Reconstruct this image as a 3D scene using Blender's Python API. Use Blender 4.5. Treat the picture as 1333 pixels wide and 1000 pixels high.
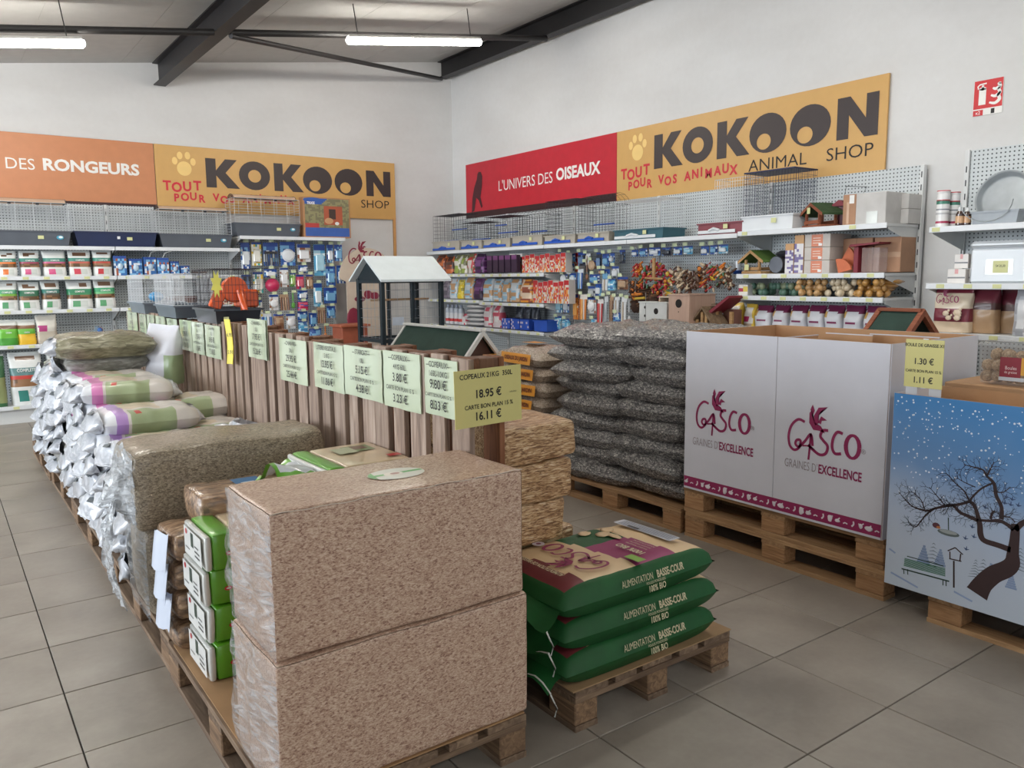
import bpy, math, random
from mathutils import Matrix, Vector, noise, Euler
for o in list(bpy.data.objects): bpy.data.objects.remove(o)
S = bpy.context.scene
C = S.collection
R = math.radians
PI = math.pi
# ---------------- camera, world, light, exposure ----------------
cd = bpy.data.cameras.new('camera'); cam = bpy.data.objects.new('camera', cd); C.objects.link(cam)
cd.sensor_width = 36; cd.lens = 28.185; cd.clip_end = 200
cam.matrix_world = Matrix(((0.810869, 0.085586, -0.578935, 0), (-0.585146, 0.102099, -0.804475, 0),
                           (-0.009744, 0.991086, 0.132869, 1.5), (0, 0, 0, 1)))
S.camera = cam
w = bpy.data.worlds.new('daylight'); S.world = w; w.use_nodes = True
w.node_tree.nodes['Background'].inputs[0].default_value = (0.86, 0.93, 1.0, 1)
w.node_tree.nodes['Background'].inputs[1].default_value = 0.34
def area(name, loc, rot, sx, sy, power, col):
    l = bpy.data.lights.new(name, 'AREA'); l.shape = 'RECTANGLE'; l.size = sx; l.size_y = sy; l.energy = power; l.color = col
    o = bpy.data.objects.new(name, l); C.objects.link(o); o.location = loc; o.rotation_euler = rot
    return o
# shop front windows: daylight from behind and from the left of the camera
area('shop_window_light', (-2.5, -5.5, 2.3), (R(78), 0, R(-20)), 6.0, 2.6, 25, (0.93, 0.96, 1.0))
area('side_window_light', (-5.6, 6.0, 2.2), (R(80), 0, R(-90)), 8.0, 2.6, 320, (0.86, 0.93, 1.0))
S.view_settings.view_transform = 'Standard'; S.view_settings.look = 'None'
S.view_settings.exposure = 1.03; S.view_settings.gamma = 1.0; S.view_settings.use_curve_mapping = False

# ---------------- materials ----------------
MT = {}
def lin(c):
    return tuple(((v/255)/12.92 if v/255 <= .04045 else ((v/255+.055)/1.055)**2.4) for v in c)
def newmat(name):
    m = bpy.data.materials.new(name); m.use_nodes = True
    nt = m.node_tree; b = nt.nodes['Principled BSDF']
    return m, nt, b
def N(nt, t, **kw):
    n = nt.nodes.new(t)
    for k, v in kw.items(): setattr(n, k, v)
    return n
def plain(rgb, rough=.5, metal=0, coat=0, noise_amt=.06, emis=0, alpha=1, bump=0, bscale=60):
    key = (tuple(rgb), rough, metal, coat, noise_amt, emis, alpha, bump)
    if key in MT: return MT[key]
    m, nt, b = newmat('paint_%d_%d_%d' % tuple(int(x) for x in rgb))
    c = lin(rgb)
    b.inputs['Roughness'].default_value = rough; b.inputs['Metallic'].default_value = metal
    b.inputs['Coat Weight'].default_value = coat; b.inputs['Coat Roughness'].default_value = .12
    tc = N(nt, 'ShaderNodeTexCoord'); nz = N(nt, 'ShaderNodeTexNoise'); nz.inputs['Scale'].default_value = 9; nz.inputs['Detail'].default_value = 3
    nt.links.new(tc.outputs['Object'], nz.inputs['Vector'])
    rp = N(nt, 'ShaderNodeValToRGB')
    rp.color_ramp.elements[0].position = .3; rp.color_ramp.elements[1].position = .7
    rp.color_ramp.elements[0].color = tuple(x*(1-noise_amt*1.6) for x in c)+(1,); rp.color_ramp.elements[1].color = tuple(min(1, x*(1+noise_amt)) for x in c)+(1,)
    nt.links.new(nz.outputs['Fac'], rp.inputs[0]); nt.links.new(rp.outputs[0], b.inputs['Base Color'])
    if emis:
        b.inputs['Emission Color'].default_value = c+(1,); b.inputs['Emission Strength'].default_value = emis
    if alpha < 1: b.inputs['Alpha'].default_value = alpha
    if bump:
        bp = N(nt, 'ShaderNodeBump'); bp.inputs['Strength'].default_value = bump; bp.inputs['Distance'].default_value = .01
        n2 = N(nt, 'ShaderNodeTexNoise'); n2.inputs['Scale'].default_value = bscale; n2.inputs['Detail'].default_value = 4
        nt.links.new(tc.outputs['Object'], n2.inputs['Vector']); nt.links.new(n2.outputs['Fac'], bp.inputs['Height']); nt.links.new(bp.outputs[0], b.inputs['Normal'])
    MT[key] = m
    return m
def ramp(nt, fac, stops, interp='LINEAR'):
    r = N(nt, 'ShaderNodeValToRGB'); r.color_ramp.interpolation = interp
    e = r.color_ramp.elements
    e[0].position = stops[0][0]; e[0].color = lin(stops[0][1])+(1,)
    e[1].position = stops[-1][0]; e[1].color = lin(stops[-1][1])+(1,)
    for p, c in stops[1:-1]:
        x = e.new(p); x.color = lin(c)+(1,)
    nt.links.new(fac, r.inputs[0]); return r.outputs[0]
def mapping(nt, scale, out='Object', rot=(0, 0, 0)):
    tc = N(nt, 'ShaderNodeTexCoord'); mp = N(nt, 'ShaderNodeMapping'); mp.inputs['Scale'].default_value = scale; mp.inputs['Rotation'].default_value = rot
    nt.links.new(tc.outputs[out], mp.inputs[0]); return mp.outputs[0]
def noisetex(nt, vec, scale, detail=3, dist=0):
    n = N(nt, 'ShaderNodeTexNoise'); n.inputs['Scale'].default_value = scale; n.inputs['Detail'].default_value = detail; n.inputs['Distortion'].default_value = dist
    nt.links.new(vec, n.inputs['Vector']); return n.outputs['Fac']
def bumpit(nt, b, h, strength, dist=.01, prev=None):
    bp = N(nt, 'ShaderNodeBump'); bp.inputs['Strength'].default_value = strength; bp.inputs['Distance'].default_value = dist
    nt.links.new(h, bp.inputs['Height'])
    if prev is not None: nt.links.new(prev, bp.inputs['Normal'])
    nt.links.new(bp.outputs[0], b.inputs['Normal']); return bp.outputs[0]
def mixc(nt, fac, a, bb):
    m = N(nt, 'ShaderNodeMix'); m.data_type = 'RGBA'
    nt.links.new(fac, m.inputs[0]); 
    for s, v in ((m.inputs[6], a), (m.inputs[7], bb)):
        if isinstance(v, tuple): s.default_value = lin(v)+(1,)
        else: nt.links.new(v, s)
    return m.outputs[2]
def math_(nt, op, a, b=None, c=None):
    m = N(nt, 'ShaderNodeMath'); m.operation = op
    for i, v in enumerate((a, b, c)):
        if v is None: continue
        if isinstance(v, (int, float)): m.inputs[i].default_value = v
        else: nt.links.new(v, m.inputs[i])
    return m.outputs[0]

def granular(name, stops, scale, stretch=1, coat=.9, wrinkle=.35, wscale=(14, 14, 40), rough=.55, bump=.5, crough=.14):
    """loose filling seen through a clear film: chips/seeds in the colour, film wrinkles only as relief of the coat"""
    m, nt, b = newmat(name)
    def layer(rot, st, sc):
        tc = N(nt, 'ShaderNodeTexCoord')
        wob = N(nt, 'ShaderNodeTexNoise'); wob.inputs['Scale'].default_value = sc*.12; wob.inputs['Detail'].default_value = 1; nt.links.new(tc.outputs['Object'], wob.inputs['Vector'])
        ad = N(nt, 'ShaderNodeVectorMath'); ad.operation = 'MULTIPLY_ADD'; nt.links.new(wob.outputs['Color'], ad.inputs[0]); ad.inputs[1].default_value = (2.2/sc,)*3; nt.links.new(tc.outputs['Object'], ad.inputs[2])
        mp = N(nt, 'ShaderNodeMapping'); mp.inputs['Rotation'].default_value = rot; mp.inputs['Scale'].default_value = (sc*st, sc, sc*.9); nt.links.new(ad.outputs[0], mp.inputs[0])
        n = N(nt, 'ShaderNodeTexVoronoi'); n.inputs['Scale'].default_value = 1; nt.links.new(mp.outputs[0], n.inputs['Vector'])
        se = N(nt, 'ShaderNodeSeparateColor'); nt.links.new(n.outputs['Color'], se.inputs[0])
        return n.outputs['Distance'], se.outputs[0]
    a, ca = layer((.3, .5, .2), stretch, scale); c, cc = layer((.2, 1.6, .4), stretch*.9, scale*.9); e, ce = layer((-.35, -.6, 1.0), stretch, scale*1.15)
    edge = math_(nt, 'MINIMUM', a, math_(nt, 'MINIMUM', c, e))
    tone = math_(nt, 'ADD', math_(nt, 'MULTIPLY', ca, .34), math_(nt, 'ADD', math_(nt, 'MULTIPLY', cc, .33), math_(nt, 'MULTIPLY', ce, .33)))
    mx = math_(nt, 'SUBTRACT', 1.0, math_(nt, 'MULTIPLY', edge, 1.6))
    f = math_(nt, 'ADD', math_(nt, 'MULTIPLY', tone, .85), math_(nt, 'SUBTRACT', math_(nt, 'MULTIPLY', mx, .35), .12))
    col = ramp(nt, f, stops)
    big = noisetex(nt, mapping(nt, (3, 3, 3)), 2, 2)
    col = mixc(nt, math_(nt, 'MULTIPLY', big, .25), col, stops[0][1])
    nt.links.new(col, b.inputs['Base Color'])
    b.inputs['Roughness'].default_value = rough; b.inputs['Coat Weight'].default_value = coat; b.inputs['Coat Roughness'].default_value = crough
    bumpit(nt, b, mx, bump, .004)
    if wrinkle:
        wn = noisetex(nt, mapping(nt, wscale), 1, 5, .8)
        bp = N(nt, 'ShaderNodeBump'); bp.inputs['Strength'].default_value = wrinkle; bp.inputs['Distance'].default_value = .03
        nt.links.new(wn, bp.inputs['Height']); nt.links.new(bp.outputs[0], b.inputs['Coat Normal'])
    return m
def wood(name, c1, c2, c3, axis=0, scale=1.0, rough=.75):
    m, nt, b = newmat(name)
    sc = [16*scale]*3; sc[axis] = 1.3*scale
    oi = N(nt, 'ShaderNodeObjectInfo'); tc = N(nt, 'ShaderNodeTexCoord')
    ad = N(nt, 'ShaderNodeVectorMath'); ad.operation = 'ADD'
    cx = N(nt, 'ShaderNodeCombineXYZ'); k = math_(nt, 'MULTIPLY', oi.outputs['Random'], 37)
    for i in range(3): nt.links.new(k, cx.inputs[i])
    nt.links.new(tc.outputs['Object'], ad.inputs[0]); nt.links.new(cx.outputs[0], ad.inputs[1])
    mp = N(nt, 'ShaderNodeMapping'); mp.inputs['Scale'].default_value = sc; nt.links.new(ad.outputs[0], mp.inputs[0])
    f = noisetex(nt, mp.outputs[0], 2.2, 6, 1.2)
    col = ramp(nt, f, [(.28, c1), (.5, c2), (.72, c3)])
    dirt = noisetex(nt, ad.outputs[0], 5, 3)
    tone = math_(nt, 'MULTIPLY', math_(nt, 'ADD', oi.outputs['Random'], math_(nt, 'MULTIPLY', dirt, .9)), .38)
    col = mixc(nt, tone, col, c1)
    nt.links.new(col, b.inputs['Base Color']); b.inputs['Roughness'].default_value = rough
    bumpit(nt, b, f, .35, .004)
    return m

# ---------------- mesh builder ----------------
class MB:
    def __init__(s): s.v = []; s.f = []; s.m = []; s.mats = []; s.sm = []; s.X = None
    def mi(s, mat):
        if mat not in s.mats: s.mats.append(mat)
        return s.mats.index(mat)
    def add(s, vs, fs, mat, smooth=False):
        o = len(s.v)
        if s.X is not None: vs = [s.X @ Vector(p) for p in vs]
        s.v += [tuple(p) for p in vs]
        many = isinstance(mat, list)
        for i, f in enumerate(fs):
            s.f.append(tuple(k+o for k in f)); s.m.append(s.mi(mat[i] if many else mat)); s.sm.append(smooth)
        return s
    def box(s, c, d, mat, bev=0, M=None):
        x, y, z = d[0]/2, d[1]/2, d[2]/2
        if bev <= 0:
            vs = [(i*x, j*y, k*z) for k in (-1, 1) for j in (-1, 1) for i in (-1, 1)]
            fs = [(0, 2, 3, 1), (4, 5, 7, 6), (0, 1, 5, 4), (2, 6, 7, 3), (0, 4, 6, 2), (1, 3, 7, 5)]
        else:
            bev = min(bev, x*.9, y*.9, z*.9)
            vs = []; idx = {}
            for i in (-1, 1):
                for j in (-1, 1):
                    for k in (-1, 1):
                        for a in range(3):
                            p = [i*(x-bev), j*(y-bev), k*(z-bev)]
                            p[a] = (i*x, j*y, k*z)[a]
                            idx[(i, j, k, a)] = len(vs); vs.append(tuple(p))
            fs = []
            for a in range(3):
                for sgn in (-1, 1):
                    o = [(q, r) for q, r in ((-1, -1), (1, -1), (1, 1), (-1, 1))]
                    if sgn < 0: o = o[::-1]
                    f = []
                    for q, r in o:
                        t = [0, 0, 0]; t[a] = sgn; t[(a+1) % 3] = q; t[(a+2) % 3] = r
                        f.append(idx[(t[0], t[1], t[2], a)])
                    fs.append(tuple(f))
            for a in range(3):
                b1, b2 = (a+1) % 3, (a+2) % 3
                for q in (-1, 1):
                    for r in (-1, 1):
                        def g(e, fc):
                            t = [0, 0, 0]; t[a] = e; t[b1] = q; t[b2] = r
                            return idx[(t[0], t[1], t[2], fc)]
                        f = (g(-1, b1), g(1, b1), g(1, b2), g(-1, b2))
                        fs.append(f if q*r > 0 else f[::-1])
            for i in (-1, 1):
                for j in (-1, 1):
                    for k in (-1, 1):
                        f = tuple(idx[(i, j, k, a)] for a in range(3)); fs.append(f if i*j*k > 0 else f[::-1])
        T = Matrix.Translation(c) @ (M if M is not None else Matrix())
        return s.add([T @ Vector(p) for p in vs], fs, mat)
    def prism(s, poly, y0, y1, mat, axis='y', caps=True, side=None):
        """polygon in (x,z), extruded along y (axis y); axis x: polygon is (y,z)"""
        n = len(poly)
        def P(p, t): return (p[0], t, p[1]) if axis == 'y' else ((t, p[0], p[1]) if axis == 'x' else (p[0], p[1], t))
        vs = [P(p, y0) for p in poly]+[P(p, y1) for p in poly]
        ar = sum(poly[i][0]*poly[(i+1) % n][1]-poly[(i+1) % n][0]*poly[i][1] for i in range(n))
        s.add(vs, [(i, (i+1) % n, n+(i+1) % n, n+i) for i in range(n)], side or mat)
        if caps: s.add(vs, [tuple(range(n)), tuple(range(2*n-1, n-1, -1))], mat)
        return s
    def tube(s, pts, r, mat, n=6, caps=True, smooth=True):
        pts = [Vector(p) for p in pts]; vs = []; m = len(pts); rr = r if isinstance(r, (list, tuple)) else [r]*m
        up = Vector((0, 0, 1))
        for i, p in enumerate(pts):
            d = (pts[min(i+1, m-1)]-pts[max(i-1, 0)]).normalized()
            a = d.cross(up if abs(d.z) < .95 else Vector((1, 0, 0))).normalized(); b = d.cross(a)
            for k in range(n):
                t = 2*PI*k/n; vs.append(p+(a*math.cos(t)+b*math.sin(t))*rr[i])
        fs = [(i*n+k, i*n+(k+1) % n, (i+1)*n+(k+1) % n, (i+1)*n+k) for i in range(m-1) for k in range(n)]
        s.add(vs, fs, mat, smooth)
        if caps: s.add(vs, [tuple(range(n))[::-1], tuple((m-1)*n+k for k in range(n))], mat)
        return s
    def wire(s, a, b, r, mat): return s.tube([a, b], r, mat, 3, False, True)
    def lathe(s, prof, mat, n=16, c=(0, 0, 0), smooth=True, axis='z', mats=None):
        vs = []
        for (r, z) in prof:
            for k in range(n):
                t = 2*PI*k/n; q = (r*math.cos(t), r*math.sin(t), z)
                if axis == 'y': q = (q[0], q[2], q[1])
                elif axis == 'x': q = (q[2], q[0], q[1])
                vs.append((q[0]+c[0], q[1]+c[1], q[2]+c[2]))
        for i in range(len(prof)-1):
            s.add(vs, [(i*n+k, i*n+(k+1) % n, (i+1)*n+(k+1) % n, (i+1)*n+k) for k in range(n)], mats[i] if mats else mat, smooth)
        s.add(vs, [tuple(range(n))[::-1]], mats[0] if mats else mat); s.add(vs, [tuple((len(prof)-1)*n+k for k in range(n))], mats[-1] if mats else mat)
        return s
    def blob(s, c, r, mat, n=8, seed=0, jit=.0, sc=(1, 1, 1)):
        vs = []; m = max(4, n//2+1)
        for i in range(m+1):
            ph = PI*i/m
            for k in range(n):
                t = 2*PI*k/n; d = Vector((math.sin(ph)*math.cos(t), math.sin(ph)*math.sin(t), math.cos(ph)))
                q = r*(1+jit*noise.noise(d*2+Vector((seed, seed*.7, 0))))
                vs.append((c[0]+d.x*q*sc[0], c[1]+d.y*q*sc[1], c[2]+d.z*q*sc[2]))
        return s.add(vs, [(i*n+k, (i+1)*n+k, (i+1)*n+(k+1) % n, i*n+(k+1) % n) for i in range(m) for k in range(n)], mat, True)
    def build(s, name, parent=None, loc=None, rot=None, kind=None):
        me = bpy.data.meshes.new(name); me.from_pydata(s.v, [], s.f)
        for m in s.mats: me.materials.append(m)
        me.polygons.foreach_set('material_index', s.m); me.polygons.foreach_set('use_smooth', s.sm)
        me.update()
        o = bpy.data.objects.new(name, me); C.objects.link(o)
        if parent is not None: o.parent = parent
        if loc is not None: o.location = loc
        if rot is not None: o.rotation_euler = rot
        if kind: o['kind'] = kind
        return o
def thing(name, label, cat, loc=(0, 0, 0), rz=0, group=None):
    o = bpy.data.objects.new(name, None); C.objects.link(o); o.empty_display_size = .1
    o.location = loc; o.rotation_euler = (0, 0, rz) if not isinstance(rz, tuple) else rz
    o['label'] = label; o['category'] = cat
    if group: o['group'] = group
    return o
def tag(o, label, cat, group=None):
    o['label'] = label; o['category'] = cat
    if group: o['group'] = group
    return o
def kids(o): return KID.get(o.name, [])
def dup(root, loc, rz=None, label=None, group=None, scale=None):
    r = root.copy(); C.objects.link(r); r.location = loc
    if rz is not None: r.rotation_euler = rz if isinstance(rz, tuple) else (0, 0, rz)
    if scale: r.scale = scale
    if label: r['label'] = label
    if group: r['group'] = group
    for ch in list(root.children):
        c = ch.copy(); C.objects.link(c); c.parent = r
        for g in ch.children:
            d = g.copy(); C.objects.link(d); d.parent = c
    return r
RZ = -PI/2      # things on the right wall face -x
_fc = {}
def text_mesh(txt, size, off=0, sx=1.0, align='CENTER', shear=0):
    k = (txt, round(size, 4), off, sx, align, shear)
    if k in _fc: return _fc[k]
    cu = bpy.data.curves.new('lettering', 'FONT'); cu.body = txt; cu.size = size; cu.align_x = align; cu.align_y = 'CENTER'; cu.offset = off*size; cu.resolution_u = 3; cu.shear = shear; cu.fill_mode = 'FRONT'
    o = bpy.data.objects.new('t', cu); C.objects.link(o)
    dg = bpy.context.evaluated_depsgraph_get(); dg.update()
    me = bpy.data.meshes.new_from_object(o.evaluated_get(dg))
    bpy.data.objects.remove(o); bpy.data.curves.remove(cu)
    # text lies in XY: stand it up into XZ, facing -Y
    vs = [(v.co.x*sx, 0, v.co.y) for v in me.vertices]; fs = [tuple(p.vertices) for p in me.polygons]
    bpy.data.meshes.remove(me)
    _fc[k] = (vs, fs); return _fc[k]
def put_text(mb, txt, x, y, z, size, mat, off=0, sx=1.0, align='CENTER', M=None, shear=0):
    vs, fs = text_mesh(txt, size, off, sx, align, shear)
    T = Matrix.Translation((x, y, z))
    if M is not None: T = M @ T
    mb.add([T @ Vector(p) for p in vs], fs, mat)
def ribbon(mb, pts, wd, mat, y=0, M=None):
    """flat stroke of varying width in the XZ plane"""
    n = len(pts); vs = []; ws = wd if isinstance(wd, (list, tuple)) else [wd]*n
    for i in range(n):
        a = Vector(pts[max(i-1, 0)]); b = Vector(pts[min(i+1, n-1)]); d = (b-a).normalized(); q = Vector((-d.y, d.x))*ws[i]/2
        p = Vector(pts[i]); vs += [(p.x+q.x, y, p.y+q.y), (p.x-q.x, y, p.y-q.y)]
    if M is not None: vs = [M @ Vector(v) for v in vs]
    mb.add(vs, [(2*i, 2*i+1, 2*i+3, 2*i+2) for i in range(n-1)], mat)
def smooth(pts, k=5):
    out = []
    n = len(pts)
    for i in range(n-1):
        p0 = Vector(pts[max(i-1, 0)]); p1 = Vector(pts[i]); p2 = Vector(pts[i+1]); p3 = Vector(pts[min(i+2, n-1)])
        for j in range(k):
            t = j/k; out.append(tuple(.5*((2*p1)+(p2-p0)*t+(2*p0-5*p1+4*p2-p3)*t*t+(3*p1-p0-3*p2+p3)*t**3)))
    out.append(tuple(pts[-1])); return out
def disc(mb, x, z, rx, rz, mat, y=0, n=20, M=None, hole=None):
    out = [(x+rx*math.cos(2*PI*k/n), y, z+rz*math.sin(2*PI*k/n)) for k in range(n)]
    if hole is None:
        vs = out; fs = [tuple(range(n))]
    else:
        hx, hz, hr, hr2 = hole
        vs = out+[(hx+hr*math.cos(2*PI*k/n), y, hz+hr2*math.sin(2*PI*k/n)) for k in range(n)]
        fs = [(k, (k+1) % n, n+(k+1) % n, n+k) for k in range(n)]
    if M is not None: vs = [M @ Vector(v) for v in vs]
    mb.add(vs, fs, mat)
def quad(mb, x0, x1, z0, z1, mat, y=0, M=None):
    vs = [(x0, y, z0), (x1, y, z0), (x1, y, z1), (x0, y, z1)]
    if M is not None: vs = [M @ Vector(v) for v in vs]
    mb.add(vs, [(0, 1, 2, 3)], mat)
ORD = ['first', 'second', 'third', 'fourth', 'fifth', 'sixth', 'seventh', 'eighth', 'ninth', 'tenth', 'eleventh', 'twelfth', 'thirteenth', 'fourteenth', 'fifteenth', 'sixteenth', 'seventeenth', 'eighteenth', 'nineteenth', 'twentieth']

# shared materials
white_metal = plain((214, 216, 216), .42, noise_amt=.02)
lip_white = plain((222, 226, 230), .35, noise_amt=.02)
tag_yel = plain((214, 216, 160), .6, noise_amt=.02)
tag_grn = plain((206, 218, 178), .5, noise_amt=.02)
ink = plain((30, 28, 30), .6); ink2 = plain((62, 64, 60), .6)
steel = plain((34, 33, 35), .5, noise_amt=.1)
def pegboard_mat():
    m, nt, b = newmat('perforated_panel')
    tc = N(nt, 'ShaderNodeTexCoord'); sp = N(nt, 'ShaderNodeSeparateXYZ'); nt.links.new(tc.outputs['Object'], sp.inputs[0])
    def cell(o):
        return math_(nt, 'SUBTRACT', math_(nt, 'FRACT', math_(nt, 'MULTIPLY', o, 1/.03)), .5)
    a, c = cell(sp.outputs['X']), cell(sp.outputs['Z'])
    d = math_(nt, 'SQRT', math_(nt, 'ADD', math_(nt, 'MULTIPLY', a, a), math_(nt, 'MULTIPLY', c, c)))
    hole = math_(nt, 'LESS_THAN', d, .2)
    nt.links.new(mixc(nt, hole, (198, 204, 206), (64, 70, 76)), b.inputs['Base Color']); b.inputs['Roughness'].default_value = .45
    return m
pegmat = pegboard_mat()
def wallmat():
    m, nt, b = newmat('white_render_wall')
    f = noisetex(nt, mapping(nt, (.35, .35, .8)), 3, 5); g = noisetex(nt, mapping(nt, (1, 1, 1)), 18, 4)
    nt.links.new(ramp(nt, math_(nt, 'ADD', math_(nt, 'MULTIPLY', f, .8), math_(nt, 'MULTIPLY', g, .2)), [(.3, (208, 207, 206)), (.7, (220, 220, 220))]), b.inputs['Base Color'])
    b.inputs['Roughness'].default_value = .8; bumpit(nt, b, g, .12, .004); return m
WALL = wallmat()
def tilemat():
    m, nt, b = newmat('grey_stoneware_tile')
    oi = N(nt, 'ShaderNodeObjectInfo'); tc = N(nt, 'ShaderNodeTexCoord'); ad = N(nt, 'ShaderNodeVectorMath'); ad.operation = 'ADD'
    cx = N(nt, 'ShaderNodeCombineXYZ'); k = math_(nt, 'MULTIPLY', oi.outputs['Random'], 51)
    for i in range(3): nt.links.new(k, cx.inputs[i])
    nt.links.new(tc.outputs['Object'], ad.inputs[0]); nt.links.new(cx.outputs[0], ad.inputs[1])
    f = noisetex(nt, ad.outputs[0], 3.2, 7, .3); g = noisetex(nt, ad.outputs[0], 40, 3)
    t = math_(nt, 'ADD', math_(nt, 'MULTIPLY', f, .85), math_(nt, 'MULTIPLY', g, .15))
    col = ramp(nt, t, [(.32, (136, 127, 117)), (.52, (154, 145, 134)), (.7, (168, 160, 149))])
    col = mixc(nt, math_(nt, 'MULTIPLY', oi.outputs['Random'], .35), col, (144, 137, 128))
    nt.links.new(col, b.inputs['Base Color']); b.inputs['Roughness'].default_value = .38
    nt.links.new(math_(nt, 'ADD', math_(nt, 'MULTIPLY', f, .25), .27), b.inputs['Roughness'])
    bumpit(nt, b, g, .05, .002); return m
TILE = tilemat(); GROUT = plain((74, 70, 66), .9)

# ---------------- structure ----------------
XW, YW = 6.44, 10.4
fl = MB().box((0.2, 3, -.056), (13.2, 16, .1), GROUT).build('floor', kind='structure')
TS = .4605
tm = MB().box((0, 0, -.004), (TS-.005, TS-.005, .012), TILE, .0015)
tile0 = None; far = MB(); cand = []
for i in range(-14, 14):
    for j in range(-8, 22):
        x = .273+(i+.5)*TS; y = 1.366+(j+.5)*TS
        if x > XW or y > YW or x < -6 or y < -5: continue
        cand.append((x, y))
Mi = cam.matrix_world.inverted()
def inview(x, y):
    for dx in (-.25, .25):
        for dy in (-.25, .25):
            q = Mi @ Vector((x+dx, y+dy, 0))
            if q.z < -.3 and abs(q.x/-q.z) < .66 and abs(q.y/-q.z) < .5: return True
    return False
vis = sorted([c for c in cand if inview(*c)], key=lambda c: c[0]**2+c[1]**2)[:290]
vs_ = set(vis)
for c in vis:
    if tile0 is None: tile0 = tm.build('tile', fl, (c[0], c[1], 0))
    else:
        t = tile0.copy(); C.objects.link(t); t.parent = fl; t.location = (c[0], c[1], random.Random(c[0]*7+c[1]).uniform(-.0008, .0008))
for c in cand:
    if c not in vs_: far.box((c[0], c[1], -.004), (TS-.005, TS-.005, .012), TILE)
far.build('tile', fl, kind='stuff')

def cz(x): return 3.689+.1426*x
XL = -6.0
wl = MB().prism([(XL, 0), (XW, 0), (XW, cz(XW)), (XL, cz(XL))], YW, YW+.12, WALL).build('wall_left', kind='structure')
wr = MB().box((XW+.06, 3, 2.6), (.12, 16, 5.2), WALL).build('wall_right', kind='structure')
CEIL = plain((186, 185, 182), .55, noise_amt=.03)
cb = MB()
for k in range(13):      # insulated roof panels, joints recessed
    x0 = XL+k*1.0; x1 = min(x0+.996, XW+.1)
    cb.prism([(x0, cz(x0)), (x1, cz(x1)), (x1, cz(x1)+.06), (x0, cz(x0)+.06)], -5, YW+.12, CEIL)
cb.prism([(XL, cz(XL)+.003), (XW, cz(XW)+.003), (XW, cz(XW)+.2), (XL, cz(XL)+.2)], -5, YW+.12, CEIL)
cb.build('ceiling', kind='structure')

def ibeam(x, zb, zt, y0, y1, wdt, label):
    t = thing('steel_beam', label, 'beam', (x, y0, zb))
    L = y1-y0; h = zt-zb
    MB().box((0, L/2, .006), (wdt, L, .012), steel).build('flange', t)
    MB().box((0, L/2, h-.006), (wdt, L, .012), steel).build('flange', t)
    MB().box((0, L/2, h/2), (.008, L, h-.02), steel).build('web', t)
    b = MB()
    for k in range(int(L/.6)):
        b.lathe([(.012, 0), (.012, .012)], steel, 6, (-wdt*.35, .3+k*.6, h))
    b.box((0, .008, h/2), (wdt, .016, h), steel)
    b.build('bolted_end_plate', t)
    return t
ibeam(2.40, 3.765, 4.02, -3, YW-.02, .13, 'black steel roof beam in the middle of the ceiling, above the rodent sign')
ibeam(6.27, 4.345, 4.575, -3, YW-.02, .13, 'black steel roof beam running along the top of the bird sign wall')
rd = plain((40, 38, 38), .5)
yr = 7.9
def rod(x0, x1, label, z=lambda x: 3.43+.1426*x):
    t = MB().tube([(x0, yr, z(x0)), (x1, yr, z(x1))], .032, rd, 8).build('tie_rod'); tag(t, label, 'rod'); return t
rod(-5, 2.33, 'black tie rod crossing the ceiling left of the middle beam')
rod(2.47, 6.24, 'black tie rod spanning between the two roof beams')
t = MB().tube([(2.48, 7.88, 3.75), (6.19, 10.25, 4.31)], .026, rd, 8).build('brace_rod'); tag(t, 'thin black diagonal brace rod running from the middle beam to the wall corner', 'rod')
TUBE = plain((255, 250, 240), .4, emis=36, noise_amt=0)
for x0, x1, yy, lab in ((-.35, 1.25, 7.85, 'white fluorescent tube light at the upper left edge of the ceiling'), (3.52, 5.12, 7.62, 'white fluorescent tube light hanging between the two roof beams'),
                        (-.35, 1.25, 4.4, 'white fluorescent tube light over the litter sacks'), (3.52, 5.12, 3.0, 'white fluorescent tube light over the printed cartons'), (3.5, 5.1, -2.5, 'white fluorescent tube light behind the viewer, right row'), (-.35, 1.25, -2.5, 'white fluorescent tube light behind the viewer, left row')):
    zc = (3.31+.1426*(x0+x1)/2) if yy > 7 else 3.55
    t = thing('tube_light', lab, 'lamp', ((x0+x1)/2, yy, zc), (0, -math.atan(.1426), 0))
    L = x1-x0
    MB().box((0, 0, .035), (L*.98, .07, .03), plain((190, 188, 184), .5), .006).build('housing', t)
    MB().tube([(-L/2, 0, 0), (-L/2+.02, 0, 0), (L/2-.02, 0, 0), (L/2, 0, 0)], [.02, .038, .038, .02], TUBE, 10).build('tube', t)
    for sx in (-1, 1):
        MB().tube([(sx*L*.42, 0, .04), (sx*L*.42, 0, .34)], .005, rd, 5).build('hanger', t)

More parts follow.
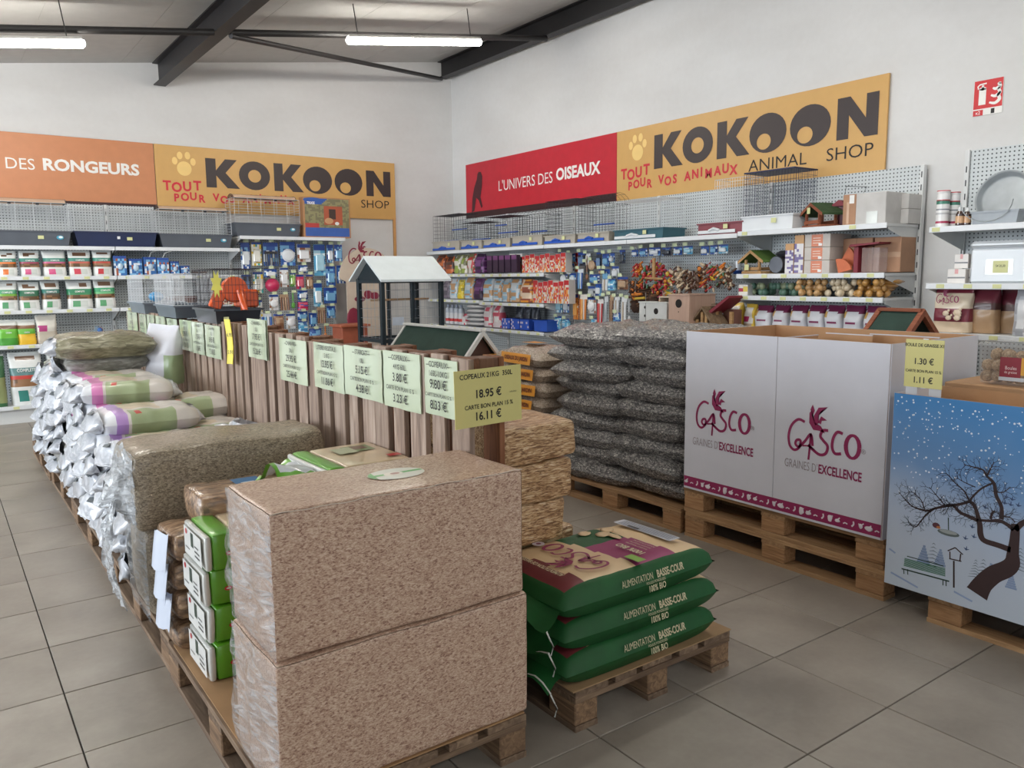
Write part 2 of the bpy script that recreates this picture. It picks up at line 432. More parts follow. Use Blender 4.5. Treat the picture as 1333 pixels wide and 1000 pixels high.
# ---------------- wall signs ----------------
OCHRE = plain((208, 164, 98), .45, noise_amt=.02); CHARC = plain((58, 48, 48), .5, noise_amt=.03)
REDP = plain((206, 44, 60), .5, noise_amt=.03); CRIM = plain((192, 34, 52), .42, noise_amt=.04); ORNG = plain((200, 133, 92), .45, noise_amt=.03)
PAW = plain((240, 206, 130), .5, noise_amt=.02); DKBR = plain((54, 26, 30), .5); CREAM = plain((238, 232, 226), .5, noise_amt=.02)
BIRD = plain((74, 20, 30), .5)
Kp = [(0, 0), (.32, 0), (.32, .42), (.66, 0), (1.06, 0), (.62, .53), (1.0, 1), (.62, 1), (.32, .6), (.32, 1), (0, 1)]
Np = [(0, 0), (.3, 0), (.3, .56), (.70, 0), (1.02, 0), (1.02, 1), (.72, 1), (.72, .44), (.32, 1), (0, 1)]
def earclip(b, poly, mat, y):
    # concave letter: fill through bpy-free ear clipping
    P = [tuple(p) for p in poly]; idx = list(range(len(P)))
    def area2(a, bq, c): return (bq[0]-a[0])*(c[1]-a[1])-(c[0]-a[0])*(bq[1]-a[1])
    tris = []
    while len(idx) > 3:
        for k in range(len(idx)):
            i, j, l = idx[k-1], idx[k], idx[(k+1) % len(idx)]
            if area2(P[i], P[j], P[l]) <= 0: continue
            if any(area2(P[i], P[j], P[q]) >= 0 and area2(P[j], P[l], P[q]) >= 0 and area2(P[l], P[i], P[q]) >= 0 for q in idx if q not in (i, j, l)): continue
            tris.append((i, j, l)); idx.pop(k); break
        else: break
    tris.append(tuple(idx))
    b.add([(p[0], y, p[1]) for p in P], tris, mat)
def letter(b, poly, x, z, w_, h, mat, y=-.004):
    earclip(b, [(x+p[0]*w_, z+p[1]*h) for p in poly], mat, y)
def kokoon(label, loc, rz):
    """sign board: origin lower left corner, front at y=0"""
    t = thing('shop_sign', label, 'sign', loc, rz)
    MB().box((1.585, .01, .39), (3.17, .02, .78), OCHRE, .002).build('board', t)
    y = -.003
    b = MB(); disc(b, .33, .515, .085, .085, PAW, y)
    for (x, z, a, c) in ((.225, .60, .032, .045), (.285, .665, .033, .045), (.375, .67, .033, .045), (.435, .60, .032, .045)): disc(b, x, z, a, c, PAW, y, 12)
    b.build('paw_print', t)
    b = MB(); letter(b, Kp, .58, .31, .385, .35, CHARC, y); b.build('letter', t)
    b = MB(); disc(b, 1.18, .483, .198, .178, CHARC, y, 28, hole=(1.18, .478, .082, .078)); b.build('letter', t)
    b = MB(); letter(b, Kp, 1.43, .31, .37, .35, CHARC, y); b.build('letter', t)
    b = MB(); disc(b, 2.02, .478, .204, .178, CHARC, y, 28, hole=(1.98, .405, .078, .072)); b.build('letter', t)
    b = MB(); disc(b, 2.463, .478, .204, .178, CHARC, y, 28, hole=(2.415, .402, .078, .072)); b.build('letter', t)
    b = MB(); letter(b, Np, 2.725, .31, .365, .345, CHARC, y); b.build('letter', t)
    b = MB(); put_text(b, 'ANIMAL', 2.13, y, .195, .155, ink, -.004, 1.12); b.build('lettering', t)
    b = MB(); put_text(b, 'SHOP', 2.85, y, .195, .155, ink, -.004, 1.12); b.build('lettering', t)
    b = MB()
    for i, (ch, x, z) in enumerate((('T', .12, .30), ('O', .23, .285), ('U', .35, .30), ('T', .47, .315))): put_text(b, ch, x, y, z, .155, REDP, .035, .95)
    b.build('lettering', t); b = MB()
    adv = 0
    for i, ch in enumerate('POUR VOS ANIMAUX'):
        cw_ = {'M': .128, 'I': .055, ' ': .075, 'N': .108}.get(ch, .098); adv += cw_
        if ch == ' ': b.build('lettering', t); b = MB()
        else: put_text(b, ch, .14+adv-cw_/2+.03, y, .175+.012*((i*7) % 3-1)+(.02 if i > 8 else 0), .125, REDP, .035, .95)
    b.build('lettering', t)
    return t
kokoon('ochre sign with dark KOKOON lettering above the cages on the left wall', (2.287, YW-.035, 2.315), 0)
kokoon('ochre sign with dark KOKOON lettering and a full ANIMAL SHOP line on the right wall', (XW-.035, 6.835, 2.315), RZ)
# rodent sign
t = thing('rodent_sign', 'orange sign reading DES RONGEURS at the upper left', 'sign', (-.86, YW-.035, 2.315))
MB().box((1.57, .01, .39), (3.14, .02, .78), ORNG, .002).build('board', t)
b = MB(); quad(b, 0, 3.14, 0, .075, DKBR, -.003); b.build('dark_band', t)
WH = plain((236, 234, 230), .5, noise_amt=.01)
b = MB(); put_text(b, "L'UNIVERS", .95, -.003, .445, .17, WH, 0, .85); b.build('lettering', t); b = MB(); put_text(b, 'DES', 1.77, -.003, .445, .17, WH, 0, 1.0); b.build('lettering', t); b = MB(); put_text(b, 'RONGEURS', 2.475, -.003, .455, .172, WH, .035, 1.1); b.build('lettering', t)
# bird sign
t = thing('bird_sign', 'crimson sign reading L\'UNIVERS DES OISEAUX on the right wall', 'sign', (XW-.035, 6.84+3.15, 2.315), RZ)
MB().box((1.575, .01, .39), (3.15, .02, .78), CRIM, .002).build('board', t)
b = MB(); quad(b, 0, 3.15, 0, .105, DKBR, -.003); b.build('dark_band', t)
b = MB(); put_text(b, "L'UNIVERS DES", 1.41, -.003, .40, .195, WH, 0, .93); b.build('lettering', t); b = MB(); put_text(b, 'OISEAUX', 2.47, -.003, .42, .195, WH, .035, 1.0); b.build('lettering', t)
b = MB()
earclip(b, [(.15, .10), (.22, .12), (.27, .3), (.33, .26), (.40, .14), (.43, .17), (.38, .30), (.42, .44), (.43, .58), (.40, .64), (.34, .65), (.31, .62), (.29, .55), (.22, .44), (.17, .3)], BIRD, -.0035)
b.build('parrot_print', t)
# wooden lath holding the left sign, white backing panel
t = MB().box((5.43, YW-.03, 2.02), (.035, .03, .62), plain((206, 154, 96), .6)).build('wooden_lath'); tag(t, 'light wooden lath hanging down from the right end of the left wall sign', 'lath')
# fire extinguisher sign
t = thing('extinguisher_sign', 'red square fire extinguisher sign on the white wall, upper right', 'sign', (XW-.004, 3.01, 2.65), RZ)
RS = plain((204, 32, 38), .4, noise_amt=.02)
MB().box((.1, 0, .125), (.205, .004, .25), WH).build('plate', t)
b = MB(); quad(b, 0, .2, .048, .25, RS, -.003); quad(b, 0, .07, 0, .04, RS, -.003); quad(b, .125, .15, .005, .04, ink, -.003)
quad(b, .035, .085, .075, .19, WH, -.004); disc(b, .06, .19, .025, .012, WH, -.004, 12); quad(b, .052, .068, .19, .215, WH, -.004); ribbon(b, [(.03, .19), (.025, .21), (.04, .222), (.085, .225)], .01, WH, -.004)
for k in range(3): ribbon(b, smooth([(.11+.01*k, .085+.05*k), (.15, .075+.05*k), (.18, .1+.045*k), (.17, .13+.04*k), (.185, .15+.03*k)], 4), [.012+.012*math.sin(PI*i/16) for i in range(17)], WH, -.004)
put_text(b, 'x2', .035, -.0035, .02, .035, WH); b.build('pictogram', t)

# ---------------- shelving ----------------
def price_tag_mesh(w_=.05, h_=.03, mat=None):
    return MB().box((0, 0, 0), (w_, .003, h_), mat or tag_yel)
def gondola(label, side, x0, wd, depth, top, shelves, last=False, lipx=None):
    """bay of shop shelving; local x to the right, y=0 at the back panel, front at -depth"""
    loc = (x0, YW-.04, 0) if side == 'L' else (XW-.04, x0, 0)
    t = thing('shelving_bay', label, 'shelving', loc, 0 if side == 'L' else RZ, 'shelving bays on the left wall' if side == 'L' else 'shelving bays on the right wall')
    nP = 5; hp = (top-.1)/nP
    for k in range(nP):
        MB().box((wd/2, -.012, .1+hp*(k+.5)), (wd-.035, .02, hp-.003), pegmat, .002).build('back_panel', t)
    dark = plain((52, 54, 58), .6)
    for xx in ([0, wd] if last else [0]):
        u = MB().box((xx, -.02, top/2), (.032, .045, top), white_metal, .002).build('upright', t)
        s_ = MB()
        for k in range(int(top/.1)): s_.box((xx, -.0432, .06+k*.1), (.008, .0015, .045), dark)
        s_.build('slot', u)
    MB().box((wd/2, -depth/2, .075), (wd-.004, depth, .15), white_metal, .003).build('base', t)
    for (z, dp, tags) in shelves:
        s_ = MB(); s_.box((wd/2, -dp/2-.02, z-.012), (wd-.006, dp-.04, .022), white_metal)
        s_.box((wd/2, -dp, z-.018), (wd-.006, .014, .042), lip_white, .003)
        sh = s_.build('shelf', t)
        tm_ = None
        for k, u in enumerate(tags):
            if tm_ is None: tm_ = price_tag_mesh(.055, .028).build('price_tag', sh, (u*wd, -dp-.009, z-.018))
            else:
                o = tm_.copy(); C.objects.link(o); o.parent = sh; o.location = (u*wd, -dp-.009, z-.018)
        for xx in (.012, wd-.012):
            MB().prism([(-.04, z-.024), (-dp+.03, z-.024), (-dp+.03, z-.045), (-.04, z-.16)], xx-.0015, xx+.0015, white_metal, axis='x').build('bracket', t)
    return t
TG = [.08, .22, .36, .5, .64, .78, .92]
gondola('grey perforated shelving bay at the far left, stacked with white feed bags', 'L', -1.04, 1.375, .46, 2.36, [(.19, .5, TG), (.83, .46, TG), (1.195, .46, TG), (1.55, .46, TG), (1.87, .46, [])])
gondola('grey perforated shelving bay with white feed bags, left edge of the picture', 'L', .335, 1.375, .46, 2.36, [(.19, .5, TG), (.83, .46, TG), (1.195, .46, TG), (1.55, .46, TG), (1.87, .46, [])])
gondola('shelving bay holding small blue packs and the cages in the middle of the left wall', 'L', 1.712, 1.375, .46, 2.36, [(.19, .5, TG), (.83, .46, TG), (1.195, .46, TG), (1.55, .46, TG), (1.87, .46, [])])
bayC = gondola('perforated bay full of hanging accessories at the right end of the left wall', 'L', 3.09, 1.375, .46, 2.02, [(.19, .5, TG), (2.02, .46, [])], last=True)
gondola('white shelving bay of bird seed packs in the corner of the right wall', 'R', 10.28, 1.36, .5, 2.335, [(.19, .5, TG), (.83, .5, TG), (1.19, .5, TG), (1.54, .5, TG), (1.862, .5, [])])
gondola('white shelving bay, second from the corner on the right wall', 'R', 8.92, 1.39, .5, 2.335, [(.19, .5, TG), (.83, .5, TG), (1.17, .5, TG), (1.535, .5, TG), (1.862, .5, [])])
bay3 = gondola('perforated bay hung with blue accessories, third from the corner on the right wall', 'R', 7.53, 1.393, .5, 2.335, [(.19, .5, TG), (1.862, .5, [])])
bay4 = gondola('perforated bay hung with colourful bird toys above the nest boxes', 'R', 6.137, 1.413, .5, 2.335, [(.19, .5, TG), (.88, .5, []), (1.862, .5, [])])
gondola('white shelving bay with bird feeders and cartons beside the tall end upright', 'R', 4.724, 1.394, .5, 2.335, [(.19, .5, TG), (1.0, .5, TG), (1.31, .5, TG), (1.50, .5, TG), (1.875, .5, [.06, .8])], last=True)
gondola('white shelving bay at the right edge with the round metal tray', 'R', 2.995, 1.35, .54, 2.40, [(.19, .54, TG), (1.07, .54, TG), (1.42, .54, TG), (1.82, .54, [.04, .5])])
# end cheek of the right wall run
t = MB().box((6.18, 3.31, 1.17), (.06, .012, 2.34), white_metal, .003)
t.box((6.215, 3.318, 1.17), (.38, .006, .01), white_metal)

# ---------------- packs ----------------
def pm(rgb, rough=.42, coat=.35): return plain(rgb, rough, coat=coat, noise_amt=.05)
def bag_mesh(w_, h, d, style, seed=0, n=20, m=14, topseal=.09):
    b = MB(); rnd = random.Random(seed); vs = []
    for i in range(m+1):
        v = i/m; z = v*h
        dd = d*(1-.0*v)*(1 if v < .55 else max(.06, 1-((v-.55)/(.45-topseal*.3))**1.6)) if v < 1 else d*.04
        if v < .06: dd *= .94
        ww = w_*(1-.05*math.sin(PI*v)) * (1.0 if v > .04 else .96)
        for k in range(n):
            t = 2*PI*k/n; c, s_ = math.cos(t), math.sin(t)
            e = .45
            x = ww/2*math.copysign(abs(c)**e, c); y = dd/2*math.copysign(abs(s_)**e, s_)
            q = noise.noise(Vector((x*14+seed, y*14, z*14)))
            y += q*.018*min(1, d/.1)*(1 if v > .05 else 0); x += noise.noise(Vector((z*9, seed, y*5)))*.008
            vs.append((x, y, z+(rnd.uniform(-.004, .004) if i == m else 0)))
    fs = []; ms = []
    for i in range(m):
        for k in range(n):
            k2 = (k+1) % n; fs.append((i*n+k, i*n+k2, (i+1)*n+k2, (i+1)*n+k))
            mx = (vs[i*n+k][0]+vs[i*n+k2][0])/2/w_+.5; front = vs[i*n+k][1]+vs[i*n+k2][1] < 0
            ms.append(pm(style(mx, (i+.5)/m, front)))
    b.add(vs, fs, ms, True); b.add(vs, [tuple(range(n))[::-1]], ms[0]); b.add(vs, [tuple(m*n+k for k in range(n))], ms[-1])
    return b
def box_mesh(w_, h, d, style, nu=6, nv=8, side=(200, 200, 200), bev=.002):
    b = MB(); b.box((0, 0, h/2), (w_, d, h), pm(side, .5, 0), bev)
    for i in range(nu):
        for j in range(nv):
            u, v = (i+.5)/nu, (j+.5)/nv
            quad(b, -w_/2+w_*.97*i/nu+w_*.015, -w_/2+w_*.97*(i+1)/nu+w_*.015, h*.015+h*.97*j/nv, h*.015+h*.97*(j+1)/nv, pm(style(u, v, True), .45, .2), -d/2-.0008)
    return b
def PLACE(side, plane, a, b_, z, d):
    return (a, plane+d/2, z) if side == 'L' else (plane+d/2, a, z)
def put(side, plane, rect, z, d, name, label, cat, group=None, tilt=0):
    a, zb, w_, h = rect
    rz = (0 if side == 'L' else RZ)+tilt
    return thing(name, label, cat, PLACE(side, plane, a, 0, z if z is not None else zb, d), rz, group), w_, h
W1 = (226, 228, 226); TEAL = (70, 140, 126); BRN = (96, 70, 52)
def st_feed(band, low, animal=(110, 80, 60), tealc=TEAL, seed=0):
    def f(u, v, fr):
        if v > .93: return (200, 205, 205)
        if .76 < v and fr and abs(u-.55) < .22: return animal if noise.noise(Vector((u*9+seed, v*9, 0))) > -.1 else W1
        if .56 < v < .68: return tealc
        if .36 < v < .56: return band if v > .5 else ((150, 110, 76) if noise.noise(Vector((u*30, v*30, seed))) > 0 else (104, 78, 54))
        if .08 < v < .27 and fr and .25 < u < .75: return low if u < .5 else (205, 210, 205)
        return W1
    return f
def lettering(root, txt, w_, z, y, size, rgb, off=.02, sx=.9, name='lettering', align='CENTER', x=0):
    b = MB(); put_text(b, txt, x, y, z, size, plain(rgb, .5), off, sx, align); return b.build(name, root)
def feed_bag(side, plane, rect, z, d, style, label, group, txt=None, tilt=0, name='feed_bag', seed=0, cat='bag', txtz=.62, txtc=(235, 238, 236)):
    t, w_, h = put(side, plane, rect, z, d, name, label, cat, group, tilt)
    bag_mesh(w_*.97, h, d, style, seed).build('pouch', t)
    if txt: lettering(t, txt, w_, h*txtz, -d*.5-.012, h*.085, txtc, .02, .75)
    b = MB().box((0, 0, h-.006), (w_*.94, d*.07+.004, .016), pm((206, 210, 210)), .002); b.build('top_seal', t)
    return t
bcol = ['orange', 'magenta', 'pink', 'salmon', 'red']
for i, (r, band, low) in enumerate([((0.684, 1.56, 0.177, 0.261), (226, 120, 50), (226, 120, 50)), ((0.885, 1.558, 0.196, 0.265), (170, 70, 100), (216, 90, 140)), ((1.113, 1.557, 0.231, 0.269), (214, 110, 150), (216, 90, 140)),
        ((1.359, 1.555, 0.232, 0.274), (206, 96, 84), (210, 70, 90)), ((1.582, 1.553, 0.2, 0.278), (200, 70, 60), (200, 50, 60))]):
    feed_bag('L', 9.93, r, 1.552, .16, st_feed(band, low, seed=i), 'white small-pet feed bag with %s band, %s from the left on the second shelf down' % (bcol[i], ORD[i]), 'white feed bags on the upper shelf', 'COMPLETE', seed=i, tilt=.03*(i % 3-1))
gcol = ['lime green', 'dark green', 'brown and teal', 'bright green', 'light green']
for i, (r, band, tl) in enumerate([((0.657, 1.193, 0.191, 0.303), (120, 180, 60), (70, 150, 110)), ((0.853, 1.187, 0.204, 0.291), (50, 110, 80), (40, 110, 80)), ((1.057, 1.188, 0.188, 0.303), (90, 80, 66), (60, 120, 110)),
        ((1.333, 1.188, 0.262, 0.301), (60, 140, 90), (40, 130, 90)), ((1.584, 1.18, 0.224, 0.314), (110, 190, 130), (60, 160, 110))]):
    feed_bag('L', 9.93, r, 1.197, .17, st_feed(band, (90, 160, 110), (130, 100, 80), tl, seed=i+7), 'white and %s feed bag, %s from the left on the third shelf down' % (gcol[i], ORD[i]), 'white feed bags on the middle shelf', 'COMPLETE', seed=i+9, tilt=.04*(i % 3-1))
feed_bag('L', 9.93, (0.635, 0.815, 0.185, 0.266), .832, .15, lambda u, v, f: (230, 232, 226) if v > .75 else ((110, 80, 60) if v > .62 else ((110, 190, 60) if v > .3 else (70, 150, 50))), 'bright green treat bag at the far left of the fourth shelf', 'bags on the fourth shelf', 'GREEN', seed=21, txtz=.5)
feed_bag('L', 9.93, (0.799, 0.822, 0.182, 0.26), .832, .15, lambda u, v, f: (232, 234, 228) if v > .78 else ((130, 90, 60) if v > .66 else ((110, 190, 70) if v > .4 else (236, 190, 50))), 'yellow and green treat bag on the fourth shelf', 'bags on the fourth shelf', 'GREEN', seed=22, txtz=.5)
feed_bag('L', 9.93, (0.99, 0.819, 0.208, 0.305), .832, .14, lambda u, v, f: (176, 50, 120) if (.42 < v < .62 and .1 < u < .5) else ((214, 210, 200) if v > .4 else (196, 186, 170)), 'clear and white bag with magenta label on the fourth shelf', 'bags on the fourth shelf', seed=23)
t, w_, h = put('L', 9.95, (1.486, 0.815, 0.177, 0.154), .832, .16, 'net_of_balls', 'small net of orange and blue balls alone on the fourth shelf', 'pet toy')
b = MB(); rnd = random.Random(3)
for k in range(12): b.blob(((rnd.random()-.5)*.13, (rnd.random()-.5)*.1, .028+.045*(k//5)), .03, pm(((236, 160, 40), (240, 190, 60), (60, 110, 180), (220, 110, 40))[k % 4]), 7)
b.build('ball', t, kind='stuff'); MB().lathe([(.07, 0), (.085, .04), (.06, .1), (.015, .14), (.03, .16)], plain((150, 190, 220), .4, alpha=.35), 10).build('net', t)
t, w_, h = put('L', 9.95, (1.341, 0.822, 0.091, 0.042), .832, .06, 'small_sachet', 'tiny clear sachet lying left of the net of balls', 'packet')
MB().blob((0, 0, .012), .04, pm((180, 160, 150)), 8, sc=(1, .8, .3)).build('sachet', t)
# big bags on the base shelf
feed_bag('L', 9.9, (0.474, 0.214, 0.209, 0.546), .19, .2, lambda u, v, f: (60, 110, 70) if v > .6 or v < .1 else (150, 160, 110), 'dark green hay bag cut off by the left edge, bottom shelf', None, seed=31)
feed_bag('L', 9.9, (0.761, 0.193, 0.322, 0.557), .19, .22, st_feed((200, 70, 60), (50, 130, 120), (120, 90, 70), (90, 130, 130), seed=32), 'large white feed bag reading COMPLETE on the bottom shelf', 'large feed bags on the bottom shelf', 'COMPLETE', seed=32, txtz=.67)
feed_bag('L', 9.95, (1.12, 0.176, 0.325, 0.582), .19, .22, st_feed((70, 130, 120), (50, 130, 120), (130, 90, 60), (90, 130, 130), seed=33), 'large white feed bag directly behind the top grey sack of the stack', 'large feed bags on the bottom shelf', seed=33, tilt=.1)
feed_bag('L', 9.98, (1.504, 0.151, 0.343, 0.599), .19, .22, st_feed((70, 130, 120), (50, 130, 120), (60, 50, 46), (90, 130, 130), seed=34), 'large white feed bag with dark animal print, rightmost on the bottom shelf', 'large feed bags on the bottom shelf', seed=34, tilt=-.05)

# small blue packs on the upper shelf
def st_blue(seed, c1=(48, 104, 170), c2=(120, 180, 220), c3=(232, 236, 240), c4=(170, 90, 60)):
    def f(u, v, fr):
        q = noise.noise(Vector((u*5+seed*3.1, v*5, seed)))
        if v > .86: return (30, 70, 150)
        if q > .22: return c3
        if q < -.3: return c4
        return c1 if q < .05 else c2
    return f
for i, r in enumerate([(1.763, 1.552, 0.142, 0.23), (1.921, 1.551, 0.145, 0.198), (2.072, 1.559, 0.14, 0.218), (2.217, 1.558, 0.134, 0.211), (2.342, 1.566, 0.102, 0.168), (2.452, 1.565, 0.103, 0.116)]):
    t, w_, h = put('L', 9.95, r, 1.552, .09, 'accessory_pack', 'blue accessory pack, %s from the left on the shelf right of the feed bags' % ORD[i], 'packet', 'blue packs on the upper shelf', tilt=.1*(i % 3-1))
    box_mesh(w_*.94, h*.96, .07, st_blue(i), side=(40, 90, 160)).build('carton', t)
    if i in (2, 3): MB().tube([(0, 0, h*.9), (.03, 0, h*1.2), (.10, 0, h*1.32)], .006, pm((225, 225, 220)), 5).build('straw_tip', t)
    MB().blob((0, -.045, h*.45), w_*.22, plain((190, 215, 235), .1, coat=1, noise_amt=.02), 8, sc=(1, .4, 1.2)).build('blister', t)
# low things on the mid bay
for i, (r, c, lab) in enumerate([((2.579, 1.564, 0.088, 0.045), (94, 72, 60), 'small dark brown bowl left of its twin on the upper shelf'), ((2.676, 1.564, 0.089, 0.045), (104, 82, 68), 'small dark brown bowl nearest the hanging accessories')]):
    t, w_, h = put('L', 9.98, r, 1.552, .1, 'small_bowl', lab, 'bowl'); MB().lathe([(w_*.35, 0), (w_*.5, .03), (w_*.46, .045), (w_*.3, .015)], pm(c), 12).build('bowl', t)
t, w_, h = put('L', 9.98, (2.429, 1.341, 0.242, 0.117), 1.197, .2, 'brown_basket', 'dark brown wicker basket on the shelf behind the cages', 'basket')
MB().lathe([(.15, 0), (.18, .10), (.17, .11), (.14, .03)], pm((92, 56, 44), .8, 0), 14).build('basket', t)
for i in range(4):
    t, w_, h = put('L', 9.98, (2.795, 1.242, 0.108, 0.184), 1.197, .12, 'patterned_treat_pack', 'cream and brown treat pack, %s from the left behind the orange hamster house' % ORD[i], 'packet', 'treat packs on the shelf behind the cages')
    t.location.x += i*.10
    bag_mesh(.1, h, .08, lambda u, v, f: (226, 214, 196) if noise.noise(Vector((u*6+i, v*7, 0))) > 0 else (160, 90, 70), 50+i, n=12, m=8).build('pouch', t)

# ---------------- cages ----------------
def tray(b, w_, d, h, mat, taper=.9, rim=.012):
    """open tapered tray, local origin bottom centre"""
    x1, y1 = w_/2, d/2; x0, y0 = x1*taper, y1*taper
    def ring(x, y, z): return [(-x, -y, z), (x, -y, z), (x, y, z), (-x, y, z)]
    rings = [ring(x0, y0, 0), ring(x1-rim, y1-rim, h-.012), ring(x1, y1, h-.012), ring(x1, y1, h), ring(x1-rim*1.5, y1-rim*1.5, h), ring(x0-.006, y0-.006, .008)]
    vs = [p for r in rings for p in r]
    for i in range(5): b.add(vs, [(i*4+k, i*4+(k+1) % 4, (i+1)*4+(k+1) % 4, (i+1)*4+k) for k in range(4)], mat)
    b.add(vs, [(3, 2, 1, 0), (20, 21, 22, 23)], mat)
def wires(b, w_, d, z0, z1, mat, dh=.03, dv=.15, r=.0016, rv=.0025, sides=True):
    x, y = w_/2, d/2; k = int(round((z1-z0)/dh))
    cs = [(-x, -y), (x, -y), (x, y), (-x, y)]
    for i in range(k+1):
        z = z0+(z1-z0)*i/k
        for a in range(4): b.wire((*cs[a], z), (*cs[(a+1) % 4], z), r if 0 < i < k else r*1.8, mat)
    for a in range(4):
        p, q = Vector(cs[a]), Vector(cs[(a+1) % 4]); n = max(1, int(round((q-p).length/dv)))
        for i in range(n):
            c = p+(q-p)*i/n; b.wire((c.x, c.y, z0), (c.x, c.y, z1), rv, mat)
def roofwires(b, w_, d, z, mat, r=.0016, sp=.03):
    x, y = w_/2, d/2; n = int(w_/sp)
    for i in range(n+1): b.wire((-x+w_*i/n, -y, z), (-x+w_*i/n, y, z), r, mat)
    for i in range(4): b.wire((-x, -y+d*i/3, z), (x, -y+d*i/3, z), r, mat)
CW = plain((214, 218, 222), .35, noise_amt=.01); CB = plain((34, 36, 44), .4); GREYT = plain((84, 90, 100), .38)
def sticker(root, x, y, z, w_=.05, h=.03, mat=None, name='price_sticker', rot=0):
    return MB().box((0, 0, 0), (w_, .002, h), mat or tag_yel).build(name, root, (x, y, z), (0, rot, 0))
def cage(t, w_, h, d, th, tmat, wmat, arch=0, dh=.03, dv=.16, roof=True, archmat=None, rv=.0028):
    b = MB(); tray(b, w_, d, th, tmat); b.build('base_tray', t)
    b = MB(); wires(b, w_*.96, d*.94, th, h-arch, wmat, dh, dv, rv=rv); b.build('wire_walls', t)
    if roof and not arch: b = MB(); roofwires(b, w_*.96, d*.94, h, wmat); b.build('wire_roof', t)
    if arch:
        r = arch; n = 8; b = MB()
        prof = [(-d*.3*math.cos(PI*k/n), (h-arch)+r*math.sin(PI*k/n)) for k in range(n+1)]
        vs = [(sx*w_*.46, p[0], p[1]) for sx in (-1, 1) for p in prof]
        b.add(vs, [(k, k+1, n+2+k, n+1+k) for k in range(n)], archmat or plain((222, 190, 164), .15, coat=.6, alpha=.78, noise_amt=.02), True); b.build('plastic_roof', t)  # tan tint puts the orange sign's reflection into the plastic's colour
        b = MB()
        for sx in (-1, 1):
            for rr in (1, .65, .3): b.tube([(sx*w_*.465, p[0]*rr, (h-arch)+(p[1]-h+arch)*rr) for p in prof], .004, CB, 5)
        b.wire((-w_*.48, -d*.3, h-arch), (w_*.48, -d*.3, h-arch), .006, CB)
        for k in (-.15, .15): b.box((w_*k, -d*.3, h-arch-.01), (.03, .02, .02), CB)
        b.build('roof_frame', t)
for i, (r, z, arch, col, lab) in enumerate([((0.877, 1.863, 0.855, 0.508), 1.872, .055, GREYT, 'wire cage with grey tray and domed roof at the left edge of the top shelf'),
      ((1.744, 1.875, 0.858, 0.412), 1.872, 0, plain((26, 40, 78), .35), 'wire cage with navy blue tray on the top shelf'),
      ((2.605, 1.886, 0.843, 0.488), 1.872, .05, GREYT, 'wire cage with grey tray and domed roof tinted with sign reflection under the TOUT lettering'),
      ((3.466, 2.048, 0.846, 0.512), 2.022, .055, GREYT, 'wire cage with dark grey tray beside the printed carton')]):
    t, w_, h = put('L', 9.93, r, z, .38, 'rodent_cage', lab, 'cage', 'rodent cages on the top shelf')
    cage(t, w_, h, .38, .16 if i != 1 else .165, col, CW, arch, dh=.034)
    sticker(t, w_*.15, -.19, .09, .055, .035)
    if i != 1:
        b = MB(); disc(b, 0, 0, .035, .022, pm((70, 160, 190)), 0, 14); disc(b, .005, .004, .02, .012, pm((235, 240, 240)), -.001, 10); b.build('oval_sticker', t, (w_*.36, -.192, .09))
    else: sticker(t, w_*.02, -.19, .10, .03, .03, pm((230, 232, 236)))
# printed carton
t, w_, h = put('L', 9.93, (4.239, 2.055, 0.641, 0.506), 2.022, .14, 'printed_carton', 'brown carton printed with a wooden hutch picture, right end of the top shelf', 'box')
KR = plain((176, 128, 88), .7, bump=.1)
MB().box((0, 0, h/2), (w_, .14, h), KR, .004).build('carton', t)
def st_hutch(u, v, f):
    if v < .24: return (52, 92, 168)
    if v > .84 and u < .5-(1-v)*.9: return (36, 84, 164)
    if .42 < u < .84 and .32 < v < .8: return (170, 84, 56) if not (.55 < u < .68 and .45 < v < .72) else (60, 44, 40)
    if v < .34 and u < .3: return (180, 60, 60)
    q = noise.noise(Vector((u*14, v*14, 2)))
    return (138, 134, 96) if q > 0 else (116, 112, 84)
b = MB()
for i in range(26):
    for j in range(26):
        quad(b, -w_/2+.02+(w_-.04)*i/26, -w_/2+.02+(w_-.04)*(i+1)/26, .015+(h-.03)*j/26, .015+(h-.03)*(j+1)/26, pm(st_hutch((i+.5)/26, (j+.5)/26, 1), .4), -.0712)
disc(b, -w_*.3, h*.93, w_*.2, h*.06, pm((36, 84, 164)), -.0716, 16)
put_text(b, 'TRIXIE', -w_*.34, -.0722, h*.85, .045, pm((240, 240, 240)), .03, .8)
disc(b, .02, h*.42, .06, .04, pm((196, 150, 110)), -.0722, 10); disc(b, .13, h*.36, .03, .022, pm((230, 232, 230)), -.0724, 10)
b.build('printed_picture', t)

# ---------------- hanging packs ----------------
HUE = {'b': ((44, 92, 168), (120, 176, 216), (228, 234, 240), (30, 64, 140), 'blue'), 'y': ((222, 190, 60), (236, 236, 226), (232, 234, 230), (60, 160, 160), 'yellow and white'),
       'k': ((36, 44, 66), (60, 66, 76), (110, 140, 180), (20, 24, 34), 'dark blue'), 'w': ((226, 228, 230), (196, 180, 160), (236, 238, 240), (150, 90, 60), 'white'),
       'g': ((90, 160, 70), (170, 200, 120), (226, 230, 220), (50, 110, 60), 'green'), 'm': ((200, 40, 90), (226, 110, 130), (60, 100, 180), (150, 30, 60), 'magenta'),
       'n': ((134, 92, 66), (160, 124, 96), (190, 160, 130), (90, 60, 46), 'brown'), 'o': ((220, 130, 50), (236, 170, 90), (236, 232, 224), (180, 90, 40), 'orange'),
       'r': ((196, 44, 50), (220, 90, 80), (234, 232, 230), (140, 30, 40), 'red'), 's': ((150, 156, 164), (190, 196, 200), (222, 226, 230), (70, 76, 86), 'silver grey'),
       'c': ((90, 170, 210), (170, 214, 232), (230, 240, 244), (60, 110, 170), 'pale blue')}
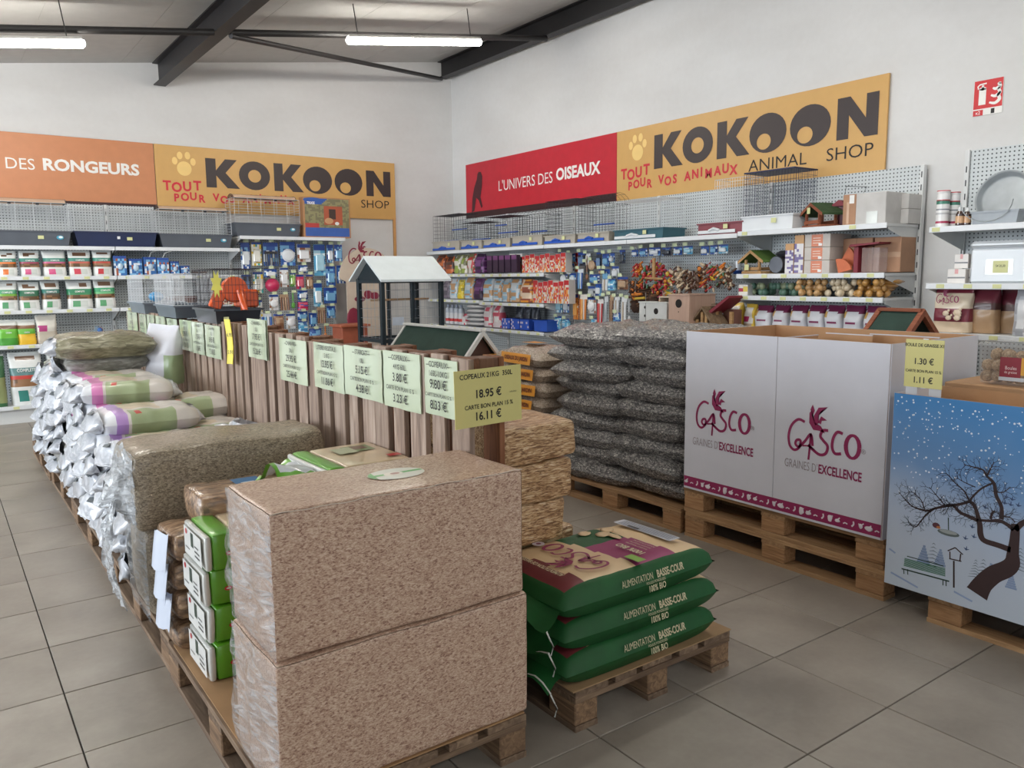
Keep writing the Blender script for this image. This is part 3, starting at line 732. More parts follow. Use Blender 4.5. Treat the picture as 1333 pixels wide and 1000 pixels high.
def hang(side, plane, rect, hue, label, shape, bay, group, seed, tagy=True):
    a, zb, w_, h = rect; c = HUE[hue]
    loc = (a, plane, zb) if side == 'L' else (plane, a, zb)
    t = thing('hanging_pack', label, 'packet', loc, 0 if side == 'L' else RZ, group)
    st = st_blue(seed, c[0], c[1], c[2], c[3])
    b = MB(); hh = h*(.97)
    if shape in ('card', 'round', 'comb'):
        b.box((0, .004, hh/2), (w_*.92, .006, hh), pm(c[0]), .001)
        nu, nv = 5, max(5, int(6*h/w_*.8))
        for i in range(nu):
            for j in range(nv):
                quad(b, -w_*.45+w_*.9*i/nu, -w_*.45+w_*.9*(i+1)/nu, hh*.01+hh*.98*j/nv, hh*.01+hh*.98*(j+1)/nv, pm(st((i+.5)/nu, (j+.5)/nv, 1)), .0005)
        b.build('card', t)
        b = MB()
        if shape == 'round': b.lathe([(w_*.36, -.002), (w_*.40, -.02), (w_*.28, -.035), (w_*.1, -.04)], pm(c[2]), 14, (0, 0, h*.42), axis='y')
        elif shape == 'comb':
            b.box((0, -.01, h*.55), (w_*.8, .02, h*.1), pm((40, 40, 44)), .003)
            for k in range(6): b.box((-w_*.36+w_*.72*k/5, -.01, h*.28), (w_*.05, .012, h*.5), pm((40, 40, 44)), .002)
        else: b.box((0, -.012, h*.40), (w_*.66, .024, h*.5), pm(c[1] if seed % 2 else c[2], .15, 1), .009)
        b.build('blister', t)
    elif shape == 'ball':
        b.blob((0, 0, h*.5), w_*.48, pm(c[0], .4, .6), 14, sc=(1, 1, h/w_)).build('ball', t)
    elif shape == 'brush':
        b.tube([(0, 0, h), (0, 0, h*.5)], w_*.12, pm(c[0]), 7); b.build('handle', t)
        MB().blob((0, 0, h*.28), w_*.3, pm(c[0]), 10, sc=(1, .5, 1.5)).build('head', t)
    elif shape == 'sticks':
        for k in range(4): MB().tube([(-w_*.34+w_*.23*k, -.01*(k % 2), 0), (-w_*.34+w_*.23*k, 0, h*.8)], w_*.10, pm(c[k % 3]), 6).build('stick', t)
        MB().box((0, .012, h*.85), (w_*.9, .004, h*.28), pm(c[2]), .001).build('header_card', t)
    elif shape == 'pouch':
        bag_mesh(w_*.95, h, min(.07, w_*.5), st, seed, n=12, m=9).build('pouch', t)
    hk = MB().tube([(0, .26 if side == 'L' else .28, .0), (0, -.03, 0), (0, -.04, .012)], .0028, white_metal, 5).build('peg_hook', None)
    hk.parent = bay
    # hook belongs to the bay: express its place in the bay's frame
    bl = bay.location
    if side == 'L': hk.location = (a-bl.x, plane-bl.y, zb+h*.985)
    else: hk.location = (bl.y-a, -(bl.x-plane), zb+h*.985)
    if tagy: MB().box((0, -.043, .018), (.06, .003, .034), tag_grn).build('price_tag', hk)
    return t
PL = 10.08
LH = [
 ('b', 'card', (3.207, 1.627, 0.123, 0.329)), ('y', 'card', (3.347, 1.665, 0.135, 0.303)), ('b', 'comb', (3.527, 1.665, 0.207, 0.297)), ('b', 'round', (3.747, 1.665, 0.212, 0.31)), ('w', 'card', (3.962, 1.714, 0.196, 0.235)), ('c', 'card', (4.172, 1.535, 0.169, 0.417)), ('b', 'card', (4.319, 1.705, 0.097, 0.24)), ('b', 'card', (4.438, 1.726, 0.12, 0.221)),
 ('k', 'card', (3.198, 1.325, 0.124, 0.237)), ('y', 'card', (3.348, 1.322, 0.136, 0.277)), ('b', 'card', (3.51, 1.521, 0.177, 0.106)), ('m', 'ball', (3.527, 1.328, 0.188, 0.183)), ('w', 'card', (3.686, 1.393, 0.121, 0.253)), ('g', 'card', (3.796, 1.401, 0.081, 0.176)), ('b', 'card', (3.941, 1.576, 0.134, 0.098)), ('m', 'card', (3.893, 1.37, 0.113, 0.187)), ('n', 'card', (4.022, 1.368, 0.104, 0.188)), ('b', 'card', (4.318, 1.403, 0.14, 0.262)), ('b', 'card', (4.465, 1.432, 0.131, 0.243)),
 ('k', 'card', (3.181, 1.02, 0.124, 0.229)), ('y', 'card', (3.331, 1.033, 0.116, 0.211)), ('w', 'round', (3.536, 1.104, 0.129, 0.204)), ('n', 'sticks', (3.676, 1.099, 0.131, 0.206)), ('g', 'brush', (3.788, 1.096, 0.092, 0.227)), ('b', 'card', (3.921, 1.231, 0.145, 0.119)), ('m', 'pouch', (3.914, 1.092, 0.145, 0.119)), ('c', 'card', (4.13, 1.135, 0.127, 0.311)), ('b', 'card', (4.301, 1.171, 0.194, 0.212)),
 ('b', 'sticks', (3.434, 0.845, 0.148, 0.223)), ('n', 'pouch', (3.588, 0.847, 0.14, 0.206)), ('w', 'round', (3.746, 0.86, 0.133, 0.198)), ('b', 'card', (3.908, 0.962, 0.145, 0.119)), ('c', 'pouch', (3.907, 0.792, 0.135, 0.16)), ('b', 'card', (4.047, 0.876, 0.116, 0.181)), ('n', 'sticks', (4.166, 0.912, 0.117, 0.212)), ('b', 'card', (4.303, 0.977, 0.13, 0.163)), ('b', 'pouch', (4.07, 0.663, 0.18, 0.182)), ('o', 'brush', (4.21, 0.706, 0.075, 0.173))]
SH = {'card': 'card pack', 'comb': 'pack with dark comb', 'round': 'pack with round blister', 'ball': 'rubber ball', 'brush': 'brush', 'sticks': 'bundle of sticks', 'pouch': 'pouch'}
rows = ['top', 'second', 'third', 'bottom']; cnt = {}
for i, (hu, shp, r) in enumerate(LH):
    rw = 0 if i < 8 else (1 if i < 19 else (2 if i < 28 else 3)); cnt[rw] = cnt.get(rw, 0)+1
    hang('L', PL, r, hu, '%s %s, %s from left, %s row by the aviary' % (HUE[hu][4], SH[shp], ORD[cnt[rw]-1], rows[rw]), shp, bayC, 'accessories hung on the left peg wall', i)
PR = 6.1
RH = [
 ('b', 'card', (7.433, 1.657, 0.114, 0.126)), ('b', 'card', (7.271, 1.663, 0.153, 0.097)), ('k', 'card', (7.086, 1.615, 0.135, 0.157)), ('w', 'sticks', (6.979, 1.622, 0.079, 0.13)), ('k', 'card', (6.79, 1.577, 0.09, 0.187)), ('b', 'card', (6.677, 1.6, 0.113, 0.143)), ('b', 'round', (6.571, 1.624, 0.074, 0.125)), ('k', 'card', (6.414, 1.629, 0.095, 0.148)),
 ('b', 'card', (6.221, 1.698, 0.104, 0.072)), ('b', 'card', (6.096, 1.695, 0.124, 0.087)), ('b', 'card', (5.936, 1.699, 0.174, 0.086)), ('k', 'card', (5.77, 1.694, 0.137, 0.085)), ('b', 'card', (5.619, 1.698, 0.123, 0.083)), ('c', 'card', (5.483, 1.702, 0.129, 0.082)), ('b', 'card', (5.269, 1.688, 0.105, 0.088)), ('b', 'card', (5.16, 1.693, 0.093, 0.087)), ('c', 'card', (5.046, 1.697, 0.118, 0.086)),
 ('s', 'round', (7.292, 1.539, 0.168, 0.107)), ('n', 'round', (6.894, 1.578, 0.143, 0.094)), ('n', 'brush', (6.992, 1.423, 0.08, 0.234)), ('n', 'card', (6.745, 1.516, 0.102, 0.059)), ('b', 'card', (6.669, 1.44, 0.125, 0.135)), ('s', 'card', (6.521, 1.473, 0.122, 0.133)), 
 ('s', 'round', (7.398, 1.432, 0.128, 0.09)), ('b', 'card', (7.243, 1.405, 0.125, 0.133)), ('b', 'sticks', (7.112, 1.352, 0.109, 0.229)), ('s', 'round', (7.285, 1.306, 0.21, 0.125)), ('b', 'card', (6.861, 1.423, 0.182, 0.095)), ('w', 'sticks', (6.681, 1.338, 0.101, 0.186)), ('c', 'pouch', (6.568, 1.339, 0.123, 0.126)), ('n', 'card', (6.405, 1.349, 0.18, 0.141)),
 ('c', 'card', (7.499, 1.066, 0.131, 0.211)), ('b', 'card', (7.362, 1.07, 0.114, 0.208)), ('s', 'card', (6.912, 1.249, 0.131, 0.139)), ('b', 'card', (6.795, 1.277, 0.103, 0.137)),
 ('o', 'card', (7.187, 0.995, 0.097, 0.304)), ('o', 'sticks', (7.057, 1, 0.135, 0.292)), ('w', 'round', (6.904, 1.075, 0.145, 0.192)), ('r', 'sticks', (6.767, 0.976, 0.103, 0.267)), ('s', 'sticks', (6.672, 0.937, 0.063, 0.342)), ('n', 'sticks', (6.584, 0.941, 0.062, 0.356)), ('w', 'sticks', (6.498, 1.071, 0.086, 0.202)), ('b', 'pouch', (6.485, 0.953, 0.11, 0.143)), ('w', 'sticks', (6.383, 0.975, 0.096, 0.3)), ('w', 'brush', (6.299, 0.953, 0.071, 0.306)), ('c', 'pouch', (7.515, 0.862, 0.132, 0.157)), ('c', 'pouch', (7.356, 0.879, 0.128, 0.119)), ('c', 'pouch', (6.864, 0.937, 0.092, 0.079))]
names = ['top', 'second', 'third', 'fourth']; cnt = {}
for i, (hu, shp, r) in enumerate(RH):
    rw = 0 if i < 17 else (1 if i < 23 else (2 if i < 35 else 3)); cnt[rw] = cnt.get(rw, 0)+1
    hang('R', PR, r, hu, '%s %s, %s from left, %s row left of the toys' % (HUE[hu][4], SH[shp], ORD[cnt[rw]-1], names[rw]), shp, bay3 if r[0] > 6.137 else bay4, 'accessories hung on the right peg wall', i+100)

# ---------------- bird cages on the right top shelf ----------------
ZT = 1.864
BEI = plain((176, 170, 158), .4, noise_amt=.03); BLU = plain((44, 92, 190), .35, noise_amt=.03); DW = plain((40, 40, 48), .4)
def birdcage(rect, top_px_h, label, tmat, wmat, scoop, dome=0, plat=None, d=.34, dh=.05, dv=.05, topmat=None):
    t, w_, hb = put('R', 5.93, rect, ZT, d, 'bird_cage', label, 'cage', 'bird cages on the right top shelf')
    H_ = top_px_h
    b = MB(); tray(b, w_*.98, d, hb, tmat, .95); b.build('base_tray', t)
    if scoop:
        b = MB(); b.box((-w_*.05, -d/2-.004, .028), (w_*.8, .012, .03), scoop, .004); b.tube([(-w_*.2, -d/2-.006, .04), (-w_*.1, -d/2-.006, .058), (w_*.02, -d/2-.006, .04)], .014, scoop, 6); b.build('drawer', t)
    b = MB(); wires(b, w_*.92, d*.9, hb, H_-dome, wmat, dh, dv, .0014, .0018)
    b.build('wire_walls', t)
    if dome:
        b = MB(); n = 6
        for k in range(9):
            x = -w_*.46+w_*.92*k/8
            b.tube([(x, -d*.45*math.cos(PI*j/n), H_-dome+dome*math.sin(PI*j/n)) for j in range(n+1)], .0018, wmat, 3)
        for j in range(1, n): b.wire((-w_*.46, -d*.45*math.cos(PI*j/n), H_-dome+dome*math.sin(PI*j/n)), (w_*.46, -d*.45*math.cos(PI*j/n), H_-dome+dome*math.sin(PI*j/n)), .0018, wmat)
        b.build('wire_dome', t)
    elif topmat is not None: MB().box((0, 0, H_), (w_*.94, d*.92, .012), topmat, .003).build('roof_panel', t)
    else: b = MB(); roofwires(b, w_*.92, d*.9, H_, wmat); b.build('wire_roof', t)
    if plat: 
        b = MB()
        for (zz, x0, x1) in plat: b.tube([(x0*w_, 0, zz), (x1*w_, 0, zz)], .009, BLU, 6)
        b.build('perch', t)
    sticker(t, w_*.15, -d/2-.008, hb*.65, .05, .04)
    return t
birdcage((9.817, 1.831, 0.749, 0.138), .50, 'tall black wire bird cage in the far corner of the right top shelf', BEI, DW, BLU, plat=[(.15, -.4, .1), (.3, -.1, .4)], dv=.06)
birdcage((9.157, 1.833, 0.53, 0.122), .36, 'narrow black wire cage, second from the corner, with blue perch', BEI, DW, BLU, plat=[(.14, -.4, .4)])
birdcage((8.563, 1.834, 0.622, 0.116), .40, 'flat topped black wire cage, third from the corner', BEI, DW, BLU, plat=[(.2, -.3, .4), (.3, -.4, 0)])
birdcage((7.916, 1.823, 0.638, 0.129), .44, 'domed black wire cage in front of the crimson sign, fourth from the corner', BEI, DW, BLU, dome=.07, plat=[(.18, -.2, .3)])
birdcage((7.288, 1.847, 0.588, 0.105), .50, 'tall black wire cage below the OISEAUX lettering', BEI, DW, BLU)
birdcage((6.709, 1.851, 0.543, 0.108), .52, 'domed black wire cage beside the teal based white cage', BEI, DW, BLU, dome=.12, plat=[(.2, -.3, .3)])
CWW = plain((226, 230, 234), .35, noise_amt=.01)
birdcage((6.019, 1.87, 0.742, 0.108), .40, 'white wire cage with teal tray', plain((54, 98, 112), .35), CWW, lip_white, dh=.06, dv=.04)
t = birdcage((4.963, 1.881, 0.544, 0.111), .085, 'empty plum coloured cage tray with white drawer', plain((134, 66, 76), .35), CWW, lip_white)
for n_ in list(t.children):
    if n_.name.startswith('wire'): bpy.data.objects.remove(n_)
# white cage behind the plum tray
t = thing('bird_cage', 'tall pale wire cage standing behind the plum tray', 'cage', (6.22, 4.98, ZT), RZ, 'bird cages on the right top shelf')
b = MB(); tray(b, .40, .24, .06, lip_white); b.build('base_tray', t)
b = MB(); wires(b, .38, .22, .06, .52, CWW, .06, .03, .0016, .002); b.build('wire_walls', t)
t = birdcage((4.448, 1.869, 0.556, 0.144), .52, 'large dark blue wire cage with solid blue roof and white tray', lip_white, plain((44, 50, 82), .4), None, dh=.045, dv=.03, topmat=plain((34, 40, 80), .4), d=.36)

# ---------------- wooden feeders ----------------
PINE = wood('pale_pine', (150, 112, 72), (196, 156, 108), (214, 178, 132), 0); REDW = wood('red_brown_wood', (116, 62, 42), (150, 86, 58), (170, 104, 74), 0)
FELT = plain((62, 88, 54), .95, noise_amt=.2, bump=.4, bscale=220); DFELT = plain((44, 66, 58), .95, noise_amt=.1, bump=.4, bscale=220)
PLUM = plain((128, 34, 50), .5, noise_amt=.06)
def feeder(t, w_, h, d, wmat, rmat, open_=True):
    MB().box((0, 0, .012), (w_*.8, d*.9, .024), wmat, .003).build('floor_board', t)
    for sx in (-1, 1):
        for sy in (-1, 1): MB().box((sx*w_*.28, sy*d*.36, h*.34), (.02, .02, h*.6), wmat, .002).build('post', t)
    eh = h*.5
    for sx in (-1, 1):
        a = Vector((sx*w_*.52, eh)); p = Vector((0, h)); n = Vector((p.y-a.y, -(p.x-a.x))).normalized()*.012
        poly = [(a.x, a.y), (p.x, p.y), (p.x+sx*abs(n.x)*.1, p.y+.014), (a.x+sx*.004, a.y+.016)]
        if sx > 0: poly = poly[::-1]
        MB().prism(poly, -d*.5, d*.5, rmat).build('roof_panel', t)
        e = MB(); 
        q = [(a.x, a.y-.012), (p.x, p.y-.014), (p.x, p.y+.012), (a.x-sx*.0, a.y+.016)]
        if sx > 0: q = q[::-1]
        e.prism(q, -d*.52, -d*.5, wmat); e.build('barge_board', t)
    b = MB()
    for sy in (-1, 1): b.box((0, sy*d*.42, .045), (w_*.62, .012, .03), wmat, .002)
    b.build('rail', t)
t, w_, h = put('R', 5.95, (4.007, 1.878, 0.315, 0.193), 1.877, .24, 'bird_feeder', 'red-brown roofed bird feeder with dark green roof on the top shelf', 'feeder', tilt=R(-25))
feeder(t, w_*1.1, h, .2, REDW, FELT); sticker(t, -.0, -.115, h*.72, .045, .05)
t, w_, h = put('R', 6.1, (3.872, 1.887, 0.097, 0.242), 1.877, .14, 'hanging_feeder', 'plum hanging bird feeder with wire hanger behind the brown carton', 'feeder')
MB().prism([(-.08, .17), (.08, .17), (.0, .22)], -.07, .07, PLUM).build('roof', t); MB().box((0, 0, .085), (.1, .1, .17), plain((90, 30, 44), .3, alpha=.9), .004).build('seed_box', t)
MB().tube([(-.0, 0, .2), (.02, 0, .33), (.2, 0, .31), (.14, 0, .2)], .003, DW, 5).build('wire_hanger', t)
# feeder with green roof on the second shelf
ZR1 = 1.502
t, w_, h = put('R', 5.95, (4.616, 1.521, 0.349, 0.19), ZR1, .26, 'bird_feeder', 'pale pine bird table with green roof, left end of the second shelf', 'feeder', tilt=R(-15)); feeder(t, w_*.98, h*1.05, .2, PINE, plain((86, 120, 52), .9, noise_amt=.15)); sticker(t, -.03, -.115, .06, .06, .05)
t, w_, h = put('R', 6.12, (4.918, 1.523, 0.089, 0.121), ZR1, .08, 'feeder_bottle', 'small clear bottle with blue base behind the pine bird table', 'bottle')
b = MB(); b.lathe([(.04, 0), (.045, .03), (.04, .035)], plain((40, 80, 160), .3), 12); b.build('base', t); MB().lathe([(.035, .035), (.035, .12), (.01, .14)], plain((200, 206, 214), .15, coat=1), 12).build('bottle', t)
t, w_, h = put('R', 6.0, (4.384, 1.518, 0.173, 0.146), ZR1, .16, 'metal_feeder', 'grey metal round seed feeder lying beside the pine bird table', 'feeder')
GM = plain((104, 108, 116), .35, metal=.7)
MB().lathe([(.07, -.08), (.075, -.07), (.075, .07), (.07, .08)], GM, 18, (0, 0, .078), axis='y').build('drum', t); MB().lathe([(.05, 0), (.075, .02), (.03, .05)], GM, 14, (0.02, .0, .15)).build('lid', t); MB().box((.01, -.075, .085), (.05, .002, .03), tag_yel).build('price_sticker', t)
for i, r in enumerate([(4.214, 1.516, 0.083, 0.252), (4.122, 1.515, 0.089, 0.319)]):
    t, w_, h = put('R', 5.95, r, ZR1, .16, 'purple_carton', ['shorter', 'taller'][i]+' orange and lilac printed upright carton beside the metal feeder', 'box', 'printed upright cartons')
    box_mesh(w_, h, .16, lambda u, v, f: (206, 160, 110) if v > .8 else ((226, 224, 226) if noise.noise(Vector((u*6, v*12, i))) > -.05 else (120, 110, 160)), 4, 14, side=(190, 150, 110)).build('carton', t)
for k in range(3):
    t, w_, h = put('R', 5.95, (3.953, 1.514, 0.235, 0.313), ZR1+.107*k, .3, 'white_carton', '%s white carton with orange printing in the stack of three' % ['bottom', 'middle', 'top'][k], 'box', 'three stacked cartons')
    MB().box((0, 0, .0535), (w_, .3, .105), plain((202, 196, 190), .7), .003).build('carton', t)
    b = MB(); quad(b, -w_*.22, w_*.22, .004, .102, pm((216, 128, 94)), -.1515)
    for q in range(3): quad(b, -w_*.16, w_*.14, .03+.02*q, .036+.02*q, pm((236, 214, 200)), -.1522)
    quad(b, w_*.06, w_*.2, .01, .03, pm((236, 236, 236)), -.1525)
    b.build('printed_label', t)
for i, (px, tl) in enumerate(((0, R(14)), (1, R(-30)))):
    t, w_, h = put('R', 5.97+i*.08, [(3.715, 1.511, 0.148, 0.134), (3.741, 1.585, 0.122, 0.123)][i], ZR1 if i == 0 else 1.56, .02, 'terracotta_perch', ['front', 'rear'][i]+' terracotta fan shaped perch leaning on the red feeder', 'perch')
    b = MB(); n = 10; poly = [(0, 0)]+[(.115*math.cos(PI*k/(2*n)), .115*math.sin(PI*k/(2*n))) for k in range(n+1)]
    b.prism(poly, -.01, .01, plain((206, 112, 74), .6)); o = b.build('fan', t); o.rotation_euler = (0, -tl-R(0 if i == 0 else 0), 0); o.location = (-.05, 0, .0 if i == 0 else .05)
t, w_, h = put('R', 5.98, (3.542, 1.509, 0.244, 0.239), ZR1, .16, 'seed_dispenser', 'clear feeder with plum roof in front of the brown cartons', 'feeder')
MB().prism([(-w_*.55, h*.86), (w_*.45, h*.93), (w_*.5, h*.99), (-w_*.5, h*.94)], -.1, .1, PLUM).build('roof', t)
MB().box((-w_*.36, 0, h*.43), (w_*.16, .14, h*.86), PLUM, .003).build('back_plate', t); MB().box((.03, 0, h*.42), (w_*.6, .12, h*.8), plain((190, 160, 150), .1, coat=1, alpha=.35), .002).build('clear_tank', t)
KRA = plain((172, 132, 104), .75, bump=.1); 
t = thing('brown_carton', 'plain brown carton behind the plum roofed feeder', 'box', (6.24, 3.72, ZR1), RZ); MB().box((0, 0, .14), (.28, .2, .28), KRA, .004).build('carton', t); MB().box((0, -.1012, .14), (.003, .002, .28), plain((130, 96, 72), .7)).build('seam', t)
t = thing('brown_carton', 'plain brown carton against the tall end upright', 'box', (6.24, 3.45, ZR1), RZ); MB().box((0, 0, .14), (.22, .22, .275), KRA, .004).build('carton', t); MB().box((0, -.112, .14), (.22, .002, .04), plain((188, 150, 118), .4)).build('tape', t)
# cartons on the top shelf
t, w_, h = put('R', 5.95, (3.68, 1.879, 0.112, 0.239), 1.877, .24, 'brown_carton', 'tall narrow brown carton with white label on the top shelf', 'box')
MB().box((0, 0, h/2), (w_, .24, h), KRA, .004).build('carton', t); quad_ = MB(); quad(quad_, -.0, w_*.36, h*.7, h*.97, pm((232, 232, 230)), -.1215); quad_.build('label', t); MB().box((-w_*.1, -.121, h*.4), (.02, .002, h*.7), plain((196, 160, 130), .3, coat=.5)).build('tape', t)
GC = plain((196, 194, 192), .75, bump=.08)
t, w_, h = put('R', 5.95, (3.502, 1.874, 0.246, 0.239), 1.877, .3, 'white_carton', 'large plain white carton at the right end of the top shelf', 'box')
MB().box((0, 0, h/2), (w_, .3, h), GC, .004).build('carton', t); MB().box((.015, -.152, .05), (.09, .002, .09), plain((214, 218, 214), .15, coat=.8)).build('document_pouch', t)
for k in range(2):
    t = thing('grey_carton', '%s grey carton behind the large white carton' % ['lower', 'upper'][k], 'box', (6.27, 3.42, 1.877+.115*k), RZ, 'small cartons behind the white carton'); MB().box((0, 0, .056), (.2, .2, .112), GC, .003).build('carton', t)

# ---------------- right corner bay products ----------------
def rbag(rect, z, style, lab, seed, d=.12, plane=5.95, name='seed_bag', group='seed bags in the corner bay', cat='bag'):
    t, w_, h = put('R', plane, rect, z, d, name, lab, cat, group); bag_mesh(w_*.97, h, d, style, seed, n=14, m=12).build('pouch', t); return t
def stn(*cs, k=8):
    def mk(seed):
        def f(u, v, fr):
            q = noise.noise(Vector((u*4+seed, v*k*.6, seed*1.7)))
            return cs[0] if q > .12 else (cs[1] if q > -.12 else cs[2 % len(cs)])
        return f
    return mk
PUR = stn((84, 40, 92), (120, 70, 130), (50, 28, 60)); GRY = stn((206, 214, 220), (150, 190, 214), (190, 150, 110)); ORB = stn((196, 104, 50), (120, 60, 40), (70, 44, 40)); PAR = stn((222, 220, 210), (150, 170, 80), (120, 120, 90)); RWT = stn((214, 60, 50), (236, 226, 220), (226, 130, 60))
b1 = [((10.02, 1.555, 0.257, 0.261), ORB, 'orange and brown seed bag nearest the corner, upper corner shelf'), ((9.777, 1.553, 0.228, 0.235), ORB, 'dark orange seed bag, second from the corner on the upper corner shelf'), ((9.562, 1.551, 0.161, 0.253), PAR, 'white bag with green parrot picture, left of its twin'), ((9.403, 1.549, 0.157, 0.25), PAR, 'white bag with green parrot picture, beside the red and white bag'),
      ((9.219, 1.548, 0.172, 0.257), stn((214, 206, 200), (190, 60, 60), (120, 120, 80)), 'white bag with red top beside the purple bag'), ((9.012, 1.556, 0.241, 0.253), PUR, 'large purple seed bag with a white bird on the upper corner shelf')]
for i, (r, s_, lab) in enumerate(b1): rbag(r, 1.552, s_(i), lab, 60+i, plane=5.95)
for i in range(5):
    t = thing('purple_box', 'dark purple carton, %s from the left in the row of five' % ORD[i], 'box', (5.99+.035*0, 8.66-i*.135, 1.552), RZ, 'dark purple cartons on the upper corner shelf')
    box_mesh(.11, .215, .2, lambda u, v, f: (56, 34, 62) if v < .8 else (110, 60, 110), 2, 4, side=(48, 30, 54)).build('carton', t)
for i, r in enumerate([(8.235, 1.539, 0.132, 0.238), (8.088, 1.538, 0.128, 0.235)]):
    t, w_, h = put('R', 5.95, r, 1.545, .1, 'white_seed_carton', 'white carton printed with a parrot and orange seeds, %s' % ['left of the pair', 'right of the pair'][i], 'box', 'white parrot cartons')
    box_mesh(w_*.95, h, .1, lambda u, v, f: (232, 226, 220) if v > .6 else ((236, 160, 60) if .12 < v < .5 and .2 < u < .8 else (226, 220, 216)), 4, 8).build('carton', t)
def RBm(i): return lambda u, v, f: (190, 44, 48) if v > .8 else ((206, 60, 52), (222, 214, 206), (226, 150, 70), (196, 50, 48), (214, 196, 176))[int(abs(noise.noise(Vector((u*3+i*1.7, v*5, i*2.3))))*11+(1 if v < .3 else 0)) % 5]
for i in range(9):
    x = 681+i*5.2 if i < 4 else 703+(i-4)*5
    for row, (zz, y0, y1) in enumerate(((1.545, 332, 356), (1.18, 366, 396))):
        if row == 1 and i < 2: continue
        a = 8.02-i*.098
        t = thing('red_seed_carton', 'red and white seed carton, %s from the left on the %s shelf' % (ORD[i], ['upper', 'middle'][row]), 'box', (6.0, a if row == 0 else a-.06, zz), RZ, 'red seed cartons on the %s shelf' % ['upper', 'middle'][row])
        box_mesh(.09, (.20 if row == 0 else .25)+.012*(i % 3), .1, RBm(i+row*5), 5, 10, side=(214, 206, 200)).build('carton', t)
        if i > 3 and row == 0:
            t2 = dup(t, (6.2, a, zz), RZ, 'red and white seed carton standing behind the %s one on the upper shelf' % ORD[i])
b2 = [(575, 584, 365, stn((120, 110, 124), (90, 84, 96), (140, 130, 140)), 'grey-purple bag'), (584, 594, 364, GRY, 'white and pale blue bag'), (594, 602, 366, stn((226, 200, 50), (236, 220, 120), (160, 150, 60)), 'yellow bag'), (602, 615, 363, GRY, 'wide white and pale blue bag'),
      (615, 627, 364, PUR, 'purple bag with a white bird'), (627, 640, 363, GRY, 'pale blue topped bag right of the purple bag'), (640, 652, 363, GRY, 'pale blue topped bag, middle of the row'), (652, 662, 363, GRY, 'narrow blue and white bag'), (662, 675, 363, GRY, 'blue and white bag with red dot'), (675, 693, 364, stn((222, 200, 176), (226, 150, 60), (150, 80, 60)), 'cream and orange bag')]
BR = [(9.874, 1.195, 0.19, 0.261), (9.677, 1.188, 0.205, 0.279), (9.495, 1.191, 0.16, 0.254), (9.288, 1.184, 0.252, 0.292), (9.05, 1.188, 0.225, 0.276), (8.82, 1.182, 0.235, 0.292), (8.597, 1.187, 0.21, 0.287), (8.408, 1.18, 0.17, 0.292), (8.216, 1.184, 0.214, 0.288), (7.975, 1.179, 0.269, 0.282)]
for i, (r, q) in enumerate(zip(BR, b2)): rbag(r, 1.202 if r[0] > 8.9 else 1.182, q[3](i+20), q[4]+', %s from the corner, middle shelf' % ORD[i], 80+i)
# lower shelf: bottles, sacks, bags
for i in range(4):
    t = thing('white_bottle', 'white squeeze bottle with red print, %s from the corner on the lower corner shelf' % ORD[i], 'bottle', (5.99, 9.86-.115*i, .842), RZ, 'white bottles on the lower corner shelf')
    b = MB(); b.lathe([(.04, 0), (.045, .02), (.045, .16)], pm((214, 216, 220)), 12); b.lathe([(.045, .16), (.042, .22), (.02, .24)], pm((180, 188, 200)), 12); b.build('bottle', t)
    b = MB(); b.lathe([(.0455, .04), (.0457, .08)], pm((200, 50, 50)), 12); b.build('label', t)
    MB().lathe([(.02, .24), (.02, .27), (.012, .275)], pm((150, 160, 180)), 10).build('cap', t)
for k in range(5):
    for m_ in range(1):
        t = thing('grit_sack', 'small grey-white sack, %s from the bottom of the lower corner shelf stack' % ORD[k], 'sack', (6.02, 9.12, .842+.058*k), RZ, 'stacked small sacks on the lower corner shelf')
        MB().blob((0, 0, .03), .5, pm((196, 196, 198)), 12, k, .0, (.44, .3, .064)).build('sack', t)
for i, r in enumerate([(8.858, 0.825, 0.201, 0.306), (8.643, 0.835, 0.194, 0.291), (9.481, 0.829, 0.2, 0.15)]):
    rbag(r, .842, stn((222, 210, 212), (230, 228, 226), (214, 90, 110))(i), 'pinkish white bag, %s on the lower corner shelf' % ['left of the pair', 'right of the pair', 'small one by the bottles'][i], 95+i, plane=5.97)
for i in range(3):
    t = thing('dark_tool_pack', 'dark grey wrapped tool, %s from the left above the blue boxes' % ORD[i], 'packet', (6.2, 8.42-.17*i, .842), RZ, 'dark wrapped tools'); bag_mesh(.14, .27, .08, stn((80, 84, 92), (120, 126, 134), (60, 62, 70))(i), 120+i, n=12, m=8).build('pouch', t)
for i in range(3):
    t = thing('blue_box', 'blue printed carton, %s from the left on the lower shelf' % ORD[i], 'box', (6.0, 8.35-.2*i, .842), RZ, 'blue cartons on the lower shelf')
    box_mesh(.18, .13, .16, lambda u, v, f: (36, 84, 190) if noise.noise(Vector((u*7+i, v*7, 0))) > -.15 else (200, 190, 210), 6, 5, side=(30, 70, 170)).build('carton', t)
t = thing('blue_bin', 'open blue plastic bin at the end of the lower shelf', 'bin', (6.02, 7.62, .842), RZ); b = MB(); tray(b, .28, .24, .13, plain((46, 90, 190), .3), .88); b.build('bin', t)

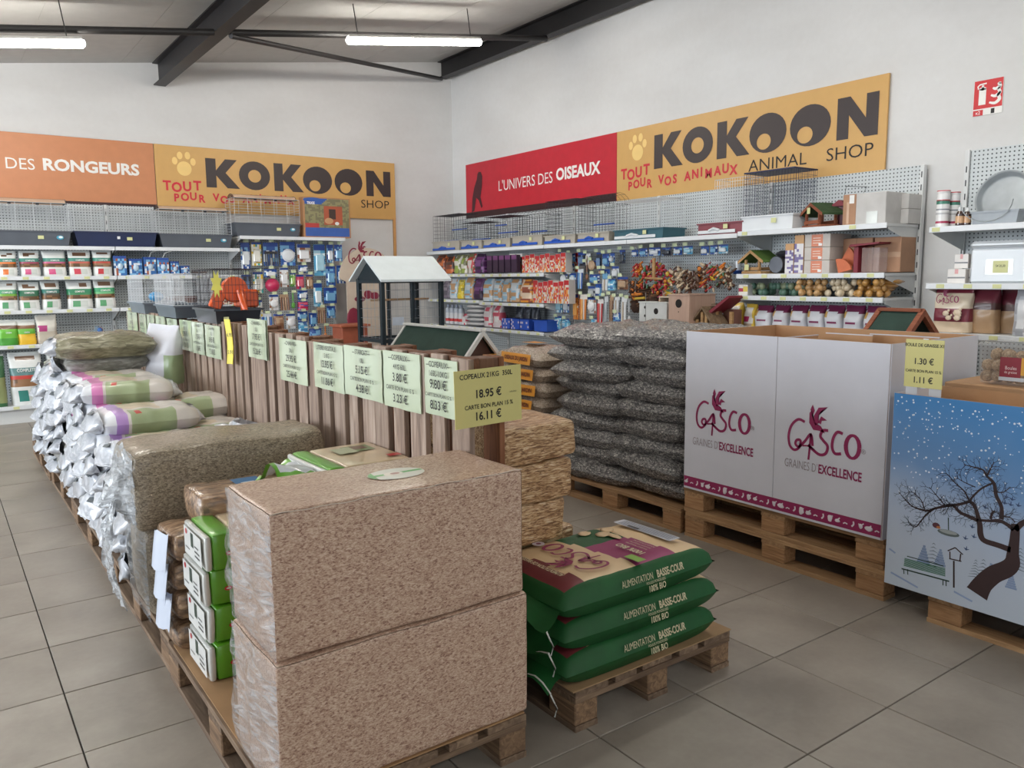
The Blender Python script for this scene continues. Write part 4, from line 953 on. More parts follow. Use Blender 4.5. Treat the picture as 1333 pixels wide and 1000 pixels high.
# ---------------- bird toys ----------------
TOYC = [(176, 44, 44), (206, 120, 40), (60, 110, 74), (196, 164, 56), (160, 50, 84), (88, 58, 42), (196, 176, 150), (60, 80, 130)]
def toy(y, z, h, n, cols, label, seed, wide=.05, x=6.02):
    t = thing('bird_toy', label, 'bird toy', (x, y, z), RZ, 'bird toys on the right peg wall'); rnd = random.Random(seed)
    MB().tube([(0, 0, 0), (0, 0, h)], .003, plain((200, 196, 190), .7), 4).build('cord', t)
    for c in set(cols):
        b = MB(); k = 0
        for i in range(n):
            if cols[i % len(cols)] != c: continue
            p = ((rnd.random()-.5)*wide*1.6, (rnd.random()-.5)*wide, h*.9*(i+.5)/n); s_ = rnd.uniform(.012, .026); k += 1
            if i % 3 == 0: b.blob(p, s_, pm(TOYC[c]), 7)
            elif i % 3 == 1: b.box(p, (s_*2.4, s_*1.2, s_*1.1), pm(TOYC[c]), .004, M=Euler((rnd.random(), rnd.random()*2, rnd.random())).to_matrix().to_4x4())
            else: b.tube([(p[0]-s_*1.6, p[1], p[2]-s_), (p[0]+s_*1.6, p[1], p[2]+s_)], s_*.45, pm(TOYC[c]), 6)
        b.build('bead', t, kind='stuff')
    return t
def hookto(bay, x, z):
    bl = bay.location; h_ = MB().tube([(0, .3, 0), (0, -.02, 0), (0, -.03, .012)], .003, white_metal, 5).build('peg_hook', bay, (bl.y-x, 6.06-bl.x, z))
CN = ['red', 'orange', 'green', 'yellow', 'pink', 'brown', 'cream', 'blue']
TOYS = [((6.12, 1.488, 0.091, 0.143), [0, 1]), ((6.006, 1.369, 0.089, 0.229), [0, 2, 1]), ((5.914, 1.44, 0.076, 0.219), [0, 5]), ((5.842, 1.315, 0.086, 0.311), [1, 0, 3]), ((5.768, 1.347, 0.085, 0.293), [0, 4, 2]), ((5.704, 1.332, 0.084, 0.261), [4, 0]), ((5.63, 1.302, 0.083, 0.259), [2, 3, 6, 0]),
        ((5.545, 1.394, 0.071, 0.196), [6, 6, 5]), ((5.468, 1.364, 0.08, 0.18), [5, 6]), ((5.398, 1.29, 0.079, 0.268), [5, 6, 5]), ((5.311, 1.365, 0.077, 0.177), [5, 5, 6]), ((5.207, 1.395, 0.076, 0.197), [5, 1]), ((5.15, 1.337, 0.075, 0.304), [5, 6, 0]), ((5.059, 1.453, 0.092, 0.143), [2, 3, 0]), ((4.985, 1.396, 0.072, 0.214), [5, 2, 1]), ((4.922, 1.368, 0.053, 0.212), [5, 6]), ((6.128, 1.247, 0.114, 0.201), [5, 1, 5]), ((5.555, 1.181, 0.082, 0.183), [6, 5]), ((5.733, 1.239, 0.106, 0.247), [1, 0, 4])]
for i, ((a, zb, w_, h), cols) in enumerate(TOYS):
    toy(a, zb, h, 24, cols, '%s wooden bird toy, %s from the left in the hanging cluster' % (' and '.join(list(dict.fromkeys(CN[c] for c in cols))[:2]), ORD[i]), i, .075)
    hookto(bay4, a, zb+h)
# perches: T shaped wooden stand and coconut roots
t = thing('wooden_perch', 'pale wooden T shaped perch hanging over the red bird toys', 'perch', ((5.95, 5.795, 1.471)), RZ); MB().tube([(0, 0, 0), (0, 0, .2)], .018, PINE, 8).build('post', t); MB().tube([(-.12, 0, 0), (.12, 0, -.01)], .011, PINE, 8).build('crossbar', t)
for i, (p, s_) in enumerate(zip([((6.1, 6.175, 1.342)), ((6.1, 6.06, 1.279)), ((6.1, 5.926, 1.233)), ((6.1, 6.172, 1.179))], (.09, .1, .1, .08))):
    t = thing('coconut_toy', 'dark brown shredded coconut nest, %s in the clump left of the nest boxes' % ['upper left', 'middle', 'right', 'lowest'][i], 'bird toy', p, RZ, 'brown coconut nests')
    b = MB(); rnd = random.Random(i)
    for k in range(26):
        a1 = rnd.random()*6.28; zz = rnd.uniform(-s_, s_); r_ = s_*1.1*math.sqrt(max(.1, 1-(zz/s_)**2)); pts = [(r_*math.cos(a1+q*.5), r_*math.sin(a1+q*.5)*.7, zz+q*.008) for q in range(5)]
        b.tube(pts, .009, pm(((96, 66, 46), (70, 46, 34), (120, 84, 56))[k % 3], .8, 0), 5)
    b.blob((0, 0, 0), s_*.95, pm((62, 42, 32), .9, 0), 10, i, .3); b.build('husk', t)
for i, (p, c) in enumerate(((((6, 6.084, 1.297)), 1), (((6, 6.038, 1.257)), 3))):
    t = thing('wooden_peg_toy', '%s peg stuck across the brown coconut nests' % CN[c], 'bird toy', p, RZ); MB().tube([(-.07, 0, 0), (.07, 0, .01)], .014, pm(TOYC[c]), 8).build('peg', t)

# ---------------- nest boxes on the lower shelf ----------------
def nestbox(rect, d, label, mat, holes, side=None, plane=5.72, z=None, name='nest_box', tilt=0):
    t, w_, h = put('R', plane, rect, z, d, name, label, 'nest box', 'nest boxes above the sunflower seed sacks', tilt)
    MB().box((0, 0, h/2), (w_, d, h-.016), mat, .003).build('box', t); MB().box((0, -.003, h-.006), (w_+.01, d+.012, .012), mat, .002).build('lid', t)
    for (u, v, r) in holes:
        b = MB(); disc(b, w_*u, h*v, r, r, plain((26, 20, 18), .8), -d/2-.0012, 18); b.build('entrance_hole', t)
    return t, w_, h
BIRCH = wood('pale_birch_ply', (196, 176, 154), (214, 196, 176), (226, 210, 192), 2, .6); PINKW = wood('pinkish_ply', (176, 146, 130), (194, 164, 146), (204, 176, 158), 2, .6)
WPAINT = plain((206, 208, 206), .6, noise_amt=.04)
Z4 = .893
def zfix(rect, z): return (rect[0], z, rect[2], rect[1]+rect[3]-z)
t, w_, h = nestbox(zfix((5.579, 1.002, 0.372, 0.24), Z4), .16, 'white nest box with three round holes, leftmost above the grey sacks', WPAINT, [(-.28, .84, .014), (-.28, .6, .014), (.12, .74, .03), (.12, .5, .008)], z=Z4)
b = MB(); b.box((-.095, -.082, .27), (.004, .002, .34), plain((150, 150, 148), .7)); b.build('joint', t)
t, w_, h = put('R', 5.76, zfix((5.456, 1.013, 0.151, 0.282), Z4), Z4, .2, 'open_nest_box', 'open pale nest box with slanting front, between the white and the tall one', 'nest box', 'nest boxes above the sunflower seed sacks')
for (c, d_, n_) in (((-w_/2, 0, h/2), (.012, .2, h), 'side_panel'), ((w_/2, 0, h/2), (.012, .2, h), 'side_panel'), ((0, .09, h/2), (w_, .012, h), 'back_panel'), ((0, 0, h-.006), (w_, .2, .012), 'lid'), ((0, 0, .01), (w_, .2, .02), 'floor_board'), ((0, 0, h*.66), (w_, .2, .012), 'floor_board')): MB().box(c, d_, BIRCH, .002).build(n_, t)
o = MB().box((0, 0, 0), (w_*1.05, .012, h*.5), BIRCH, .002).build('front_flap', t, (-.03, -.14, h*.38), (R(-14), R(10), 0))
nestbox(zfix((5.151, 1.018, 0.256, 0.305), Z4), .36, 'tall pinkish plywood nest box with one large round hole', PINKW, [(0.0, .80, .04), (0.0, .62, .006)], plane=5.62, z=Z4)
t, w_, h = put('R', 5.66, zfix((4.896, 1.035, 0.287, 0.18), Z4), Z4, .18, 'gabled_feeder', 'weathered wooden gabled feeder with upright slats in front of the nest boxes', 'feeder', tilt=R(-10))
GREYW = wood('weathered_wood', (92, 74, 56), (128, 106, 82), (156, 132, 104), 2)
for sx in (-1, 1):
    q = [(sx*w_*.55, h*.52), (0, h), (0, h*.93), (sx*w_*.55, h*.45)]
    MB().prism(q if sx < 0 else q[::-1], -.09, .09, GREYW).build('roof_panel', t)
for k, hh in ((-.33, .62), (-.08, .85), (.12, .82), (.36, .6)): MB().box((w_*k, -.06, h*hh/2), (.035, .018, h*hh), PINE, .002).build('slat', t)
MB().box((0, 0, .3*h*.2), (w_*.9, .17, .03), PINE, .003).build('floor_board', t); MB().box((0, .07, h*.3), (w_*.8, .01, h*.6), plain((70, 54, 44), .8)).build('back_panel', t)
t, w_, h = put('R', 5.72, zfix((4.741, 1.046, 0.25, 0.267), Z4), Z4, .2, 'red_roof_feeder', 'wooden feeder with a single sloping dark red roof', 'feeder')
MB().prism([(-w_*.5, h*.66), (w_*.35, h), (w_*.42, h*.96), (-w_*.42, h*.61)][::-1], -.12, .1, PLUM).build('roof', t)
for sx in (-.35, .32): MB().box((w_*sx, -.05, h*.33), (.03, .03, h*.66), PINE, .002).build('post', t)
MB().box((0, .06, h*.35), (w_*.8, .012, h*.7), plain((110, 70, 56), .7)).build('back_panel', t); MB().box((.02, -.06, h*.28), (w_*.7, .02, .05), PINE, .002).build('rail', t)
for k in range(5): MB().box((-w_*.42, -.03, .06+k*.07), (.05, .09, .012), GREYW, .001).build('slat', t)

# ---------------- feeders bay lower shelves ----------------
t, w_, h = put('R', 5.95, (4.688, 1.301, 0.102, 0.096), 1.312, .1, 'suet_pack', 'small white printed suet pack at the left end of the net ball shelf', 'packet'); box_mesh(w_, h, .09, lambda u, v, f: (180, 50, 80) if (u < .45 and .4 < v < .75) else ((226, 200, 90) if u > .55 and .3 < v < .8 else (226, 222, 214)), 4, 6).build('carton', t)
rnd = random.Random(8)
xs = [(972+i*5.5) for i in range(14)]
NB = [(4.602, 1.302, 0.1, 0.096), (4.491, 1.304, 0.106, 0.121), (4.383, 1.305, 0.095, 0.107), (4.278, 1.307, 0.1, 0.132), (4.171, 1.302, 0.098, 0.124), (4.069, 1.303, 0.088, 0.09)]
for i, r in enumerate(NB):
    t, w_, h = put('R', 5.98, r, 1.312, .2, 'net_of_fat_balls', 'green net of fat balls, %s from the left' % ORD[i], 'bird food', 'green nets of fat balls')
    b = MB()
    for k in range(9): b.blob((rnd.uniform(-.5, .5)*w_, rnd.uniform(-.07, .07), .03+(k//5)*.05), .032, pm(((96, 130, 112), (74, 110, 96), (140, 150, 120))[k % 3], .5, .5), 7, k, .25)
    b.build('fat_ball', t, kind='stuff')
for i in range(9):
    t = thing('seed_pouch', 'crinkled clear pouch of %s, %s from the left on the net ball shelf' % (['tan pellets', 'cream fat balls', 'golden seeds'][i//3], ORD[i]), 'bird food', (5.98+.03*(i % 2), 4.09-.085*i, 1.312), RZ, 'crinkled pouches on the net ball shelf')
    c = [(190, 150, 100), (216, 200, 172), (188, 140, 74)][i//3]; b = MB()
    for k in range(8): b.blob((rnd.uniform(-.04, .04), rnd.uniform(-.07, .07), .03+(k//3)*.042), .03, pm(c, .25, 1), 7, k, .35)
    b.build('filling', t, kind='stuff'); 
for i in range(4):
    t = thing('seed_pouch', 'golden brown pouch, %s from the left at the right end of the net ball shelf' % ORD[i], 'bird food', (6.12, 3.50-.03*i, 1.312+.03*i), RZ, 'golden pouches beside the end upright'); MB().blob((0, 0, .03), .1, pm((180, 130, 60), .3, .8), 10, i, .2, (.9, 1.4, .3)).build('pouch', t)
SBAG = [(4.779, 1.034, 0.13, 0.21), (4.625, 1.041, 0.126, 0.193)]
for i, r in enumerate(SBAG):
    t, w_, h = put('R', 5.95, zfix(r, 1.012), 1.012, .12, 'yellow_seed_pack', 'tall white and yellow seed pack, %s of the pair' % ['left', 'right'][i], 'bag', 'yellow seed packs'); bag_mesh(w_*.95, h, .1, lambda u, v, f: (224, 190, 70) if v > .85 or (u > .8) else ((170, 40, 90) if (.3 < v < .5 and u < .5) else ((190, 170, 150) if v < .25 else (228, 224, 218))), 130+i).build('pouch', t)
WB = [(4.485, 1.047, 0.171, 0.176), (4.305, 1.055, 0.156, 0.173), (4.129, 1.056, 0.165, 0.176), (3.961, 1.063, 0.158, 0.172), (3.795, 1.064, 0.159, 0.175), (3.626, 1.072, 0.166, 0.171), (3.453, 1.068, 0.152, 0.173)]
for i, r in enumerate(WB):
    t, w_, h = put('R', 5.95, zfix(r, 1.012), 1.012, .15, 'white_seed_bag', 'white seed bag with plum top, %s from left above the white carton' % ORD[i], 'bag', 'white seed bags with plum tops')
    bag_mesh(w_*.97, h, .15, lambda u, v, f: (112, 36, 76) if v > .84-.12*u else ((200, 160, 90) if .6 < v < .8 and u < .3 else ((130, 40, 90) if .34 < v < .42 and .3 < u < .8 else (214, 216, 224))), 140+i).build('pouch', t)
# brown hutch with green roof behind the white cartons
t = thing('hutch_roof', 'red-brown wooden hutch with dark green gabled roof behind the white cartons', 'hutch', (5.2, 3.0, 0), RZ)
pA, pB = ((5, 2.872, 1.258)), ((5, 2.59, 1.266)); pL, pR_ = ((4.9, 2.902, 1.131)), ((4.9, 2.465, 1.143))
t.location = (5.05, (pA[1]+pB[1])/2, 0); Lr = abs(pA[1]-pB[1]); zt = pA[2]; ze = zt-.17
for sy in (-1, 1):
    q = [(sy*.22, ze), (0, zt), (0, zt-.02), (sy*.22, ze-.02)]
    MB().prism(q if sy < 0 else q[::-1], -Lr/2, Lr/2, DFELT, axis='x').build('roof_panel', t)
    for sx in (-1, 1):
        q = [(sy*.24, ze-.012), (0, zt+.014), (0, zt-.03), (sy*.24, ze-.05)]
        MB().prism(q if sy < 0 else q[::-1], sx*Lr/2-.016, sx*Lr/2+.016, REDW, axis='x').build('barge_board', t)
MB().box((0, 0, zt+.006), (Lr, .05, .022), REDW, .003).build('ridge_board', t)
MB().box((0, 0, ze/2), (Lr*.92, .34, ze), REDW, .004).build('body', t)
MB().prism([(-.2, ze-.03), (.2, ze-.03), (0, zt-.03)], -Lr/2+.03, -Lr/2+.045, REDW, axis='x').build('gable_board', t)

# ---------------- right edge bay ----------------
for i, r in enumerate([(2.947, 1.841, 0.092, 0.259), (2.914, 1.847, 0.065, 0.249)]):
    t, w_, h = put('R', 5.9+.08*i, r, 1.822, .09, 'white_canister', ['front', 'rear'][i]+' white canister with red lid and green-red label on the right edge top shelf', 'canister', 'white canisters')
    R_ = .043; MB().lathe([(R_*.96, 0), (R_, .01), (R_, h-.03), (R_*.95, h-.02)], pm((232, 232, 232)), 20).build('body', t); MB().lathe([(R_, h-.02), (R_*1.02, h-.018), (R_*1.02, h-.004), (R_*.9, h)], pm((226, 226, 226)), 20).build('lid', t); MB().lathe([(R_*1.03, h-.008), (R_*1.03, h-.002)], pm((200, 50, 60)), 20).build('lid_ring', t)
    b = MB()
    for z_, hh, c in ((.62, .10, (60, 130, 110)), (.7, .04, (190, 40, 60)), (.46, .03, (110, 120, 130)), (.34, .05, (190, 190, 194)), (.1, .06, (170, 40, 80))): b.lathe([(R_*1.012, h*z_), (R_*1.012, h*(z_+hh))], pm(c), 20)
    b.build('label', t)
for i, r in enumerate([(2.816, 1.844, 0.058, 0.133), (2.781, 1.843, 0.052, 0.127)]):
    t, w_, h = put('R', 5.9+.03*i, r, 1.822, .05, 'brown_bottle', 'brown medicine bottle with white cap, %s one' % ['left', 'right'][i], 'bottle', 'brown medicine bottles')
    MB().lathe([(.026, 0), (.027, .01), (.027, h*.62), (.015, h*.78)], plain((60, 34, 24), .12, coat=1), 16).build('bottle', t); MB().lathe([(.0274, .02), (.0274, h*.52)], pm((212, 170, 130)), 16).build('label', t); MB().lathe([(.013, h*.78), (.013, h)], pm((224, 226, 226)), 12).build('cap', t)
GALV = plain((176, 182, 186), .38, metal=.25, noise_amt=.08)
t = thing('galvanised_tray', 'large round galvanised metal tray leaning upright on the top shelf at the right edge', 'tray', ((6.1, 2.633, 1.84)), (R(-10), 0, RZ))
t.rotation_euler = (0, 0, RZ)
rr = .182
b = MB(); b.lathe([(.001, .05), (rr*.86, .05), (rr*.9, .045), (rr*.98, 0), (rr*1.03, -.006), (rr*1.03, .002), (rr, .006), (rr*.92, .055), (.001, .058)], GALV, 36, (0, 0, rr*1.03), axis='y'); b.build('tray', t, rot=(R(-14), 0, 0))
t, w_, h = put('R', 5.92, (2.589, 1.831, 0.31, 0.093), 1.822, .12, 'metal_trough', 'small galvanised rectangular trough in front of the round tray', 'trough'); b = MB(); tray(b, w_, .12, h, plain((150, 156, 162), .45, metal=.2), .9, .006); b.build('trough', t)
t = thing('wire_loop', 'wire handle loop hanging over the metal trough', 'handle', (5.91, 2.64, 1.822), RZ); MB().tube([(.17*math.sin(a/10*PI-PI/2), -.0, .16-.14*math.cos(a/10*PI-PI/2)) for a in range(11)], .003, GALV, 5).build('loop', t)
for i, r in enumerate([(2.8, 1.572, 0.105, 0.124), (2.805, 1.448, 0.137, 0.124), (2.777, 1.448, 0.094, 0.124)]):
    t, w_, h = put('R', 5.9+.05*(i != 1), r, 1.422+(.105 if i == 0 else 0), .07, 'small_white_carton', '%s small white printed carton beside the large plastic box' % ['upper', 'front lower', 'rear lower'][i], 'box', 'small white cartons')
    box_mesh(w_*.9, .1, .06, lambda u, v, f: (214, 150, 150) if v > .7 and .3 < u < .7 else ((120, 120, 124) if .3 < v < .42 or .5 < v < .58 else (226, 222, 218)), 5, 9, side=(220, 212, 204)).build('carton', t)
t, w_, h = put('R', 5.9, (2.52, 1.447, 0.402, 0.293), 1.422, .4, 'white_plastic_box', 'large white plastic storage box with paper label at the right edge', 'box')
PLW = plain((206, 212, 218), .3, coat=.4, noise_amt=.02); MB().box((0, 0, h*.41), (w_, .38, h*.82), PLW, .015).build('box', t); MB().box((0, 0, h*.9), (w_*1.03, .40, h*.17), PLW, .02).build('lid', t)
b = MB(); quad(b, -w_*.24, w_*.2, h*.2, h*.56, pm((200, 206, 200), .15, 1), -.1915); quad(b, -w_*.12, w_*.12, h*.24, h*.52, tag_yel, -.192); put_text(b, '54 20,30', 0, -.1926, h*.4, .022, ink, .01, .8); b.build('label', t)
rb = (2.835, 1.066, 0.273, 0.317)
MAR = lambda u, v, f: (120, 36, 56) if v > .92 or .26 < v < .56 else ((222, 200, 172) if v < .26 else (226, 212, 190))
t, w_, h = put('R', 5.9, zfix(rb, 1.072), 1.072, .14, 'poultry_feed_bag', 'cream and maroon poultry feed bag on the lower shelf at the right edge', 'bag'); bag_mesh(w_*.97, h, .13, MAR, 160, n=28, m=20).build('pouch', t)
b = MB()
for (x, z, s_) in ((-.02, .44, .02), (.06, .46, .025), (.0, .34, .018), (.06, .34, .02)): b.blob((x, -.082, h*z), s_, pm((226, 206, 180)), 7, sc=(1.3, .1, 1)); b.blob((x+.02, -.083, h*z+s_), s_*.5, pm((226, 206, 180)), 6, sc=(1, .1, 1))
b.build('hen_print', t)
GM2 = plain((140, 30, 70), .5)
MAG = plain((142, 34, 84), .5, noise_amt=.02)
def gasco(b, M, s, mat, y=-.002, hen=True):
    """hand drawn word mark, s = width of the word"""
    def rb_(pts, w_): ribbon(b, [(p[0]*s, p[1]*s) for p in smooth(pts, 5)], w_*s*1.4, mat, y, M)
    rb_([(.24, .44), (.15, .46), (.06, .38), (.02, .25), (.04, .12), (.11, .07), (.18, .12), (.19, .20), (.14, .20), (.12, .15), (.17, .12), (.25, .20), (.33, .30), (.36, .16)], .024)
    rb_([(.22, .14), (.30, .15), (.38, .12)], .014)
    rb_([(.33, .31), (.32, .12), (.31, -.02)], .02)
    rb_([(.56, .38), (.49, .37), (.46, .30), (.50, .25), (.56, .19), (.54, .10), (.46, .07), (.36, .12), (.30, .17)], .026)
    rb_([(.75, .37), (.68, .38), (.63, .30), (.62, .19), (.66, .12), (.74, .13)], .026)
    pts = [(.88+.085*math.cos(a), .235+.135*math.sin(a)) for a in [PI*2*k/20 for k in range(21)]]
    ribbon(b, [(p[0]*s, p[1]*s) for p in pts], [(.034+.018*abs(math.cos(PI*2*k/20)))*s for k in range(21)], mat, y, M)
    if hen:
        def poly(ps):
            P = [(p[0]*s, p[1]*s) for p in ps]
            vs = [(p[0], y, p[1]) for p in P]; c = (sum(p[0] for p in P)/len(P), y, sum(p[1] for p in P)/len(P)); vs.append(c); n = len(P)
            b.add([M @ Vector(v) for v in vs], [(i, (i+1) % n, n) for i in range(n)], mat)
        poly([(.30, .56), (.33, .60), (.33, .53), (.38, .44), (.46, .42), (.52, .34), (.44, .36), (.36, .36), (.30, .44)])
        poly([(.38, .42), (.36, .53), (.42, .64), (.54, .66), (.45, .60), (.42, .54), (.43, .45)])
        poly([(.42, .46), (.46, .54), (.54, .50), (.47, .49), (.46, .44)])
        poly([(.31, .60), (.34, .67), (.37, .60), (.35, .54)])
gb = MB(); gasco(gb, Matrix.Translation((-w_*.34, -.078, h*.64)), .16, MAG); gb.build('lettering', t)
for i in range(2):
    t = thing('poultry_feed_bag', ['maroon and cream feed bag just behind the front poultry bag', 'slumped tan and maroon feed bag at the back of the lower right shelf'][i], 'bag', (6.04+.1*i, 2.66-.17*i, 1.072), RZ+R(12)*i); bag_mesh(.2, .33-.02*i, .13, lambda u, v, f: (104, 34, 50) if v > .62 else ((190, 156, 120) if v < .5 else (84, 50, 46)), 170+i).build('pouch', t)
t, w_, h = put('R', 5.9, (2.346, 1.05, 0.167, 0.336), 1.072, .16, 'white_plastic_sack', 'white and grey plastic sack cut off by the right edge', 'bag'); bag_mesh(w_, h, .16, stn((222, 224, 228), (196, 200, 208), (170, 172, 180))(4), 180).build('pouch', t)

# ---------------- middle of the shop ----------------
# round maroon and cream board behind the aviary
t = thing('display_board', 'cream display board with rounded top and plum animal prints behind the aviary', 'board', (4.80, 10.0, 0))
CRM = plain((206, 190, 172), .6, noise_amt=.03)
cxy = (0, 1.66); n = 20
poly = [(-.30, 0), (.30, 0), (.30, 1.45)]+[(.40*math.cos(PI*k/n), 1.5+.40*math.sin(PI*k/n)) for k in range(n+1)]+[(-.30, 1.45)]
bb = MB(); vs = [(p[0], -.01, p[1]) for p in poly]
bb.prism(poly, -.012, .012, CRM); bb.build('board', t, (.0, 0, 0))
PLM = plain((140, 44, 66), .5)
b = MB()
b.X = Matrix.Translation((-.27, -.016, 1.66)); gasco(b, Matrix(), .5, PLM, 0); b.X = None; b.build('lettering', t)
b = MB()
for (x, z, r, sx, sz) in ((-.22, .95, .1, 1, 1.6), (-.12, 1.22, .05, 1.6, .8), (.0, 1.28, .05, 1.2, 1.2), (.1, 1.26, .05, 1.4, 1)): b.blob((x, -.016, z), r, PLM, 10, sc=(sx, .05, sz))
b.build('animal_print', t)
# tie back: orange box
q_ = (4.183, 0.672, 0.297, 0.237)
t = thing('terracotta_planter', 'terracotta orange wooden box between the peg wall and the aviary', 'box', (q_[0]+.05, 9.35, 0)); OW = plain((170, 92, 66), .6, noise_amt=.1)
MB().box((0, 0, .45), (.34, .3, .9), OW, .006).build('box', t); MB().box((0, 0, .915), (.4, .36, .03), plain((184, 104, 74), .55), .006).build('lid', t)

# aviary
t = thing('aviary', 'tall dark framed wire aviary with white pitched roof beyond the price cards', 'aviary', (4.40, 8.31, 0))
FR = plain((30, 44, 52), .4); WR = plain((228, 238, 242), .3, noise_amt=.02)
aw, ad, ez, rz_ = .375, .29, 1.49, 1.745
for sx in (-1, 1):
    for sy in (-1, 1): MB().box((sx*aw, sy*ad, .745), (.05, .05, 1.49), FR, .004).build('post', t)
for sy in (-1, 1): MB().box((0, sy*ad, .745), (.04, .04, 1.45), FR, .004).build('post', t)
for z in (.10, .80, 1.46):
    b = MB()
    for sy in (-1, 1): b.box((0, sy*ad, z), (2*aw, .035, .04), FR, .003)
    for sx in (-1, 1): b.box((sx*aw, 0, z), (.035, 2*ad, .04), FR, .003)
    b.build('rail', t)
for sy in (-1, 1):
    q = [(sy*(ad+.12), ez-.01), (0, rz_), (0, rz_-.025), (sy*(ad+.12), ez-.035)]
    MB().prism(q if sy < 0 else q[::-1], -aw-.07, aw+.07, WR, axis='x').build('roof_panel', t)
for sx in (-1, 1): MB().prism([(-ad-.06, ez-.02), (ad+.06, ez-.02), (0, rz_-.03)], sx*aw-.006, sx*aw+.006, FR, axis='x').build('gable_board', t)
AWR = plain((176, 184, 192), .35)
for (axis, sgn) in (('y', -1), ('y', 1), ('x', -1), ('x', 1)):
    b = MB(); L_ = aw if axis == 'y' else ad; k = int(2*L_/.09)
    for i in range(k+1):
        u = -L_+2*L_*i/k; p = (u, sgn*ad) if axis == 'y' else (sgn*aw, u); b.wire((*p, .1), (*p, 1.46), .0022, AWR)
    for i in range(14):
        z = .1+i*.105; p, q = ((-L_, sgn*ad), (L_, sgn*ad)) if axis == 'y' else ((sgn*aw, -L_), (sgn*aw, L_)); b.wire((*p, z), (*q, z), .0018, AWR)
    b.build('wire_panel', t)
MB().tube([(-aw, 0, 1.25), (aw, 0, 1.25)], .012, PINE, 8).build('perch', t)
MB().box((-.2, -ad-.03, 1.02), (.14, .003, .09), plain((206, 218, 234), .5)).build('paper_note', t)
MB().box((0, 0, .14), (2*aw-.04, 2*ad-.04, .04), plain((120, 70, 70), .6), .004).build('floor_tray', t)

# small animal hutch, dark green roof with white trim
t = thing('rabbit_hutch', 'rabbit hutch with dark green felt roof and white trim behind the front price cards', 'hutch', (3.63, 6.10, 0)); WTR = plain((206, 206, 204), .5, noise_amt=.03)
hl, hw, zt, ze = .65, .18, 1.06, .84
for sx in (-1, 1):
    q = [(sx*hw, ze), (0, zt), (0, zt-.02), (sx*hw, ze-.02)]
    MB().prism(q if sx < 0 else q[::-1], -hl, hl, DFELT).build('roof_panel', t)
    for sy in (-1, 1):
        q = [(sx*(hw+.01), ze-.0), (0, zt+.012), (0, zt-.035), (sx*(hw+.01), ze-.045)]
        MB().prism(q if sx < 0 else q[::-1], sy*hl-.016, sy*hl+.016, WTR).build('barge_board', t)
    MB().box((sx*(hw), 0, ze-.02), (.025, 2*hl, .035), WTR, .003).build('eave_board', t)
MB().box((0, 0, zt+.006), (.06, 2*hl+.03, .02), WTR, .003).build('ridge_board', t)
MB().prism([(-hw+.03, ze-.03), (hw-.03, ze-.03), (0, zt-.03)], -hl+.04, -hl+.05, plain((74, 50, 42), .8)).build('gable_board', t)
MB().box((0, 0, .40), (.32, 1.2, .8), plain((120, 84, 60), .7), .005).build('body', t)

# ---------------- pallets ----------------
PALV = [wood('pallet_board_wood', (84, 66, 52), (132, 108, 86), (168, 142, 116), 1), wood('pallet_cross_wood', (80, 62, 48), (124, 100, 78), (158, 132, 106), 0), wood('pallet_block_wood', (92, 70, 52), (140, 110, 82), (172, 140, 106), 1, 1.6)]
PALN = [wood('new_pallet_board_wood', (130, 98, 66), (176, 138, 98), (198, 162, 120), 1), wood('new_pallet_cross_wood', (124, 92, 62), (168, 130, 92), (190, 154, 112), 0), wood('new_pallet_block_wood', (128, 92, 60), (170, 128, 88), (192, 150, 108), 1, 1.6)]
SLAT = [wood('slat_wood', (112, 94, 82), (168, 144, 128), (200, 180, 164), 1, .9), wood('slat_cross_wood', (84, 52, 34), (124, 80, 52), (150, 104, 72), 0), wood('slat_block_wood', (90, 60, 44), (120, 84, 60), (140, 104, 78), 1), wood('slat_inner_wood', (92, 54, 32), (132, 84, 54), (156, 106, 72), 1)]
_pm = {}
def pmesh(key, mbf):
    if key not in _pm:
        o = mbf().build(key[0]); _pm[key] = o.data; bpy.data.objects.remove(o)
    return _pm[key]
def padd(name, me, par, loc, rot=None):
    o = bpy.data.objects.new(name, me); C.objects.link(o); o.parent = par; o.location = loc
    if rot: o.rotation_euler = rot
    return o
def pallet(label, loc, rz=0, Wd=.78, L=1.21, mats=PALV, group='wooden pallets', seed=0, stamp=True):
    t = thing('wooden_pallet', label, 'pallet', loc, rz, group); rnd = random.Random(seed)
    ws = [.145, .10, .145, .10, .145] if mats is not SLAT else [.112, .084, .112, .084, .112]; gp = (Wd-sum(ws))/4; x = 0; sid = id(mats)
    for w_ in ws:
        me = pmesh(('deck_board', w_, L, sid), lambda: MB().box((0, 0, 0), (w_, L, .022), mats[0], .002))
        padd('deck_board', me, t, (x+w_/2, L/2+rnd.uniform(-.006, .006), .133)); x += w_+gp
    for y in (.0725, L/2, L-.0725):
        me = pmesh(('cross_board', Wd, sid), lambda: MB().box((0, 0, 0), (Wd, .145, .021), mats[1], .002)); padd('cross_board', me, t, (Wd/2, y, .111))
        for x in (.05, Wd/2, Wd-.05):
            me = pmesh(('block', sid), lambda: MB().box((0, 0, 0), (.1, .14, .078), mats[2], .004)); padd('block', me, t, (x, y, .0615))
    for x in (.05, Wd/2, Wd-.05):
        me = pmesh(('skid_board', L, sid), lambda: MB().box((0, 0, 0), (.1, L, .022), mats[0] if mats is not SLAT else mats[3], .002)); padd('skid_board', me, t, (x, L/2, .011))
    return t
LP = [(1.885, 'wooden pallet under the two large pinkish bales at the front'), (3.125, 'wooden pallet under the grassy bales, second in the left row'), (4.365, 'wooden pallet under the white and pink litter sacks, third in the left row'), (5.605, 'wooden pallet, fourth in the left row, carrying grey topped sacks'), (6.845, 'wooden pallet at the far end of the left row')]
